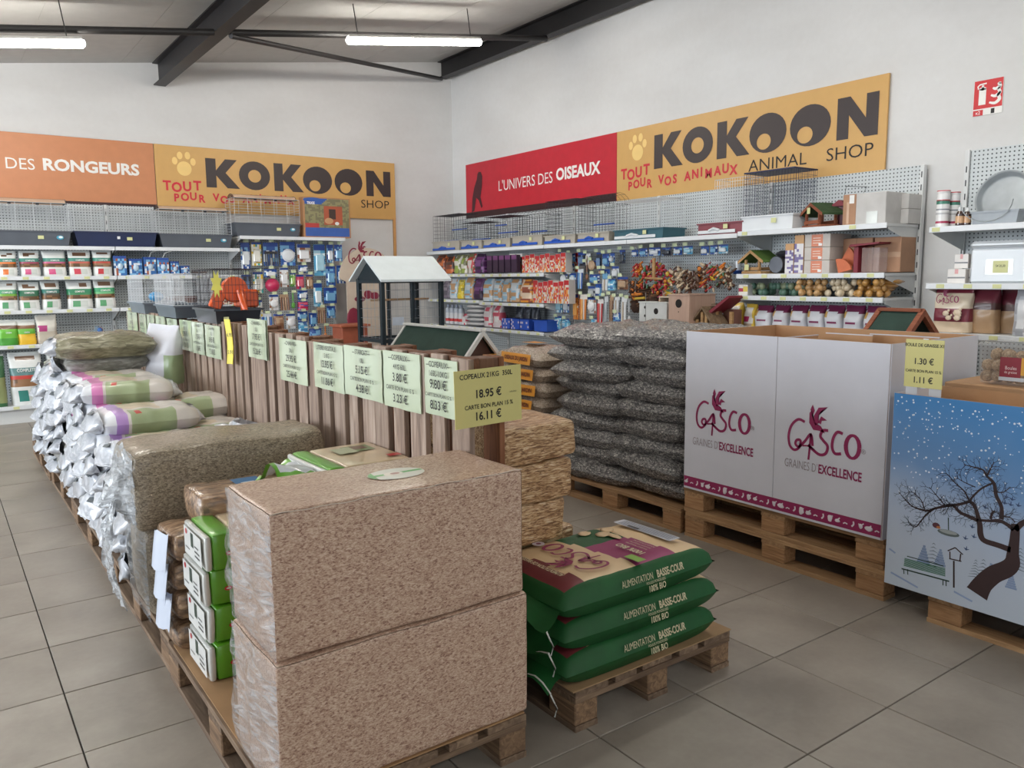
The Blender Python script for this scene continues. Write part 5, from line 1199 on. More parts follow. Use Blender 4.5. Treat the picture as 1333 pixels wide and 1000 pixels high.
for i, (y, lab) in enumerate(LP): pallet(lab, (.615+.008*(i % 2), y, .0), 0, .785, seed=i, group='pallets of the left row')
# cardboard sheet under front goods
MB_ = MB().box((1.01, 2.47, .1475), (.77, 1.16, .004), plain((166, 130, 92), .8)).build('cardboard_sheet'); tag(MB_, 'flat brown cardboard sheet on the front pallet under the bales', 'cardboard')
pallet('wooden pallet under the three green feed sacks', (1.605, 1.89, 0), 0, .775, seed=11, group='wooden pallets on the right aisle')
t = MB().box((1.99, 2.19, .147), (.79, .6, .004), plain((166, 134, 98), .8)).build('cardboard_sheet'); tag(t, 'flat brown cardboard sheet under the three green feed sacks', 'cardboard')
pallet('light pallet under the grey sunflower seed sacks', (3.44, 3.11, 0), 0, .8, mats=PALN, seed=12, group='wooden pallets on the right aisle')
pallet('pallet under the orange labelled sacks', (3.44, 4.45, 0), 0, .8, mats=PALN, seed=13, group='wooden pallets on the right aisle')
for k in range(2): pallet('%s pallet of the two stacked under the white carton' % ['lower', 'upper'][k], (3.435+.006*k, 1.865+.012*k, .144*k), 0, .8, mats=PALN, seed=14+k, group='wooden pallets on the right aisle')
pallet('pallet under the snow scene carton at the right edge', (3.38, .43, 0), 0, .8, mats=PALN, seed=16, group='wooden pallets on the right aisle')
# upright pallets: slat wall
ROTU = Matrix(((0, 0, -1), (-1, 0, 0), (0, 1, 0))).to_euler()
SG = 'upright pallets forming the slatted divider'
for i in range(8):
    y1 = 2.2+.712*(i+1)-.004
    z0 = (.018, .0, .012, .03, .008, .0, .02, .01)[i]
    t = pallet('upright wooden pallet, %s from the front in the slatted divider' % ORD[i], (0, 0, 0), 0, .702, 1.215, SLAT, SG, 30+i)
    t.rotation_euler = ROTU; t.location = (1.556+(.004 if i % 2 else 0), y1, z0)

# ---------------- price cards on the divider ----------------
SLEEVE = plain((198, 210, 182), .26, coat=1, noise_amt=.02, bump=.12, bscale=14); YCARD = plain((206, 198, 128), .55, noise_amt=.01); YC2 = plain((236, 218, 84), .5)
def card(rect, lines, label, x=1.402, mat=None):
    yc, zb, w_, h = rect
    t = thing('price_card', label, 'price card', (x, yc, zb), RZ, 'price cards pinned on the slatted divider')
    b = MB(); n = 6
    vs = [(-w_/2+w_*i/n, -.004*math.sin(i*1.9+yc*5)-.002*(j % 2), h*j/5) for j in range(6) for i in range(n+1)]
    b.add(vs, [(j*(n+1)+i, j*(n+1)+i+1, (j+1)*(n+1)+i+1, (j+1)*(n+1)+i) for j in range(5) for i in range(n)], mat or SLEEVE, True)
    b.box((0, .004, h/2), (w_, .003, h), mat or SLEEVE); b.build('card', t)
    b = MB()
    for (tx, v, s_) in lines:
        s2 = min(s_, w_*.86/max(1, len(tx))/.56)
        put_text(b, tx, 0, -.009, h*v, s2, ink2 if s_ < .03 else ink, .012, .95)
    b.build('lettering', t); return t
def std(name, vol, p1, p2): return [(name, .90, .028), (vol, .74, .028), (p1, .55, .045), ('CARTE BON PLAN 15 %', .36, .022), (p2, .18, .045)]
CARDS = [((2.374, 1.021, 0.218, 0.199), std('--COPEAUX--', '165L-10KG', '9.80 €', '8.33 €'), 'pale green price card COPEAUX 9.80 € beside the big yellow card'), ((2.655, 1.009, 0.28, 0.215), std('---COPEAUX---', '4KG 60L', '3.80 €', '3.23 €'), 'pale green price card COPEAUX 3.80 €'),
 ((2.983, 1.012, 0.353, 0.209), std('---STARCAT---', '10L', '5.15 €', '4.38 €'), 'pale green price card STARCAT 10L'), ((3.34, 1.007, 0.334, 0.207), std('LITIERE VEGETALE', '15 KG', '13.95 €', '11.86 €'), 'pale green price card LITIERE VEGETALE'),
 ((3.773, 0.997, 0.351, 0.212), std('--CHANVRE--', '30L', '29.95 €', '25.46 €'), 'pale green price card 29.95 €'), ((4.28, 1.075, 0.302, 0.212), std('--CHANVRE--', '15L', '17.95 €', '15.26 €'), 'pale green price card 17.95 € right of the narrow yellow slip'),
 ((5.13, 1.014, 0.306, 0.204), std('-CHANVRE-', '10L', '8.45 €', '7.18 €'), 'pale green price card left of the narrow yellow slip'), ((5.455, 1.014, 0.282, 0.209), std('-CHANVRE-', '20L', '1.15 €', '1.18 €'), 'pale green price card 1.15 €, two left of the yellow slip'),
 ((5.777, 1.017, 0.332, 0.209), std('-LITIERE-', '15L', '12.95 €', '11.01 €'), 'pale green price card just right of the standing white sack'), ((6.176, 1.024, 0.302, 0.198), std('-LITIERE-', '10L', '9.95 €', '8.46 €'), 'pale green price card directly above the standing white sack'),
 ((6.508, 1.044, 0.28, 0.183), std('-LIN-', '15L', '8.95 €', '7.61 €'), 'pale green price card fourth from the far end'), ((6.834, 1.043, 0.277, 0.185), std('-LIN-', '20L', '8.95 €', '7.61 €'), 'pale green price card third from the far end'), ((7.162, 1.037, 0.27, 0.186), std('-LIN-', '10L', '6.95 €', '5.91 €'), 'pale green price card second from the far end'), ((7.586, 1.021, 0.398, 0.21), std('-FOIN-', '5 KG', '3.95 €', '3.36 €'), 'pale green price card at the far end of the divider')]
for r, ln, lab in CARDS: card(r, ln, lab)
t = thing('yellow_slip', 'narrow curled bright yellow price slip on the slatted divider', 'price card', ((1.398, 4.717, 1.011)), RZ+R(32))
b = MB(); hh = .26
vs = [(-.045+.09*i/4+.012*math.sin(j*.7), -.03*(i/4-.2)**2*3-.002, hh*j/5) for j in range(6) for i in range(5)]; b.add(vs, [(j*5+i, j*5+i+1, (j+1)*5+i+1, (j+1)*5+i) for j in range(5) for i in range(4)], YC2, True); b.build('slip', t)
b = MB(); put_text(b, '6.95', 0, -.02, .17, .03, ink2, .01, .8); put_text(b, '5.91', 0, -.02, .07, .03, ink2, .01, .8); b.build('lettering', t)
# the large yellow card at the front end
yq = (1.475, 1.01, 0.273, 0.19); YCW, YCH = yq[2], yq[3]; YCX, YCZ = yq[0]-YCW/2, yq[1]
t = thing('yellow_price_card', 'large yellow price card COPEAUX 21KG 350L 18.95 € at the front end of the divider', 'price card', (YCX, 2.175, YCZ), (0, R(-1.0), R(2)))
cw, ch = YCW, YCH
b = MB(); b.box((cw/2, 0, ch/2), (cw, .002, ch), YCARD); b.build('card', t)
b = MB()
put_text(b, 'COPEAUX 21KG  350L', cw*.47, -.0022, ch*.88, ch*.125, ink, .012, .92); b.build('lettering', t); b = MB(); put_text(b, '18.95 €', cw*.49, -.0022, ch*.56, ch*.20, ink, .02, .92); b.build('lettering', t); b = MB(); put_text(b, '0.90 €/KG', cw*.87, -.0022, ch*.53, ch*.035, ink2, 0, 1)
b.build('lettering', t); b = MB(); put_text(b, 'CARTE BON PLAN 15 %', cw*.5, -.0022, ch*.345, ch*.108, ink, .012, .92); b.build('lettering', t); b = MB(); put_text(b, '16.11 €', cw*.48, -.0022, ch*.17, ch*.20, ink, .02, .92); b.build('lettering', t)
MB().box((YCW*.9, .006, ch*.5), (.03, .008, ch*.9), plain((120, 86, 60), .7)).build('backing_batten', t)

# ---------------- cages standing on the divider ----------------
def topcage(x, y, w_, d, label, tm_, wm, h=.30, th=.09, inside=True):
    t = thing('small_cage', label, 'cage', (x+w_/2, y+d/2, 1.232), 0, 'small cages on top of the divider')
    b = MB(); tray(b, w_, d, th, tm_, .85); b.build('base_tray', t)
    b = MB(); wires(b, w_*.93, d*.95, th, h, wm, .05, .022, .0013, .0014); b.build('wire_walls', t); b = MB(); roofwires(b, w_*.93, d*.95, h, wm, .0014, .025); b.build('wire_roof', t)
    return t
t = topcage(1.37, 4.95, .30, .5, 'black wire hamster cage with orange wheel and slide on the divider', plain((44, 50, 60), .3, coat=.4), DW, .33)
OR_ = plain((222, 92, 40), .3, coat=.3)
MB().box((.09, -.1, .15), (.1, .2, .11), OR_, .01).build('orange_house', t); MB().box((-.10, -.16, .15), (.07, .04, .12), OR_, .006, M=Euler((0, R(25), 0)).to_matrix().to_4x4()).build('orange_ramp', t)
MB().lathe([(.075, -.02), (.08, -.015), (.08, .015), (.075, .02)], OR_, 20, (.0, -.17, .205), axis='y').build('orange_wheel', t); MB().tube([(.02, -.21, .20), (.03, -.24, .13), (.03, -.25, .08)], .022, OR_, 8).build('orange_slide', t)
b = MB(); star = []
for k in range(16): a = 2*PI*k/16; r_ = .06 if k % 2 else .035; star.append((r_*.6*math.cos(a), r_*1.5*math.sin(a)))
vs = [(p[0], 0, p[1]) for p in star]+[(0, 0, 0)]; b.add(vs, [(i, (i+1) % 16, 16) for i in range(16)], plain((232, 226, 110), .5)); b.build('star_price_tag', t, (-.13, -.26, .24))
sticker(t, -.08, -.25, .03, .03, .025)
for k in range(2): MB().blob((-.12+.05*k, -.1, .12), .018, plain((210, 50, 40), .3), 8).build('red_bead', t)
topcage(1.36, 5.9, .34, .62, 'white wire cage with pink bowl and grey tray, middle of the divider cages', plain((96, 106, 116), .35), CWW, .31)
t = topcage(1.36, 6.9, .34, .62, 'white wire cage with pale grey tray, farthest of the divider cages', plain((112, 122, 132), .35), CWW, .31)
MB().blob((0, 0, .13), .06, plain((70, 150, 200), .3), 10, sc=(1, 1, .7)).build('blue_bowl', t)
t2 = MB().lathe([(.05, 0), (.085, .05), (.08, .055), (.045, .01)], plain((224, 120, 180), .3), 16).build('pink_bowl'); t2.location = (1.55, 6.0, 1.245); tag(t2, 'pink plastic bowl in the middle cage on the divider', 'bowl')

# ---------------- bales ----------------
def rbox_mesh(L, Wd, H, r, mats, n=(14, 10, 10), seed=0, amp=.006, fmat=None, b=None, lump=0):
    b = b or MB(); half = (L/2, Wd/2, H/2)
    def par(k, m):   # nonuniform: extra cuts in the corners
        ts = [-1, -.985, -.96]+[-.92+1.84*i/(m-6) for i in range(m-5)]+[.96, .985, 1]; return ts[k]
    for a in range(3):
        a1, a2 = (a+1) % 3, (a+2) % 3; m1, m2 = n[a1]+1, n[a2]+1
        for sg in (-1, 1):
            vs = []
            for i in range(m1):
                for j in range(m2):
                    q = [0, 0, 0]; q[a] = sg*half[a]; q[a1] = par(i, m1)*half[a1] if m1 > 7 else (-1+2*i/(m1-1))*half[a1]; q[a2] = par(j, m2)*half[a2] if m2 > 7 else (-1+2*j/(m2-1))*half[a2]
                    core = Vector([max(-(half[k]-r), min(half[k]-r, q[k])) for k in range(3)]); d = Vector(q)-core
                    p = core+d.normalized()*r if d.length > 1e-6 else Vector(q)
                    nz = noise.noise_vector(p*5+Vector((seed, seed*2.1, 0)))*amp*1.4+noise.noise_vector(p*17+Vector((seed, 0, 3)))*amp*.6
                    if lump: nz += noise.noise_vector(p*2.2+Vector((0, seed, 1)))*lump
                    p += nz; p.z += H/2; vs.append(p)
            fs = []
            for i in range(m1-1):
                for j in range(m2-1):
                    f = (i*m2+j, (i+1)*m2+j, (i+1)*m2+j+1, i*m2+j+1); fs.append(f if sg > 0 else f[::-1])
            mm = fmat(a, sg) if fmat else mats
            b.add(vs, fs, mm, True)
    return b
CHIP = granular('pinkish_wood_chips', [(.14, (128, 90, 76)), (.30, (176, 142, 120)), (.5, (200, 170, 146)), (.8, (222, 198, 176))], 330, .4, coat=.5, wrinkle=.2, wscale=(6, 6, 22), crough=.24, bump=.25)
HEMP = granular('grey_hemp_chips', [(.12, (92, 80, 66)), (.35, (138, 124, 104)), (.55, (160, 146, 124)), (.8, (188, 174, 152))], 250, .45, bump=.3, coat=.6, wrinkle=.35, wscale=(8, 8, 20), crough=.2)
STRAW = granular('compressed_wood_wool', [(.24, (120, 84, 50)), (.40, (184, 144, 100)), (.6, (212, 178, 134)), (.8, (238, 216, 180))], 230, .11, coat=.25, wrinkle=.08, bump=.5)
SUNF = granular('grey_sunflower_seeds', [(.22, (44, 42, 44)), (.42, (98, 96, 95)), (.6, (132, 128, 124)), (.82, (200, 196, 188))], 150, .5, coat=1, wrinkle=1.6, wscale=(12, 26, 44), bump=.4, crough=.05)
SEEDB = granular('beige_mixed_seeds', [(.15, (118, 100, 84)), (.4, (166, 148, 130)), (.6, (186, 170, 152)), (.85, (210, 196, 178))], 160, .6, coat=.9, wrinkle=1.1, wscale=(14, 14, 34), crough=.08)
PELL = granular('brown_pellets', [(.15, (92, 70, 52)), (.4, (140, 108, 80)), (.6, (164, 130, 98)), (.85, (200, 170, 138))], 55, .35, coat=.8, wrinkle=.2)
HAYM = granular('green_grey_hay', [(.15, (92, 88, 66)), (.4, (128, 124, 98)), (.6, (146, 142, 116)), (.85, (176, 172, 148))], 60, .2, coat=.9, wrinkle=.6, wscale=(10, 10, 30), crough=.12)
GREYS = granular('pale_grey_litter', [(.15, (128, 126, 120)), (.4, (160, 158, 150)), (.6, (180, 178, 172)), (.85, (206, 206, 202))], 50, .3, coat=1, wrinkle=.7, wscale=(12, 12, 26), crough=.1)
def filmmat(name, alpha, col=(214, 218, 222)):
    m, nt, b = newmat(name)
    b.inputs['Base Color'].default_value = lin(col)+(1,); b.inputs['Roughness'].default_value = .16; b.inputs['IOR'].default_value = 1.5; b.inputs['Coat Weight'].default_value = 1; b.inputs['Coat Roughness'].default_value = .05
    v = mapping(nt, (5, 5, 16), rot=(.3, .2, .4)); f = noisetex(nt, v, 2.2, 6, 1.6)
    bumpit(nt, b, f, 1.0, .03)
    sheen_streak = ramp(nt, f, [(.42, (0, 0, 0)), (.60, (255, 255, 255))])  # whiter streaks put highlights into the film's opacity
    nt.links.new(math_(nt, 'ADD', math_(nt, 'MULTIPLY', sheen_streak, .35), alpha), b.inputs['Alpha'])
    return m
FILM = filmmat('crinkled_clear_film', .16); FILMW = filmmat('milky_film', .55, (206, 210, 214))
def film_sheet(Wy, Hz, seed, amp=.02, n=22, bulge=.02):
    """crumpled sheet in the local YZ plane facing -x"""
    b = MB(); vs = []
    for i in range(n+1):
        for j in range(n+1):
            y = (i/n-.5)*Wy; z = j/n*Hz; e = min(i, n-i, j, n-j)/n
            q = noise.noise(Vector((y*11+seed, z*4, 0)))+.6*noise.noise(Vector((y*5, z*23+seed, 4)))
            pull = math.exp(-((y-.03)/(Wy*.16))**2)
            vs.append((-bulge*min(1, e*5)-amp*q*min(1, e*6+.15)-amp*.8*pull*abs(noise.noise(Vector((z*18, seed, 1)))), y, z))
    b.add(vs, [(i*(n+1)+j, i*(n+1)+j+1, (i+1)*(n+1)+j+1, (i+1)*(n+1)+j) for i in range(n) for j in range(n)], FILM if bulge < .05 else FILMW, True)
    return b
def bale(label, x0, x1, y0, y1, z0, z1, mat, group, r=.02, seed=0, name='wrapped_bale', film=True, amp=.006, lump=0, rz=0):
    L, Wd, H = x1-x0, y1-y0, z1-z0
    t = thing(name, label, 'bale', ((x0+x1)/2, (y0+y1)/2, z0), rz, group)
    rbox_mesh(L, Wd, H, r, mat, (20, 12, 12), seed, amp, lump=lump).build('bale_body', t)
    if film: film_sheet(Wd*1.02, H*.98, seed).build('plastic_film', t, (-L/2-.001, 0, H*.01))
    return t
gB = 'large pinkish chip bales at the front'
bale('lower of the two large pinkish chip bales at the front', .62, 1.415, 1.89, 2.25, .151, .537, CHIP, gB, .014, 1, amp=.004)
t = bale('upper of two large pinkish chip bales in front, oval sticker on top', .625, 1.40, 1.892, 2.25, .541, .928, CHIP, gB, .014, 5, amp=.0028)
c = ((1.063, 2.062, 0.93)); MB().tube([(-.385+.77*i/24, -.178+.0035*math.sin(i*.9), .3845+.002*math.sin(i*1.7)) for i in range(25)], .0012, plain((226, 212, 196), .08, coat=1), 5).build('edge_glint', t)  # pale shiny tube added as the highlight on the bale's top front edge
b = MB(); nn = 28
px_, py_ = c[0]-1.0125, c[1]-2.071
def dz(mb, x, y, rx, ry, mat, z, a0=0, a1=2*PI):
    vs = [(x+rx*math.cos(a0+(a1-a0)*k/nn), y+ry*math.sin(a0+(a1-a0)*k/nn), z) for k in range(nn)]; mb.add(vs, [tuple(range(nn))], mat)
dz(b, px_, py_, .088, .062, pm((214, 210, 200)), .3905); 
b.add([(px_-.085, py_-.005, .391), (px_+.085, py_-.005, .391), (px_+.083, py_+.012, .391), (px_-.083, py_+.012, .391)], [(0, 1, 2, 3)], pm((96, 170, 90)))
dz(b, px_, py_, .087, .061, pm((110, 170, 100)), .3908, PI*.75, PI*1.2); dz(b, px_-.01, py_+.0, .03, .02, pm((226, 216, 204)), .3912); dz(b, px_-.005, py_+.0, .015, .010, pm((170, 120, 110)), .3915)
b.build('oval_sticker', t)
gH = 'grey hemp bales behind the front bales'
bale('lower grey hemp bale, mostly hidden behind the green packs', .60, 1.34, 3.30, 3.66, .15, .525, HEMP, gH, .05, 9, amp=.008)
t = bale('upper big grey hemp bale with crinkled clear film at its left end', .565, 1.36, 3.26, 3.68, .53, .85, HEMP, gH, .055, 12, amp=.010, lump=.012)
b = MB(); n = 26; vs = []
for i in range(n+1):
    for j in range(n+1):
        a = 2*PI*j/n; s_ = i/n; rr = (1-s_)*1.0+.04; fl = 1+.34*noise.noise(Vector((math.cos(a)*5, math.sin(a)*5, s_*3)))
        sq = 1/max(abs(math.cos(a)), abs(math.sin(a)))**.7
        vs.append((.02-.10*s_**1.3+.022*noise.noise(Vector((a*5, s_*9, 1))), .19*rr*fl*math.cos(a)*sq*.95, .16+.145*rr*fl*math.sin(a)*sq*.95-.08*s_**2))
b.add(vs, [(i*(n+1)+j, i*(n+1)+j+1, (i+1)*(n+1)+j+1, (i+1)*(n+1)+j) for i in range(n) for j in range(n)], FILMW, True); b.build('gathered_film', t, (-.41, 0, .0))
b = MB(); vs = []
for i in range(n+1):
    for j in range(n+1):
        u = i/n; v = j/n-.5; vs.append((-.02-.03*math.sin(u*PI)-.02*noise.noise(Vector((u*7, v*11, 5))), v*(.10+.22*u)+.02*noise.noise(Vector((u*5, v*9, 2))), .10-.42*u))
b.add(vs, [(i*(n+1)+j, i*(n+1)+j+1, (i+1)*(n+1)+j+1, (i+1)*(n+1)+j) for i in range(n) for j in range(n)], FILMW, True); b.build('loose_film', t, (-.43, -.05, .02))
gS = 'compressed wood wool bales beside the divider'
for i, (x0, x1, y0, z0, z1) in enumerate(((1.60, 2.05, 2.42, .148, .50), (1.59, 1.905, 2.30, .555-.05, .665), (1.585, 1.92, 2.28, .67, .825), (1.582, 1.93, 2.26, .83, .968))):
    bale('%s wood wool bale in the stack beside the yellow price card' % ['wide bottom', 'second', 'third', 'topmost'][i], x0, x1, y0, y0+.62, z0, z1, STRAW, gS, .022, 20+i, film=False, amp=.008)

# packs of green and white shavings
GPK = lambda a, sg: [plain((104, 176, 40), .35, coat=.5), CHIP, plain((214, 214, 208), .3, coat=.8, bump=.3, bscale=30)][0]
def chip_pack(label, x0, y0, z0, L, Wd, H, seed, group):
    t = thing('shavings_pack', label, 'pack', (x0+L/2, y0+Wd/2, z0), 0, group)
    G_ = plain((92, 160, 36), .35, coat=.5, noise_amt=.08); Wt = plain((206, 206, 200), .3, coat=.8, bump=.25, bscale=30); CR = plain((204, 182, 150), .35, coat=.6, noise_amt=.08)
    b = MB()
    half = L/2
    for (u0, u1, mm, ex) in ((-1, -.88, Wt, -.004), (-.88, -.5, G_, .0), (-.5, 1, CR, -.0)):
        b2 = rbox_mesh((u1-u0)*half, Wd+ex, H+ex, .012, mm, (8, 10, 8), seed, .003)
        b2.v = [(p[0]+(u0+u1)/2*half, p[1], p[2]) for p in b2.v]
        b2.build(['end_wrap', 'green_band', 'cream_body'][(0 if u0 == -1 else (1 if u0 < -.6 else 2))], t)
    b = MB(); M_ = Matrix.Translation((-L/2-.004, 0, 0)) @ Matrix.Rotation(-PI/2, 4, 'Z')
    for (u0, u1, v0, v1, c_) in ((-.38, .42, .1, .9, (226, 226, 222)), (-.05, .07, .45, .85, (46, 66, 54)), (.12, .34, .25, .3, (80, 80, 80)), (.12, .34, .38, .43, (90, 90, 90)), (.12, .3, .52, .56, (90, 90, 90)), (-.32, -.12, .3, .34, (110, 110, 110))):
        quad(b, u0*Wd, u1*Wd, v0*H, v1*H, pm(c_), -.003 if c_[0] > 200 else -.004, M_)
    disc(b, -.25*Wd, .78*H, .012, .01, pm((196, 40, 50)), -.0045, 12, M_); b.build('end_label', t)
    b = MB()
    b.X = Matrix.Translation((0, -Wd/2-.003, 0)); disc(b, -L*.30, H*.45, .014, .008, pm((196, 40, 50)), 0, 12); disc(b, -L*.30, H*.45, .008, .003, pm((230, 230, 230)), -.0005, 8); b.X = None; b.build('round_logo', t)
    return t
gp_ = 'green and white shavings packs'
for k in range(4):
    chip_pack('bright green sided shavings pack, %s from top, left of the front bales' % ORD[3-k], .655+.006*(k % 2), 2.66+.01*(k % 3), .151+.128*k, .40, .27, .125, 40+k, gp_)
for k in range(5):
    t = chip_pack('shavings pack %s' % ('with green and white tail lying behind the front bales' if k == 4 else ('hidden behind the front bales, %s from the bottom' % ORD[k])), 1.065, 2.62, .151+.137*k, .345, .36, .134, 50+k, 'shavings packs behind the front bales')
b = MB(); vs = []; n = 8
for i in range(n+1):
    for j in range(n+1):
        u, v = i/n, j/n; vs.append((-.005-.13*u, (-.16+.30*v)*(1-.15*u)+.03*u, .12-.02*u+.05*math.sin(v*5)*u+.012*noise.noise(Vector((u*5, v*5, 0)))))
fsm = [[plain((92, 160, 36), .35, coat=.5, noise_amt=.08), plain((200, 206, 214), .3, coat=.8, noise_amt=.03)][0 if (j < 1 or j > 6 or i > 6) else 1] for i in range(n) for j in range(n)]
b.add(vs, [(i*(n+1)+j, i*(n+1)+j+1, (i+1)*(n+1)+j+1, (i+1)*(n+1)+j) for i in range(n) for j in range(n)], fsm, True); b.build('wrapping_tail', t, (-.172, 0, 0))
b = MB()
for (x0, x1, y0, y1, c_) in ((.02, .13, .02, .12, (120, 140, 96)), (.05, .11, .05, .11, (116, 90, 76)), (.11, .16, -.14, -.10, (190, 60, 60)), (-.03, .05, .0, .10, (176, 182, 150))): zz_ = .1372+.0006*len(b.f); b.add([(x0, y0, zz_), (x1, y0, zz_), (x1, y1, zz_), (x0, y1, zz_)], [(0, 1, 2, 3)], pm(c_))
b.build('printed_picture', t)
# pellet bags behind the pack stack
def pillow(L, Wd, H, mat=None, style=None, nu=22, nv=14, seed=0, amp=.012, p=3.2, q=.5, ear=.0, b=None, wr=1):
    b = b or MB(); top, bot = [], []
    for i in range(nu+1):
        for j in range(nv+1):
            u = -1+2*i/nu; v = -1+2*j/nv
            pr = (max(0, 1-abs(u)**p)*max(0, 1-abs(v)**p))**q
            x = u*L/2*(1-.03*v*v+ear*(v*v-.5)*.2); y = v*Wd/2*(1-.05*u*u)
            nz = noise.noise(Vector((x*9+seed, y*9, 0)))*amp+noise.noise(Vector((x*24, y*24+seed, 2)))*amp*.45*wr
            e = min(1, (1-max(abs(u), abs(v)))*6)
            x += noise.noise(Vector((y*13, seed, 7)))*.012; y += noise.noise(Vector((x*13, seed, 9)))*.012
            zm = H*.45
            top.append((x, y, zm+(H*.55)*pr+nz*(.3+.7*e)*(.5+pr*.5))); bot.append((x, y, zm-(H*.45)*min(1, pr*1.25)+nz*.15*e))
    def fidx(i, j): return i*(nv+1)+j
    fs, ms = [], []
    for i in range(nu):
        for j in range(nv):
            fs.append((fidx(i, j), fidx(i+1, j), fidx(i+1, j+1), fidx(i, j+1))); ms.append(mat if style is None else style((i+.5)/nu, (j+.5)/nv, True))
    k = len(top)
    fb, mb2 = [], []
    for i in range(nu):
        for j in range(nv):
            fb.append((k+fidx(i, j), k+fidx(i, j+1), k+fidx(i+1, j+1), k+fidx(i+1, j))); mb2.append(mat if style is None else style((i+.5)/nu, (j+.5)/nv, False))
    b.add(top+bot, fs+fb, ms+mb2, True); return b
gpe = 'clear bags of brown pellets behind the green packs'
for k in range(5):
    t = thing('pellet_bag', 'clear bag of brown pellets, %s' % ['lowest in the stack beside the green packs', 'second from the bottom', 'third from the bottom with a white flap', 'fourth, with folded white back', 'topmost, with blue label, above the green packs'][k], 'bag', (.80+(.0 if k < 4 else .09), 3.08 if k < 4 else 3.03, .149+.112*k if k < 4 else .60), (0, 0, .05*(k % 2)), gpe)
    rbox_mesh(.36, .24, .11 if k < 4 else .13, .035, PELL, (12, 9, 8), 60+k, .008, lump=.01).build('pouch', t)
    if k in (1, 2, 3):
        b = MB(); vs = [(-.19-.02*j/4+.01*math.sin(i), -.10+.16*i/6, .10-.14*j/4+.006*math.sin(i*2+j)) for i in range(7) for j in range(5)]
        b.add(vs, [(i*5+j, i*5+j+1, (i+1)*5+j+1, (i+1)*5+j) for i in range(6) for j in range(4)], plain((206, 214, 230), .4, coat=.4, noise_amt=.03), True); b.build('white_flap', t)
    if k == 4:
        b = MB(); b.add([(-.02, -.10, .138), (.08, -.10, .138), (.08, .04, .138), (-.02, .04, .138)], [(0, 1, 2, 3)], pm((50, 110, 160))); b.add([(.0, -.06, .1385), (.05, -.06, .1385), (.05, -.03, .1385), (.0, -.03, .1385)], [(0, 1, 2, 3)], pm((220, 226, 230))); b.build('blue_label', t)

# ---------------- litter sacks in the left row ----------------
PINK = (214, 130, 186); LILAC = (176, 140, 200); BEIGE = (206, 190, 168); LGREEN = (158, 172, 134); WSACK = (206, 200, 194)
def litter(col):
    def f(u, v, top):
        c = WSACK
        if u < .12: c = (222, 224, 230)
        elif u < .24: c = col
        elif v > .26 and u < .62: c = BEIGE
        elif v <= .26 and u < .72 and top is False or (v < .2 and u < .74): c = LGREEN if u > .27 else WSACK
        if .31 < u < .38 and .07 < v < .13: c = (192, 80, 72)
        return pm(c, .4, .5)
    return f
SV = []
def proto(name, mb):
    o = mb.build(name); me = o.data; bpy.data.objects.remove(o); return me
sack_me = {'pink': [proto('sack_body', pillow(.5, .4, .125, style=litter(PINK), seed=s_, nu=34, nv=20, q=.30, p=5)) for s_ in (1, 2)], 'lilac': [proto('sack_body', pillow(.5, .4, .125, style=litter(LILAC), seed=s_, nu=34, nv=20, q=.30, p=5)) for s_ in (3, 4)],
           'grey': [proto('sack_body', pillow(.52, .42, .125, GREYS, seed=s_, q=.36, p=4, amp=.02)) for s_ in (5, 6)]}
def crummat():
    m, nt, b = newmat('crinkled_white_film'); v = mapping(nt, (1, 1, 1)); f = noisetex(nt, v, 11, 4, .8)
    nt.links.new(ramp(nt, f, [(.34, (160, 164, 172)), (.5, (198, 200, 206)), (.66, (222, 224, 228))]), b.inputs['Base Color']); b.inputs['Roughness'].default_value = .3; b.inputs['Coat Weight'].default_value = .8; b.inputs['Coat Roughness'].default_value = .1
    bumpit(nt, b, f, .55, .015); return m
CRUM = crummat()
def crumple(seed, Wd=.34, H=.12):
    b = MB(); n, m = 20, 7; vs = []
    for j in range(m+1):
        for i in range(n):
            a = 2*PI*i/n; s_ = j/m; r_ = (1-.5*s_**1.6) if s_ < .78 else (.66-.10*(s_-.78)/.22); q = 1+.16*noise.noise(Vector((math.cos(a)*3+seed, math.sin(a)*3, s_*4)))
            zc_ = H*.5+H*.5*r_*q*math.sin(a)*(1-.75*max(0, s_-.5)*2)-.03*s_**2; vs.append((-.08*s_+.014*noise.noise(Vector((a*2+seed, s_*5, 3))), Wd/2*r_*q*math.cos(a)*(1+.25*max(0, s_-.6)), zc_+.007*noise.noise(Vector((a*4, s_*6, seed)))))
    b.add(vs, [(j*n+i, j*n+(i+1) % n, (j+1)*n+(i+1) % n, (j+1)*n+i) for j in range(m) for i in range(n)], CRUM, True)
    b.add(vs, [tuple(m*n+k for k in range(n))], CRUM)
    b.add([(-.012, -Wd*.18, H*.99), (-.045, -Wd*.16, H*.9), (-.045, Wd*.0, H*.9), (-.012, Wd*.02, H*.99)], [(0, 1, 2, 3)], pm((84, 92, 96)))
    return b
crm = [proto('gathered_end', crumple(s_)) for s_ in range(4)]
tails = [proto('gathered_end', crumple(10+s_, .3, .11)) for s_ in range(2)]
rnd = random.Random(5)
ROWN = 'litter sacks stacked on the left row of pallets'
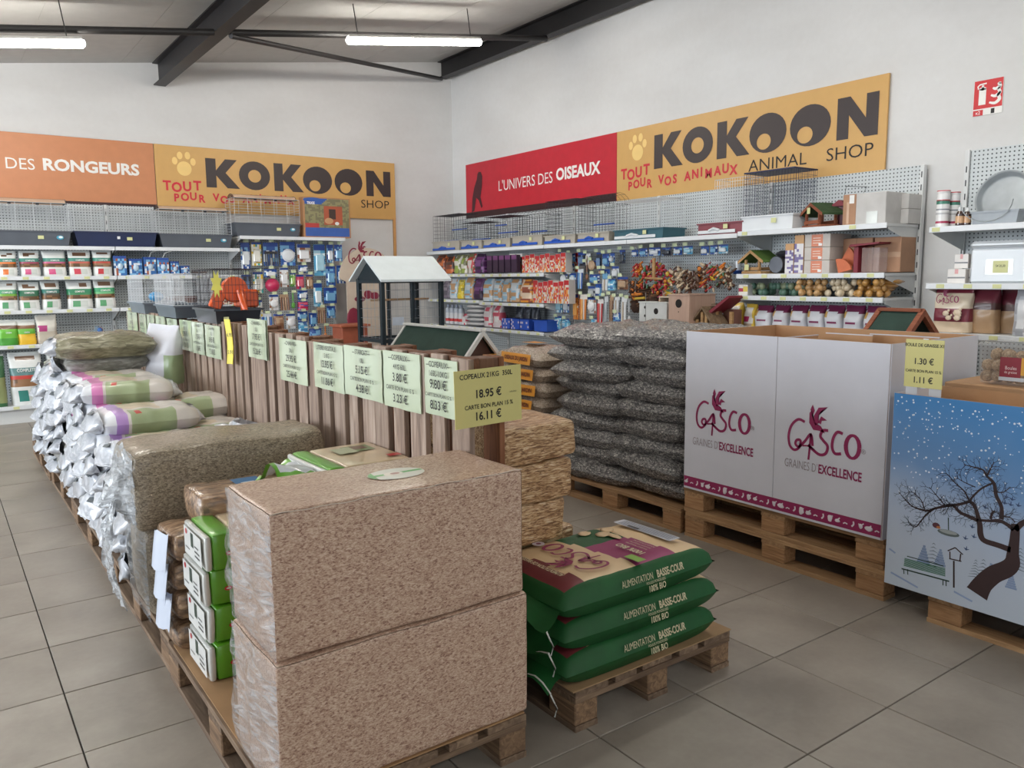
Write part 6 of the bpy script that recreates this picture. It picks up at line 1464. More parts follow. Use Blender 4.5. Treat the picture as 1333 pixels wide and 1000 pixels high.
def stack(xc, y, n, kinds, z0=.15, dz=.108, cname='', xoff=None):
    for k in range(n):
        kd = kinds[min(k, len(kinds)-1)] if isinstance(kinds, list) else kinds
        pos = 'topmost' if k == n-1 else ORD[k]+' up'
        t = thing('litter_sack', '%s litter sack, %s, %s' % ({'pink': 'white and pink', 'lilac': 'white and lilac', 'grey': 'clear wrapped grey'}[kd], pos, cname), 'sack', (xc+rnd.uniform(-.02, .02)-(.012*(n-k) if kd != 'grey' else 0)*.0, y+rnd.uniform(-.015, .015), z0+dz*k), (0, rnd.uniform(-.03, .03), rnd.uniform(-.08, .08)), ROWN)
        padd('sack_body', sack_me[kd][k % 2], t, (0, 0, 0))
        if xc < 1.0:
            ge = padd('gathered_end', crm[rnd.randrange(4)], t, (-.232, rnd.uniform(-.015, .015), rnd.uniform(-.008, .004)), (rnd.uniform(-.12, .12), rnd.uniform(-.5, .1), rnd.uniform(-.35, .35))); ge.scale = (rnd.uniform(.6, 1.25), rnd.uniform(.9, 1.08), rnd.uniform(.85, 1.1))
        padd('gathered_end', tails[k % 2], t, (.225, 0, 0), (0, 0, PI))
    return t
A = .90
COLS = [(A, 3.93, 4, ['grey', 'pink', 'pink', 'lilac'], 'first column from the hemp bale'), (A, 4.34, 5, 'lilac', 'second column from the hemp bale'), (A-.01, 4.75, 6, ['lilac', 'lilac', 'pink', 'lilac', 'lilac', 'lilac'], 'third column from the hemp bale'), (A, 5.17, 7, 'pink', 'fourth column from the hemp bale'), (A, 5.60, 7, ['grey', 'grey', 'grey', 'pink', 'pink', 'pink', 'pink'], 'fifth column from the hemp bale'),
        (A, 6.04, 8, ['grey', 'grey', 'grey', 'grey', 'pink', 'pink', 'pink', 'grey'], 'sixth column, under the hay sack'), (A-.02, 6.48, 7, 'grey', 'seventh column from the hemp bale'), (A, 6.92, 7, 'grey', 'eighth column from the hemp bale'), (A-.01, 7.35, 6, 'grey', 'farthest aisle column')]
for (x, y, n_, kk, nm) in COLS: stack(x, y, n_, kk, cname=nm)
for i, (y, n_) in enumerate(((4.30, 4), (4.72, 5), (5.12, 6), (5.55, 5), (6.0, 5), (6.45, 5), (6.9, 5))): stack(1.19, y, n_, ['pink', 'lilac'][i % 2], cname='%s inner column against the slats' % ORD[i], dz=.104)
# dark hay sack on top
t = thing('hay_sack', 'clear plastic sack of grey green hay on the very top of the left stack', 'sack', (.90, 5.93, 1.0), (0, 0, .05)); pillow(.62, .42, .16, HAYM, seed=8, amp=.02, q=.36, p=4).build('sack_body', t); padd('gathered_end', crm[1], t, (-.28, 0, .02))
# standing white sack against the slats
t = thing('standing_sack', 'white printed sack standing upright against the slatted divider', 'sack', (1.26, 5.85, .80), (0, R(4), R(-50))); 
bag_mesh(.24, .40, .15, lambda u, v, f: (196, 60, 60) if (.74 < v < .8 and .2 < u < .5) else ((150, 168, 130) if (v < .5 and u > .68) else (214, 214, 222)), 200, n=22, m=18).build('sack_body', t)
t = thing('slumped_bag', 'small white half open bag slumped beside the green printed sacks', 'bag', (1.30, 4.42, .585), 0); MB().blob((0, 0, .065), .1, CRUM, 22, 3, .8, (1.1, 1.3, .75)).build('bag_body', t)
b = MB(); vs = [((.04+.02*j/3)*math.cos(2*PI*i/12)*(1+.4*math.sin(i*2.3)), (.04+.02*j/3)*math.sin(2*PI*i/12)*(1+.4*math.sin(i*1.7)), .09+.02*j) for j in range(4) for i in range(12)]; b.add(vs, [(j*12+i, j*12+(i+1) % 12, (j+1)*12+(i+1) % 12, (j+1)*12+i) for j in range(3) for i in range(12)], CRUM, True); b.build('open_mouth', t, rot=(R(25), R(20), 0))

# ---------------- green feed sacks ----------------
FG = plain((18, 84, 36), .6, coat=.0, noise_amt=.12, bump=.15, bscale=22); FBEI = plain((220, 190, 148), .5, coat=.1, noise_amt=.03, bump=.1, bscale=18); FMAR = plain((116, 44, 50), .5, noise_amt=.05); FMAG = plain((148, 40, 96), .5, noise_amt=.04)
def fst(u, v, top):
    if not top or v < .10 or v > .90 or u < .05: return FG
    if u < .15+.02*math.sin(v*14): return FMAR
    if .44-.10*(v-.5) < u < .72-.08*(v-.5): return FG if v > .58 else FMAG
    return FBEI
def fsack(seed): 
    b = MB(); nu, nv = 44, 24; L, Wd, H = .76, .46, .122; top, bot = [], []
    for i in range(nu+1):
        for j in range(nv+1):
            u = -1+2*i/nu; v = -1+2*j/nv
            pu = max(0, 1-abs(u)**7)**.5; pv = max(0, 1-abs(v)**8)**.42
            x = u*L/2*(1-.015*v*v); y = v*Wd/2*(1-.03*u*u)*(1.0)
            nz = noise.noise(Vector((x*6+seed, y*6, 0)))*.008+noise.noise(Vector((x*20, y*20+seed, 2)))*.003
            e = min(1, (1-max(abs(u), abs(v)))*5)
            zm = H*.42; pr = pu*pv; top.append((x, y, zm+H*.58*pr+nz*e)); bot.append((x, y, zm-H*.42*min(1, pr*1.2)+nz*.2*e))
    f = lambda i, j: i*(nv+1)+j; k = len(top); fs, ms = [], []
    for i in range(nu):
        for j in range(nv):
            fs.append((f(i, j), f(i+1, j), f(i+1, j+1), f(i, j+1))); ms.append(fst((i+.5)/nu, (j+.5)/nv, True))
            fs.append((k+f(i, j), k+f(i, j+1), k+f(i+1, j+1), k+f(i+1, j))); ms.append(FG)
    b.add(top+bot, fs, ms, True); return b
PRINT = plain((206, 196, 160), .5, noise_amt=.02)
STW = plain((222, 222, 214), .5)
for k in range(3):
    t = thing('feed_sack', '%s of the three green and beige feed sacks' % ['bottom', 'middle', 'top'][k], 'sack', (1.945-.008*k+(.0 if k != 1 else .012), 2.125, .150+.116*k), (0, 0, (0.01, -.012, .02)[k]), 'green and beige feed sacks')
    fsack(70+k).build('sack_body', t)
    # side lettering on the long front edge
    b = MB(); M_ = Matrix.Translation((0, -.232, .066)) @ Matrix.Rotation(R(-16), 4, 'X')
    put_text(b, 'ALIMENTATION', -.045, -.001, .012, .034, PRINT, 0, .62, M=M_); put_text(b, 'BASSE-COUR', .118, -.001, .012, .036, PRINT, .03, .66, M=M_); put_text(b, 'POULES PONDEUSES', .04, -.001, -.009, .013, PRINT, 0, .8, M=M_)
    put_text(b, '100% BIO', .04, -.001, -.030, .030, PRINT, .015, .72, M=M_, shear=.15); b.build('lettering', t)
    if k == 2:
        TT = Matrix(((0, 0, 1, 0), (1, 0, 0, 0), (0, 1, 0, 0), (0, 0, 0, 1)))
        # local plane XZ (x right, z up) -> sack top: right=+y, up=-x, facing +z
        def top_at(x, y): return Matrix(((0, 0, -1, x), (1, 0, 0, y), (0, -1, 0, .1285), (0, 0, 0, 1)))
        b = MB(); gasco(b, top_at(-.08, -.165), .30, MAG); b.build('lettering', t)
        b = MB(); put_text(b, '100% BIO', 0, -.002, 0, .042, PRINT, .03, .8, M=top_at(.06, -.09))
        for q in range(4): put_text(b, 'POULES ET POULETTES', 0, -.002, 0, .013, PRINT, 0, .8, M=top_at(.10+.02*q, -.08))
        put_text(b, 'ALIMENTATION DE BASSE-COUR', 0, -.002, 0, .030, PRINT, .02, .62, M=top_at(-.305, -.0)); b.build('lettering', t)
        b = MB(); 
        for (x, y, s1, s2) in ((.10, .10, .035, .02), (.05, .15, .03, .018), (.15, .13, .03, .02), (.12, .06, .018, .03)): b.blob((x, y, .1285), s1, FBEI, 9, 3, .4, (1, s2/s1*1.4, .04))
        b.build('hen_print', t)
        b = MB(); quad(b, -.15, .15, -.03, .03, pm((206, 210, 220)), -.002, top_at(.265, .03)); 
        for q in range(5): quad(b, -.14, .13, .018-.01*q, .022-.01*q, pm((120, 124, 140)), -.003, top_at(.265, .03))
        quad(b, .02, .08, .012, .026, pm((60, 60, 64)), -.0035, top_at(.265, .03)); b.build('paper_label', t)
        b = MB(); quad(b, -.04, .03, -.02, .02, pm((120, 180, 60)), -.003, top_at(.0, -.165)); disc(b, 0, 0, .024, .024, pm((206, 196, 206)), -.003, 16, top_at(-.17, .16)); disc(b, 0, 0, .01, .01, pm((120, 40, 90)), -.0035, 10, top_at(-.17, .16)); b.build('badge', t)
    # sewn mouth at the left end
    b = MB(); nq = 10; vs = []
    for i in range(nq+1):
        for j in range(5):
            u = i/nq; v = j/4; vs.append((-.355-.085*v, -.20+.40*u+.01*math.sin(v*4+k), .05-.045*v+.022*math.sin(u*9+k*2)*v+.012*math.sin(u*3)))
    b.add(vs, [(i*5+j, i*5+j+1, (i+1)*5+j+1, (i+1)*5+j) for i in range(nq) for j in range(4)], FG, True); b.build('sewn_mouth', t)
    MB().tube([(vs[i*5+4][0]+.012, vs[i*5+4][1], vs[i*5+4][2]+.003) for i in range(nq+1)], .0035, STW, 5).build('white_stitching', t)
    MB().tube([(vs[4][0]+.012, vs[4][1], vs[4][2]), (vs[4][0]+.03, vs[4][1]-.01, vs[4][2]-.05), (vs[4][0]+.02, vs[4][1]-.01, vs[4][2]-.075)], .003, STW, 5).build('loose_thread', t)

# ---------------- sunflower and seed sack stacks ----------------
sf = [proto('sack_body', pillow(.70, .44, .138, SUNF, seed=s_*3.3, nu=26, nv=18, amp=.022, q=.42, p=3.6, ear=.3)) for s_ in range(5)]
sb = [proto('sack_body', pillow(.64, .42, .135, SEEDB, seed=s_*2.3+40, nu=22, nv=14, amp=.02, q=.42, p=3.6)) for s_ in range(3)]
rnd = random.Random(9)
SN = 'clear sacks of grey sunflower seeds'
for k in range(9):
    z = .150+.1115*k; fl = k % 2
    for side in range(2):
        yc = (3.98 if side == 0 else 3.42)+(.03 if fl else -.03)
        tl = rnd.uniform(.02, .09)*(1 if side else -.5)
        t = thing('seed_sack', 'clear sack of grey sunflower seeds, %s up in the %s front column' % (ORD[k], ['left', 'right'][side]), 'sack', (3.66+rnd.uniform(-.02, .03)+(.03 if (fl ^ side) else -.01), yc, z+(.012 if side else 0)), (tl, rnd.uniform(-.03, .05), PI/2+rnd.uniform(-.14, .14)), SN)
        padd('sack_body', sf[(k*2+side) % 5], t, (0, 0, 0))
    for side in range(2):
        t = thing('seed_sack', 'clear sack of grey sunflower seeds, %s up in the %s rear column' % (ORD[k], ['left', 'right'][side]), 'sack', (4.07, 4.0 if side == 0 else 3.42, z), (0, 0, PI/2+rnd.uniform(-.1, .1)), SN)
        padd('sack_body', sf[(k*2+side+2) % 5], t, (0, 0, 0))
ON = 'sacks of beige bird seed with orange labels'
OLAB = plain((226, 152, 48), .45, coat=.3, noise_amt=.03)
for k in range(7):
    for side in range(2):
        if k == 6 and side == 0: continue
        z = .150+.112*k; yc = 5.34 if side == 0 else 4.76
        t = thing('seed_sack', 'beige bird seed sack with orange label, %s up in the %s column' % (ORD[k], ['left', 'right'][side]), 'sack', (3.68+rnd.uniform(-.02, .02), yc, z+.02*side), (0, 0, PI/2+rnd.uniform(-.1, .1)), ON)
        padd('sack_body', sb[(k+side) % 3], t, (0, 0, 0))
        b = MB(); b.add([(-.2, .224, .022), (.2, .224, .022), (.2, .214, .098), (-.2, .214, .098)], [(3, 2, 1, 0)], OLAB)
        M_ = Matrix.Translation((-.01, .2195, .060)) @ Matrix.Rotation(PI, 4, 'Z') @ Matrix.Rotation(R(-7.5), 4, 'X')
        put_text(b, 'OISEAUX DU JARDIN', 0, -.004, 0, .042, plain((110, 50, 30), .5), .03, .8, M=M_); b.build('orange_label', t)
        if k >= 5:
            b = MB(); b.add([(.0, -.08, .158), (.22, -.1, .154), (.24, .02, .154), (.02, .04, .16)], [(0, 1, 2, 3)], OLAB); b.build('orange_patch', t)

# ---------------- white printed carton ----------------
WCART = plain((206, 206, 214), .5, noise_amt=.015); KRI = plain((186, 146, 108), .8, noise_amt=.05, bump=.08)
X0, Y0_, Y1_, Z0, Z1 = 3.425, 1.885, 3.072, .29, 1.188
t = thing('printed_carton', 'huge white carton with plum word marks and animal border on two pallets', 'box', (X0, Y1_, Z0), RZ)
Lb, Hb, Db = Y1_-Y0_, Z1-Z0, .80
def skin(b, c, d, out, inn, ax, sgn):
    """cardboard sheet: white outside, brown inside"""
    th = .004; c1 = list(c); c1[ax] += sgn*th/2; c2 = list(c); c2[ax] -= sgn*th/2; d1 = list(d); d1[ax] = th
    b.box(c1, d1, out); b.box(c2, d1, inn)
for (u0, u1) in ((0, Lb*.505), (Lb*.505, Lb)):
    b = MB(); skin(b, ((u0+u1)/2, 0, Hb/2), (u1-u0-.003, .004, Hb), WCART, KRI, 1, -1); b.build('front_panel', t)
for u, s_ in ((0, -1), (Lb, 1)):
    b = MB(); skin(b, (u, Db/2, Hb/2), (.004, Db, Hb), WCART, KRI, 0, s_); b.build('side_panel', t)
b = MB(); skin(b, (Lb/2, Db, Hb/2), (Lb, .004, Hb), WCART, KRI, 1, 1); b.build('back_panel', t)
MB().box((Lb/2, Db/2, Hb*.55), (Lb-.03, Db-.03, .01), KRI).build('inner_floor', t)
b = MB(); b.box((Lb*.505, Db*.22, Hb*.84), (.005, Db*.4, Hb*.3), KRI); b.box((Lb*.505, Db*.22, Hb*.992), (.008, Db*.4, .005), WCART); b.build('divider_flap', t)
b = MB(); b.box((Lb*.62, Db*.5, Hb*.85), (Lb*.22, .005, Hb*.3), KRI); b.box((Lb*.62, Db*.5, Hb*1.0), (Lb*.22, .008, .005), WCART); b.build('divider_flap', t)
b = MB(); b.box((Lb*.82, Db*.62, Hb*.85), (Lb*.3, .005, Hb*.3), KRI); b.box((Lb*.82, Db*.62, Hb*1.0), (Lb*.3, .008, .005), WCART); b.build('divider_flap', t)
b = MB(); quad(b, .002, Lb-.002, .012, .072, MAG, -.0055)
WPR = plain((224, 216, 222), .5)
for k in range(30):
    x = .02+k*(Lb-.04)/29; r_ = .013+.006*((k*5) % 3)/2
    ty = k % 4
    if ty == 0: b.blob((x, -.007, .040), r_*.8, WPR, 8, k, .3, (1.3, .06, .8)); ribbon(b, [(x, .046), (x+.012, .056)], .006, WPR, -.0065)
    elif ty == 1: ribbon(b, [(x-.01, .034), (x, .04), (x+.012, .036)], .006, WPR, -.0065)
    elif ty == 2: ribbon(b, smooth([(x-.006, .03), (x+.004, .042), (x+.002, .056)], 3), .008, WPR, -.0065)
    else: b.blob((x, -.007, .042), r_, WPR, 8, k, .4, (.8, .06, 1)); ribbon(b, [(x-.012, .052), (x, .044), (x+.014, .058)], .006, WPR, -.0065)
b.build('animal_border', t)
GRYT = plain((150, 138, 142), .5)
for (r, r2) in (((2.811, 0.629, 0.365, 0.097), (2.801, 0.537, 0.38, 0.068)), ((2.204, 0.604, 0.385, 0.105), (2.195, 0.522, 0.385, 0.075))):
    yc, zb, w_, h = r; b = MB(); gasco(b, Matrix.Translation((Y1_-yc-w_/2, -.0055, zb-Z0-.0)), w_*1.04, MAG, 0)
    put_text(b, '®', Y1_-yc+w_*.56, -.0055, zb-Z0+h*.75, .03, GRYT); b.build('word_mark', t)
    yc, zb, w_, h = r2; b = MB(); put_text(b, "GRAINES D'", Y1_-yc-w_*.31, -.0055, zb-Z0+h*.5, .062, GRYT, -.01, .58); b.build('lettering', t); b = MB(); put_text(b, 'EXCELLENCE', Y1_-yc+w_*.235, -.0055, zb-Z0+h*.5, .062, MAG, .025, .62); b.build('lettering', t)

# ---------------- snow scene carton ----------------
def skymat():
    m, nt, b = newmat('printed_snow_sky')
    tc = N(nt, 'ShaderNodeTexCoord'); sp = N(nt, 'ShaderNodeSeparateXYZ'); nt.links.new(tc.outputs['Object'], sp.inputs[0])
    nz = noisetex(nt, mapping(nt, (2, 2, 2)), 2, 2)
    f = math_(nt, 'ADD', math_(nt, 'MULTIPLY', sp.outputs['Z'], 1.12), math_(nt, 'MULTIPLY', math_(nt, 'SUBTRACT', nz, .5), .12))
    f = math_(nt, 'ADD', f, math_(nt, 'MULTIPLY', sp.outputs['X'], .18))
    nt.links.new(ramp(nt, f, [(.0, (186, 196, 208)), (.30, (182, 192, 208)), (.48, (166, 182, 206)), (.66, (110, 146, 190)), (.98, (46, 118, 176))]), b.inputs['Base Color'])
    b.inputs['Roughness'].default_value = .38; return m
WX, WY, WZ = 3.34, 1.812, .135
t = thing('snow_scene_carton', 'tall carton printed with blue snowy sky, bare tree and green bench, right edge', 'box', (WX, WY, WZ), RZ)
SK = skymat(); Lw, Hw, Dw = 1.2, .852, .37
b = MB(); b.box((Lw/2, -.002, Hw/2), (Lw, .004, Hw), SK); b.box((Lw/2, .003, Hw/2), (Lw, .005, Hw), KRI); b.build('front_panel', t)
for u in (0, Lw):
    b = MB(); b.box((u, Dw/2, Hw/2), (.006, Dw, Hw), KRI if u == Lw else WCART); b.build('side_panel', t)
MB().box((Lw/2, Dw, Hw/2), (Lw, .006, Hw), KRI).build('back_panel', t); MB().box((Lw/2, Dw/2, Hw*.9), (Lw-.02, Dw-.02, .006), KRI).build('inner_floor', t)
for k in range(2): MB().box((.045+.10*k, .05, Hw*.96), (.05, .004, Hw*.14), plain((206, 210, 218), .3, coat=.5)).build('white_strap', t)
def A_(p): return (WY-p[1], p[2]-WZ)
TRK = plain((54, 34, 34), .6); BLK = plain((40, 30, 32), .6)
S_ = .0036
TREE = [
 ([((3.338, 1.425, 0.207)), ((3.338, 1.404, 0.256)), ((3.338, 1.367, 0.306)), ((3.338, 1.324, 0.341)), ((3.338, 1.304, 0.372)), ((3.338, 1.304, 0.413)), ((3.338, 1.302, 0.46)), ((3.338, 1.302, 0.506)), ((3.338, 1.306, 0.53))], [24, 20, 19, 18, 16, 12, 10, 9, 7]),
 ([((3.338, 1.302, 0.506)), ((3.338, 1.282, 0.536)), ((3.338, 1.257, 0.56)), ((3.338, 1.219, 0.617)), ((3.338, 1.18, 0.656))], [6, 6, 5, 4, 2]),
 ([((3.338, 1.313, 0.423)), ((3.338, 1.358, 0.429)), ((3.338, 1.41, 0.434)), ((3.338, 1.426, 0.455)), ((3.338, 1.431, 0.492)), ((3.338, 1.438, 0.516)), ((3.338, 1.449, 0.551)), ((3.338, 1.463, 0.574)), ((3.338, 1.478, 0.58))], [6.5, 6, 6, 6.5, 6, 5.5, 4, 4, 3.5]),
 ([((3.338, 1.307, 0.505)), ((3.338, 1.336, 0.522)), ((3.338, 1.362, 0.528)), ((3.338, 1.398, 0.519)), ((3.338, 1.435, 0.513))], [4.5, 4, 4, 3, 3]),
 ([((3.338, 1.354, 0.536)), ((3.338, 1.357, 0.585)), ((3.338, 1.379, 0.627)), ((3.338, 1.391, 0.674)), ((3.338, 1.418, 0.697)), ((3.338, 1.434, 0.719)), ((3.338, 1.469, 0.724)), ((3.338, 1.508, 0.727))], [5, 4, 4, 3.5, 2.5, 2, 1.4, .7]),
 ([((3.338, 1.418, 0.697)), ((3.338, 1.406, 0.73)), ((3.338, 1.396, 0.757))], [2, 1.4, .7]),
 ([((3.338, 1.394, 0.674)), ((3.338, 1.435, 0.643)), ((3.338, 1.467, 0.601)), ((3.338, 1.478, 0.58)), ((3.338, 1.519, 0.558)), ((3.338, 1.549, 0.547)), ((3.338, 1.576, 0.538))], [2, 2, 2.2, 3, 3, 3.2, 3]),
 ([((3.338, 1.438, 0.509)), ((3.338, 1.477, 0.519)), ((3.338, 1.511, 0.527)), ((3.338, 1.54, 0.549)), ((3.338, 1.573, 0.538)), ((3.338, 1.613, 0.519)), ((3.338, 1.644, 0.502)), ((3.338, 1.693, 0.504)), ((3.338, 1.724, 0.517)), ((3.338, 1.771, 0.558))], [4, 4, 3.6, 3.2, 3, 2.6, 2.2, 1.8, 1.3, .6]),
 ([((3.338, 1.613, 0.519)), ((3.338, 1.646, 0.485)), ((3.338, 1.67, 0.445)), ((3.338, 1.688, 0.42)), ((3.338, 1.715, 0.424))], [2, 1.8, 1.4, 1, .5]),
 ([((3.338, 1.478, 0.583)), ((3.338, 1.498, 0.617)), ((3.338, 1.533, 0.642)), ((3.338, 1.562, 0.668)), ((3.338, 1.575, 0.678))], [2, 1.6, 1.3, 1, .6]),
 ([((3.338, 1.383, 0.642)), ((3.338, 1.355, 0.645)), ((3.338, 1.33, 0.672))], [1.6, 1.2, .6]), ([((3.338, 1.393, 0.527)), ((3.338, 1.389, 0.553)), ((3.338, 1.378, 0.565))], [3, 2.4, 1.6]), ([((3.338, 1.567, 0.537)), ((3.338, 1.6, 0.569)), ((3.338, 1.64, 0.606))], [1.6, 1.1, .5]), ([((3.338, 1.654, 0.503)), ((3.338, 1.669, 0.54)), ((3.338, 1.703, 0.566)), ((3.338, 1.727, 0.567))], [1.4, 1.1, .8, .4]), ([((3.338, 1.458, 0.644)), ((3.338, 1.501, 0.655)), ((3.338, 1.532, 0.668))], [1.2, .9, .5]), ([((3.338, 1.349, 0.55)), ((3.338, 1.321, 0.55)), ((3.338, 1.304, 0.536))], [1.6, 1.2, .8])]
b = MB(); rnd = random.Random(12)
def twig(b, p, ang, ln, w_, dep):
    q = (p[0]+ln*math.cos(ang), p[1]+ln*math.sin(ang)); ribbon(b, [p, ((p[0]+q[0])/2+rnd.uniform(-.1, .1)*ln, (p[1]+q[1])/2+rnd.uniform(-.1, .1)*ln), q], [w_, w_*.8, w_*.6], BLK, -.0048)
    if dep:
        for s_ in (-1, 1): twig(b, q, ang+s_*rnd.uniform(.25, .75), ln*rnd.uniform(.6, .85), w_*.65, dep-1)
for ti, (pts, ws) in enumerate(TREE):
    P = [A_(p) for p in pts]; sm = smooth([tuple(p) for p in P], 4); wz = []
    for i in range(len(ws)-1): wz += [ws[i]+(ws[i+1]-ws[i])*j/4 for j in range(4)]
    wz.append(ws[-1]); ribbon(b, sm, [q*S_ for q in wz], TRK, -.0045)
    if ti > 0:
        for i in range(1, len(sm), 2):
            if wz[i] > 5.2: continue
            a = math.atan2(sm[i][1]-sm[i-1][1], sm[i][0]-sm[i-1][0])
            for s_ in (-1, 1):
                if rnd.random() < .9: twig(b, sm[i], a+s_*rnd.uniform(.4, 1.1), rnd.uniform(.012, .028), .0024, 2)
b.build('tree_print', t)
b = MB(); SNW = plain((216, 224, 234), .5)
for k in range(760):
    u = rnd.uniform(.008, Lw-.01); v = rnd.uniform(.36, Hw-.01)
    if rnd.random() > (v-.28)/.45: continue
    r_ = rnd.uniform(.0014, .0046); disc(b, u, v, r_, r_, SNW, -.0043, 6)
b.build('snowflake_print', t, kind='stuff')
b = MB(); GB = plain((58, 110, 80), .5); DGB = plain((34, 60, 48), .5)
def PP(p): return A_(p)
def LQ(b, p, q, w_, mat, y=-.0046): ribbon(b, [PP(p), PP(q)], w_, mat, y)
p0, p1, p2, p3 = ((3.338, 1.727, 0.269)), ((3.338, 1.554, 0.275)), ((3.338, 1.729, 0.237)), ((3.338, 1.552, 0.243))
for k in range(7):
    f = k/6; a0, a1 = PP(p0), PP(p1); c0, c1 = PP(p2), PP(p3)
    ribbon(b, [(a0[0]+(c0[0]-a0[0])*f, a0[1]+(c0[1]-a0[1])*f), (a1[0]+(c1[0]-a1[0])*f, a1[1]+(c1[1]-a1[1])*f)], .0036, GB, -.0046)
LQ(b, ((3.338, 1.738, 0.22)), ((3.338, 1.535, 0.225)), .006, DGB)
for (a_, c_) in ((((3.338, 1.728, 0.223)), ((3.338, 1.726, 0.199))), (((3.338, 1.711, 0.225)), ((3.338, 1.709, 0.201))), (((3.338, 1.56, 0.223)), ((3.338, 1.559, 0.2))), (((3.338, 1.548, 0.224)), ((3.338, 1.546, 0.201))), (((3.338, 1.717, 0.282)), ((3.338, 1.561, 0.283)))): LQ(b, a_, c_, .004, DGB)
b.build('bench_print', t)
b = MB()
LQ(b, ((3.338, 1.522, 0.318)), ((3.338, 1.515, 0.204)), .007, TRK)
for (a_, c_) in ((((3.338, 1.549, 0.353)), ((3.338, 1.52, 0.375))), (((3.338, 1.52, 0.375)), ((3.338, 1.488, 0.354))), (((3.338, 1.541, 0.322)), ((3.338, 1.492, 0.324))), (((3.338, 1.54, 0.353)), ((3.338, 1.538, 0.323))), (((3.338, 1.497, 0.355)), ((3.338, 1.498, 0.325)))): LQ(b, a_, c_, .005, TRK)
b.build('bird_table_print', t); b = MB(); LQ(b, ((3.338, 1.555, 0.494)), ((3.338, 1.551, 0.442)), .004, DGB); c_ = PP(((3.338, 1.551, 0.429))); disc(b, c_[0], c_[1], .045, .013, plain((90, 100, 100), .5), -.0046, 14); disc(b, c_[0], c_[1]+.004, .036, .008, plain((150, 156, 156), .5), -.005, 14)
c_ = PP(((3.338, 1.602, 0.449))); disc(b, c_[0], c_[1], .016, .012, plain((90, 50, 60), .5), -.005, 10); disc(b, c_[0]+.01, c_[1]-.006, .009, .006, plain((180, 110, 60), .5), -.0052, 8)
b.build('hanging_tray_print', t)
for p in [((3.338, 1.416, 0.569)), ((3.338, 1.46, 0.478)), ((3.338, 1.483, 0.424)), ((3.338, 1.451, 0.439)), ((3.338, 1.477, 0.38)), ((3.338, 1.343, 0.629)), ((3.338, 1.321, 0.624)), ((3.338, 1.298, 0.605)), ((3.338, 1.347, 0.603)), ((3.338, 1.325, 0.602))]:
    b = MB(); c_ = PP(p); ribbon(b, [(c_[0]-.010, c_[1]+.006), (c_[0], c_[1]-.002), (c_[0]+.012, c_[1]+.002)], [.001, .007, .001], plain((60, 78, 116), .5), -.0047); ribbon(b, [(c_[0], c_[1]), (c_[0]+.002, c_[1]+.014)], [.006, .001], plain((60, 78, 116), .5), -.0048); b.build('bird_print', t)
b = MB()
for (p, s_, c) in [(((3.338, 1.646, 0.309)), .9, (128, 146, 178)), (((3.338, 1.607, 0.32)), 1.25, (66, 74, 84)), (((3.338, 1.578, 0.315)), .8, (128, 146, 178)), (((3.338, 1.437, 0.31)), .9, (90, 100, 110)), (((3.338, 1.408, 0.31)), 1.15, (66, 74, 84)), (((3.338, 1.379, 0.312)), .8, (128, 146, 178)), (((3.338, 1.278, 0.395)), 1.1, (80, 90, 100)), (((3.338, 1.302, 0.298)), .7, (128, 146, 178))]:
    c_ = PP(p); mt = plain(c, .5)
    for k in range(7):
        ww = (.012+.008*k)*s_; zz = c_[1]+.04*s_-.013*k*s_
        if c[0] < 100: ribbon(b, [(c_[0]-ww/2, zz-.006), (c_[0], zz), (c_[0]+ww/2, zz-.006)], [.001, .003, .001], mt, -.0044)
        else: ribbon(b, [(c_[0]-ww/2, zz), (c_[0]+ww/2, zz)], .012*s_, mt, -.0042)
for (p, q) in ((((3.338, 1.785, 0.189)), ((3.338, 1.663, 0.157))), (((3.338, 1.514, 0.188)), ((3.338, 1.44, 0.169))), (((3.338, 1.798, 0.294)), ((3.338, 1.769, 0.281)))): LQ(b, p, q, .008, plain((140, 158, 192), .5), -.0041)
b.build('fir_tree_print', t, kind='stuff')
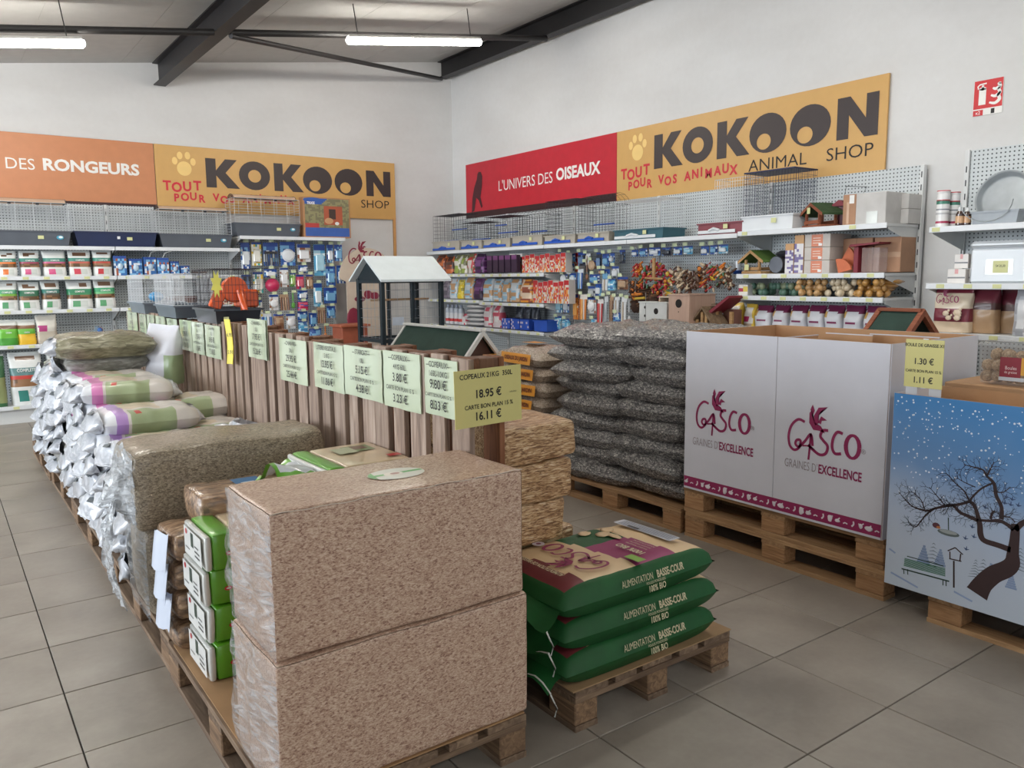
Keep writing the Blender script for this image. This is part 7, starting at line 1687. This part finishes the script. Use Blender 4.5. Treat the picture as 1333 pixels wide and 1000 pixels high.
# tubs of fat balls standing behind the snow carton on a brown carton
t = thing('brown_carton', 'brown carton filling behind the snow scene carton, carrying the clear tubs', 'box', (3.95, 1.25, .148), RZ); MB().box((0, 0, .428), (1.1, .42, .855), KRI, .005).build('carton', t)
CLR = plain((226, 226, 226), .08, coat=1, alpha=.18, noise_amt=0); BALL = granular('fat_ball_mix', [(.15, (128, 104, 78)), (.4, (166, 140, 108)), (.6, (184, 158, 126)), (.85, (206, 184, 154))], 160, .8, coat=0, wrinkle=0)
for i, (yc, lab) in enumerate(((1.585, 'clear plastic tub of fat balls with maroon label above the snow scene carton'), (1.325, 'clear plastic tub of fat balls cut off by the right edge'))):
    t = thing('fat_ball_tub', lab, 'tub', (3.86, yc, 1.006), RZ, 'clear tubs of fat balls')
    w_, h, d = .215, .165, .16
    b = MB(); rings = [(.86, 0), (.9, .008), (1, h), (1.05, h), (1.05, h+.012), (.98, h+.022), (.9, h+.022)]
    vs = []; n = 24
    for (s_, z) in rings:
        for k in range(n):
            a = 2*PI*k/n; c_, q = math.cos(a), math.sin(a); vs.append((w_/2*s_*math.copysign(abs(c_)**.4, c_), d/2*s_*math.copysign(abs(q)**.4, q), z))
    b.add(vs, [(r_*n+k, r_*n+(k+1) % n, (r_+1)*n+(k+1) % n, (r_+1)*n+k) for r_ in range(len(rings)-1) for k in range(n)], CLR, True); b.add(vs, [tuple((len(rings)-1)*n+k for k in range(n))], CLR); b.build('clear_tub', t)
    rnd = random.Random(4+i)
    for k in range(14):
        p = (-.068+.045*(k % 4)+.01*((k//4) % 2), -.03+.06*((k//4) % 2)+rnd.uniform(-.005, .005), .034+.045*(k//5))
        MB().blob(p, .029, BALL, 12, k, .12).build('fat_ball', t)
    b = MB(); quad(b, -.0, .085, .035, .125, pm((140, 26, 50)), -d/2-.002); quad(b, .085, .10, .05, .125, pm((220, 160, 50)), -d/2-.002); quad(b, -.002, .1, .022, .038, pm((200, 206, 214)), -d/2-.0022)
    put_text(b, 'Boules', .045, -d/2-.003, .078, .022, pm((230, 200, 200)), .01, .8); put_text(b, 'de graisse', .045, -d/2-.003, .06, .016, pm((230, 200, 200)), .01, .8); b.build('label', t)
# yellow price card of the fat balls
yc, zb, w_, h = 1.688, 1.023, 0.159, 0.201
t = thing('yellow_price_card', 'yellow price card BOULE DE GRAISSE 1.30 € above the snow scene carton', 'price card', (3.325, yc, zb), RZ)
MB().box((0, 0, h/2), (w_, .002, h), YCARD).build('card', t)
b = MB(); put_text(b, 'BOULE DE GRAISSE X1', 0, -.002, h*.88, .019, ink, .012, .86); put_text(b, '1.30 €', -.0, -.002, h*.54, .036, ink, .015, .9); put_text(b, 'CARTE BON PLAN 15 %', -.0, -.002, h*.34, .0165, ink, .012, .86); put_text(b, '1.11 €', -.0, -.002, h*.15, .036, ink, .015, .9); b.build('lettering', t)
MB().box((0, .008, h*.5), (.02, .006, h*1.04), plain((206, 210, 218), .3, coat=.5)).build('holder_strip', t)
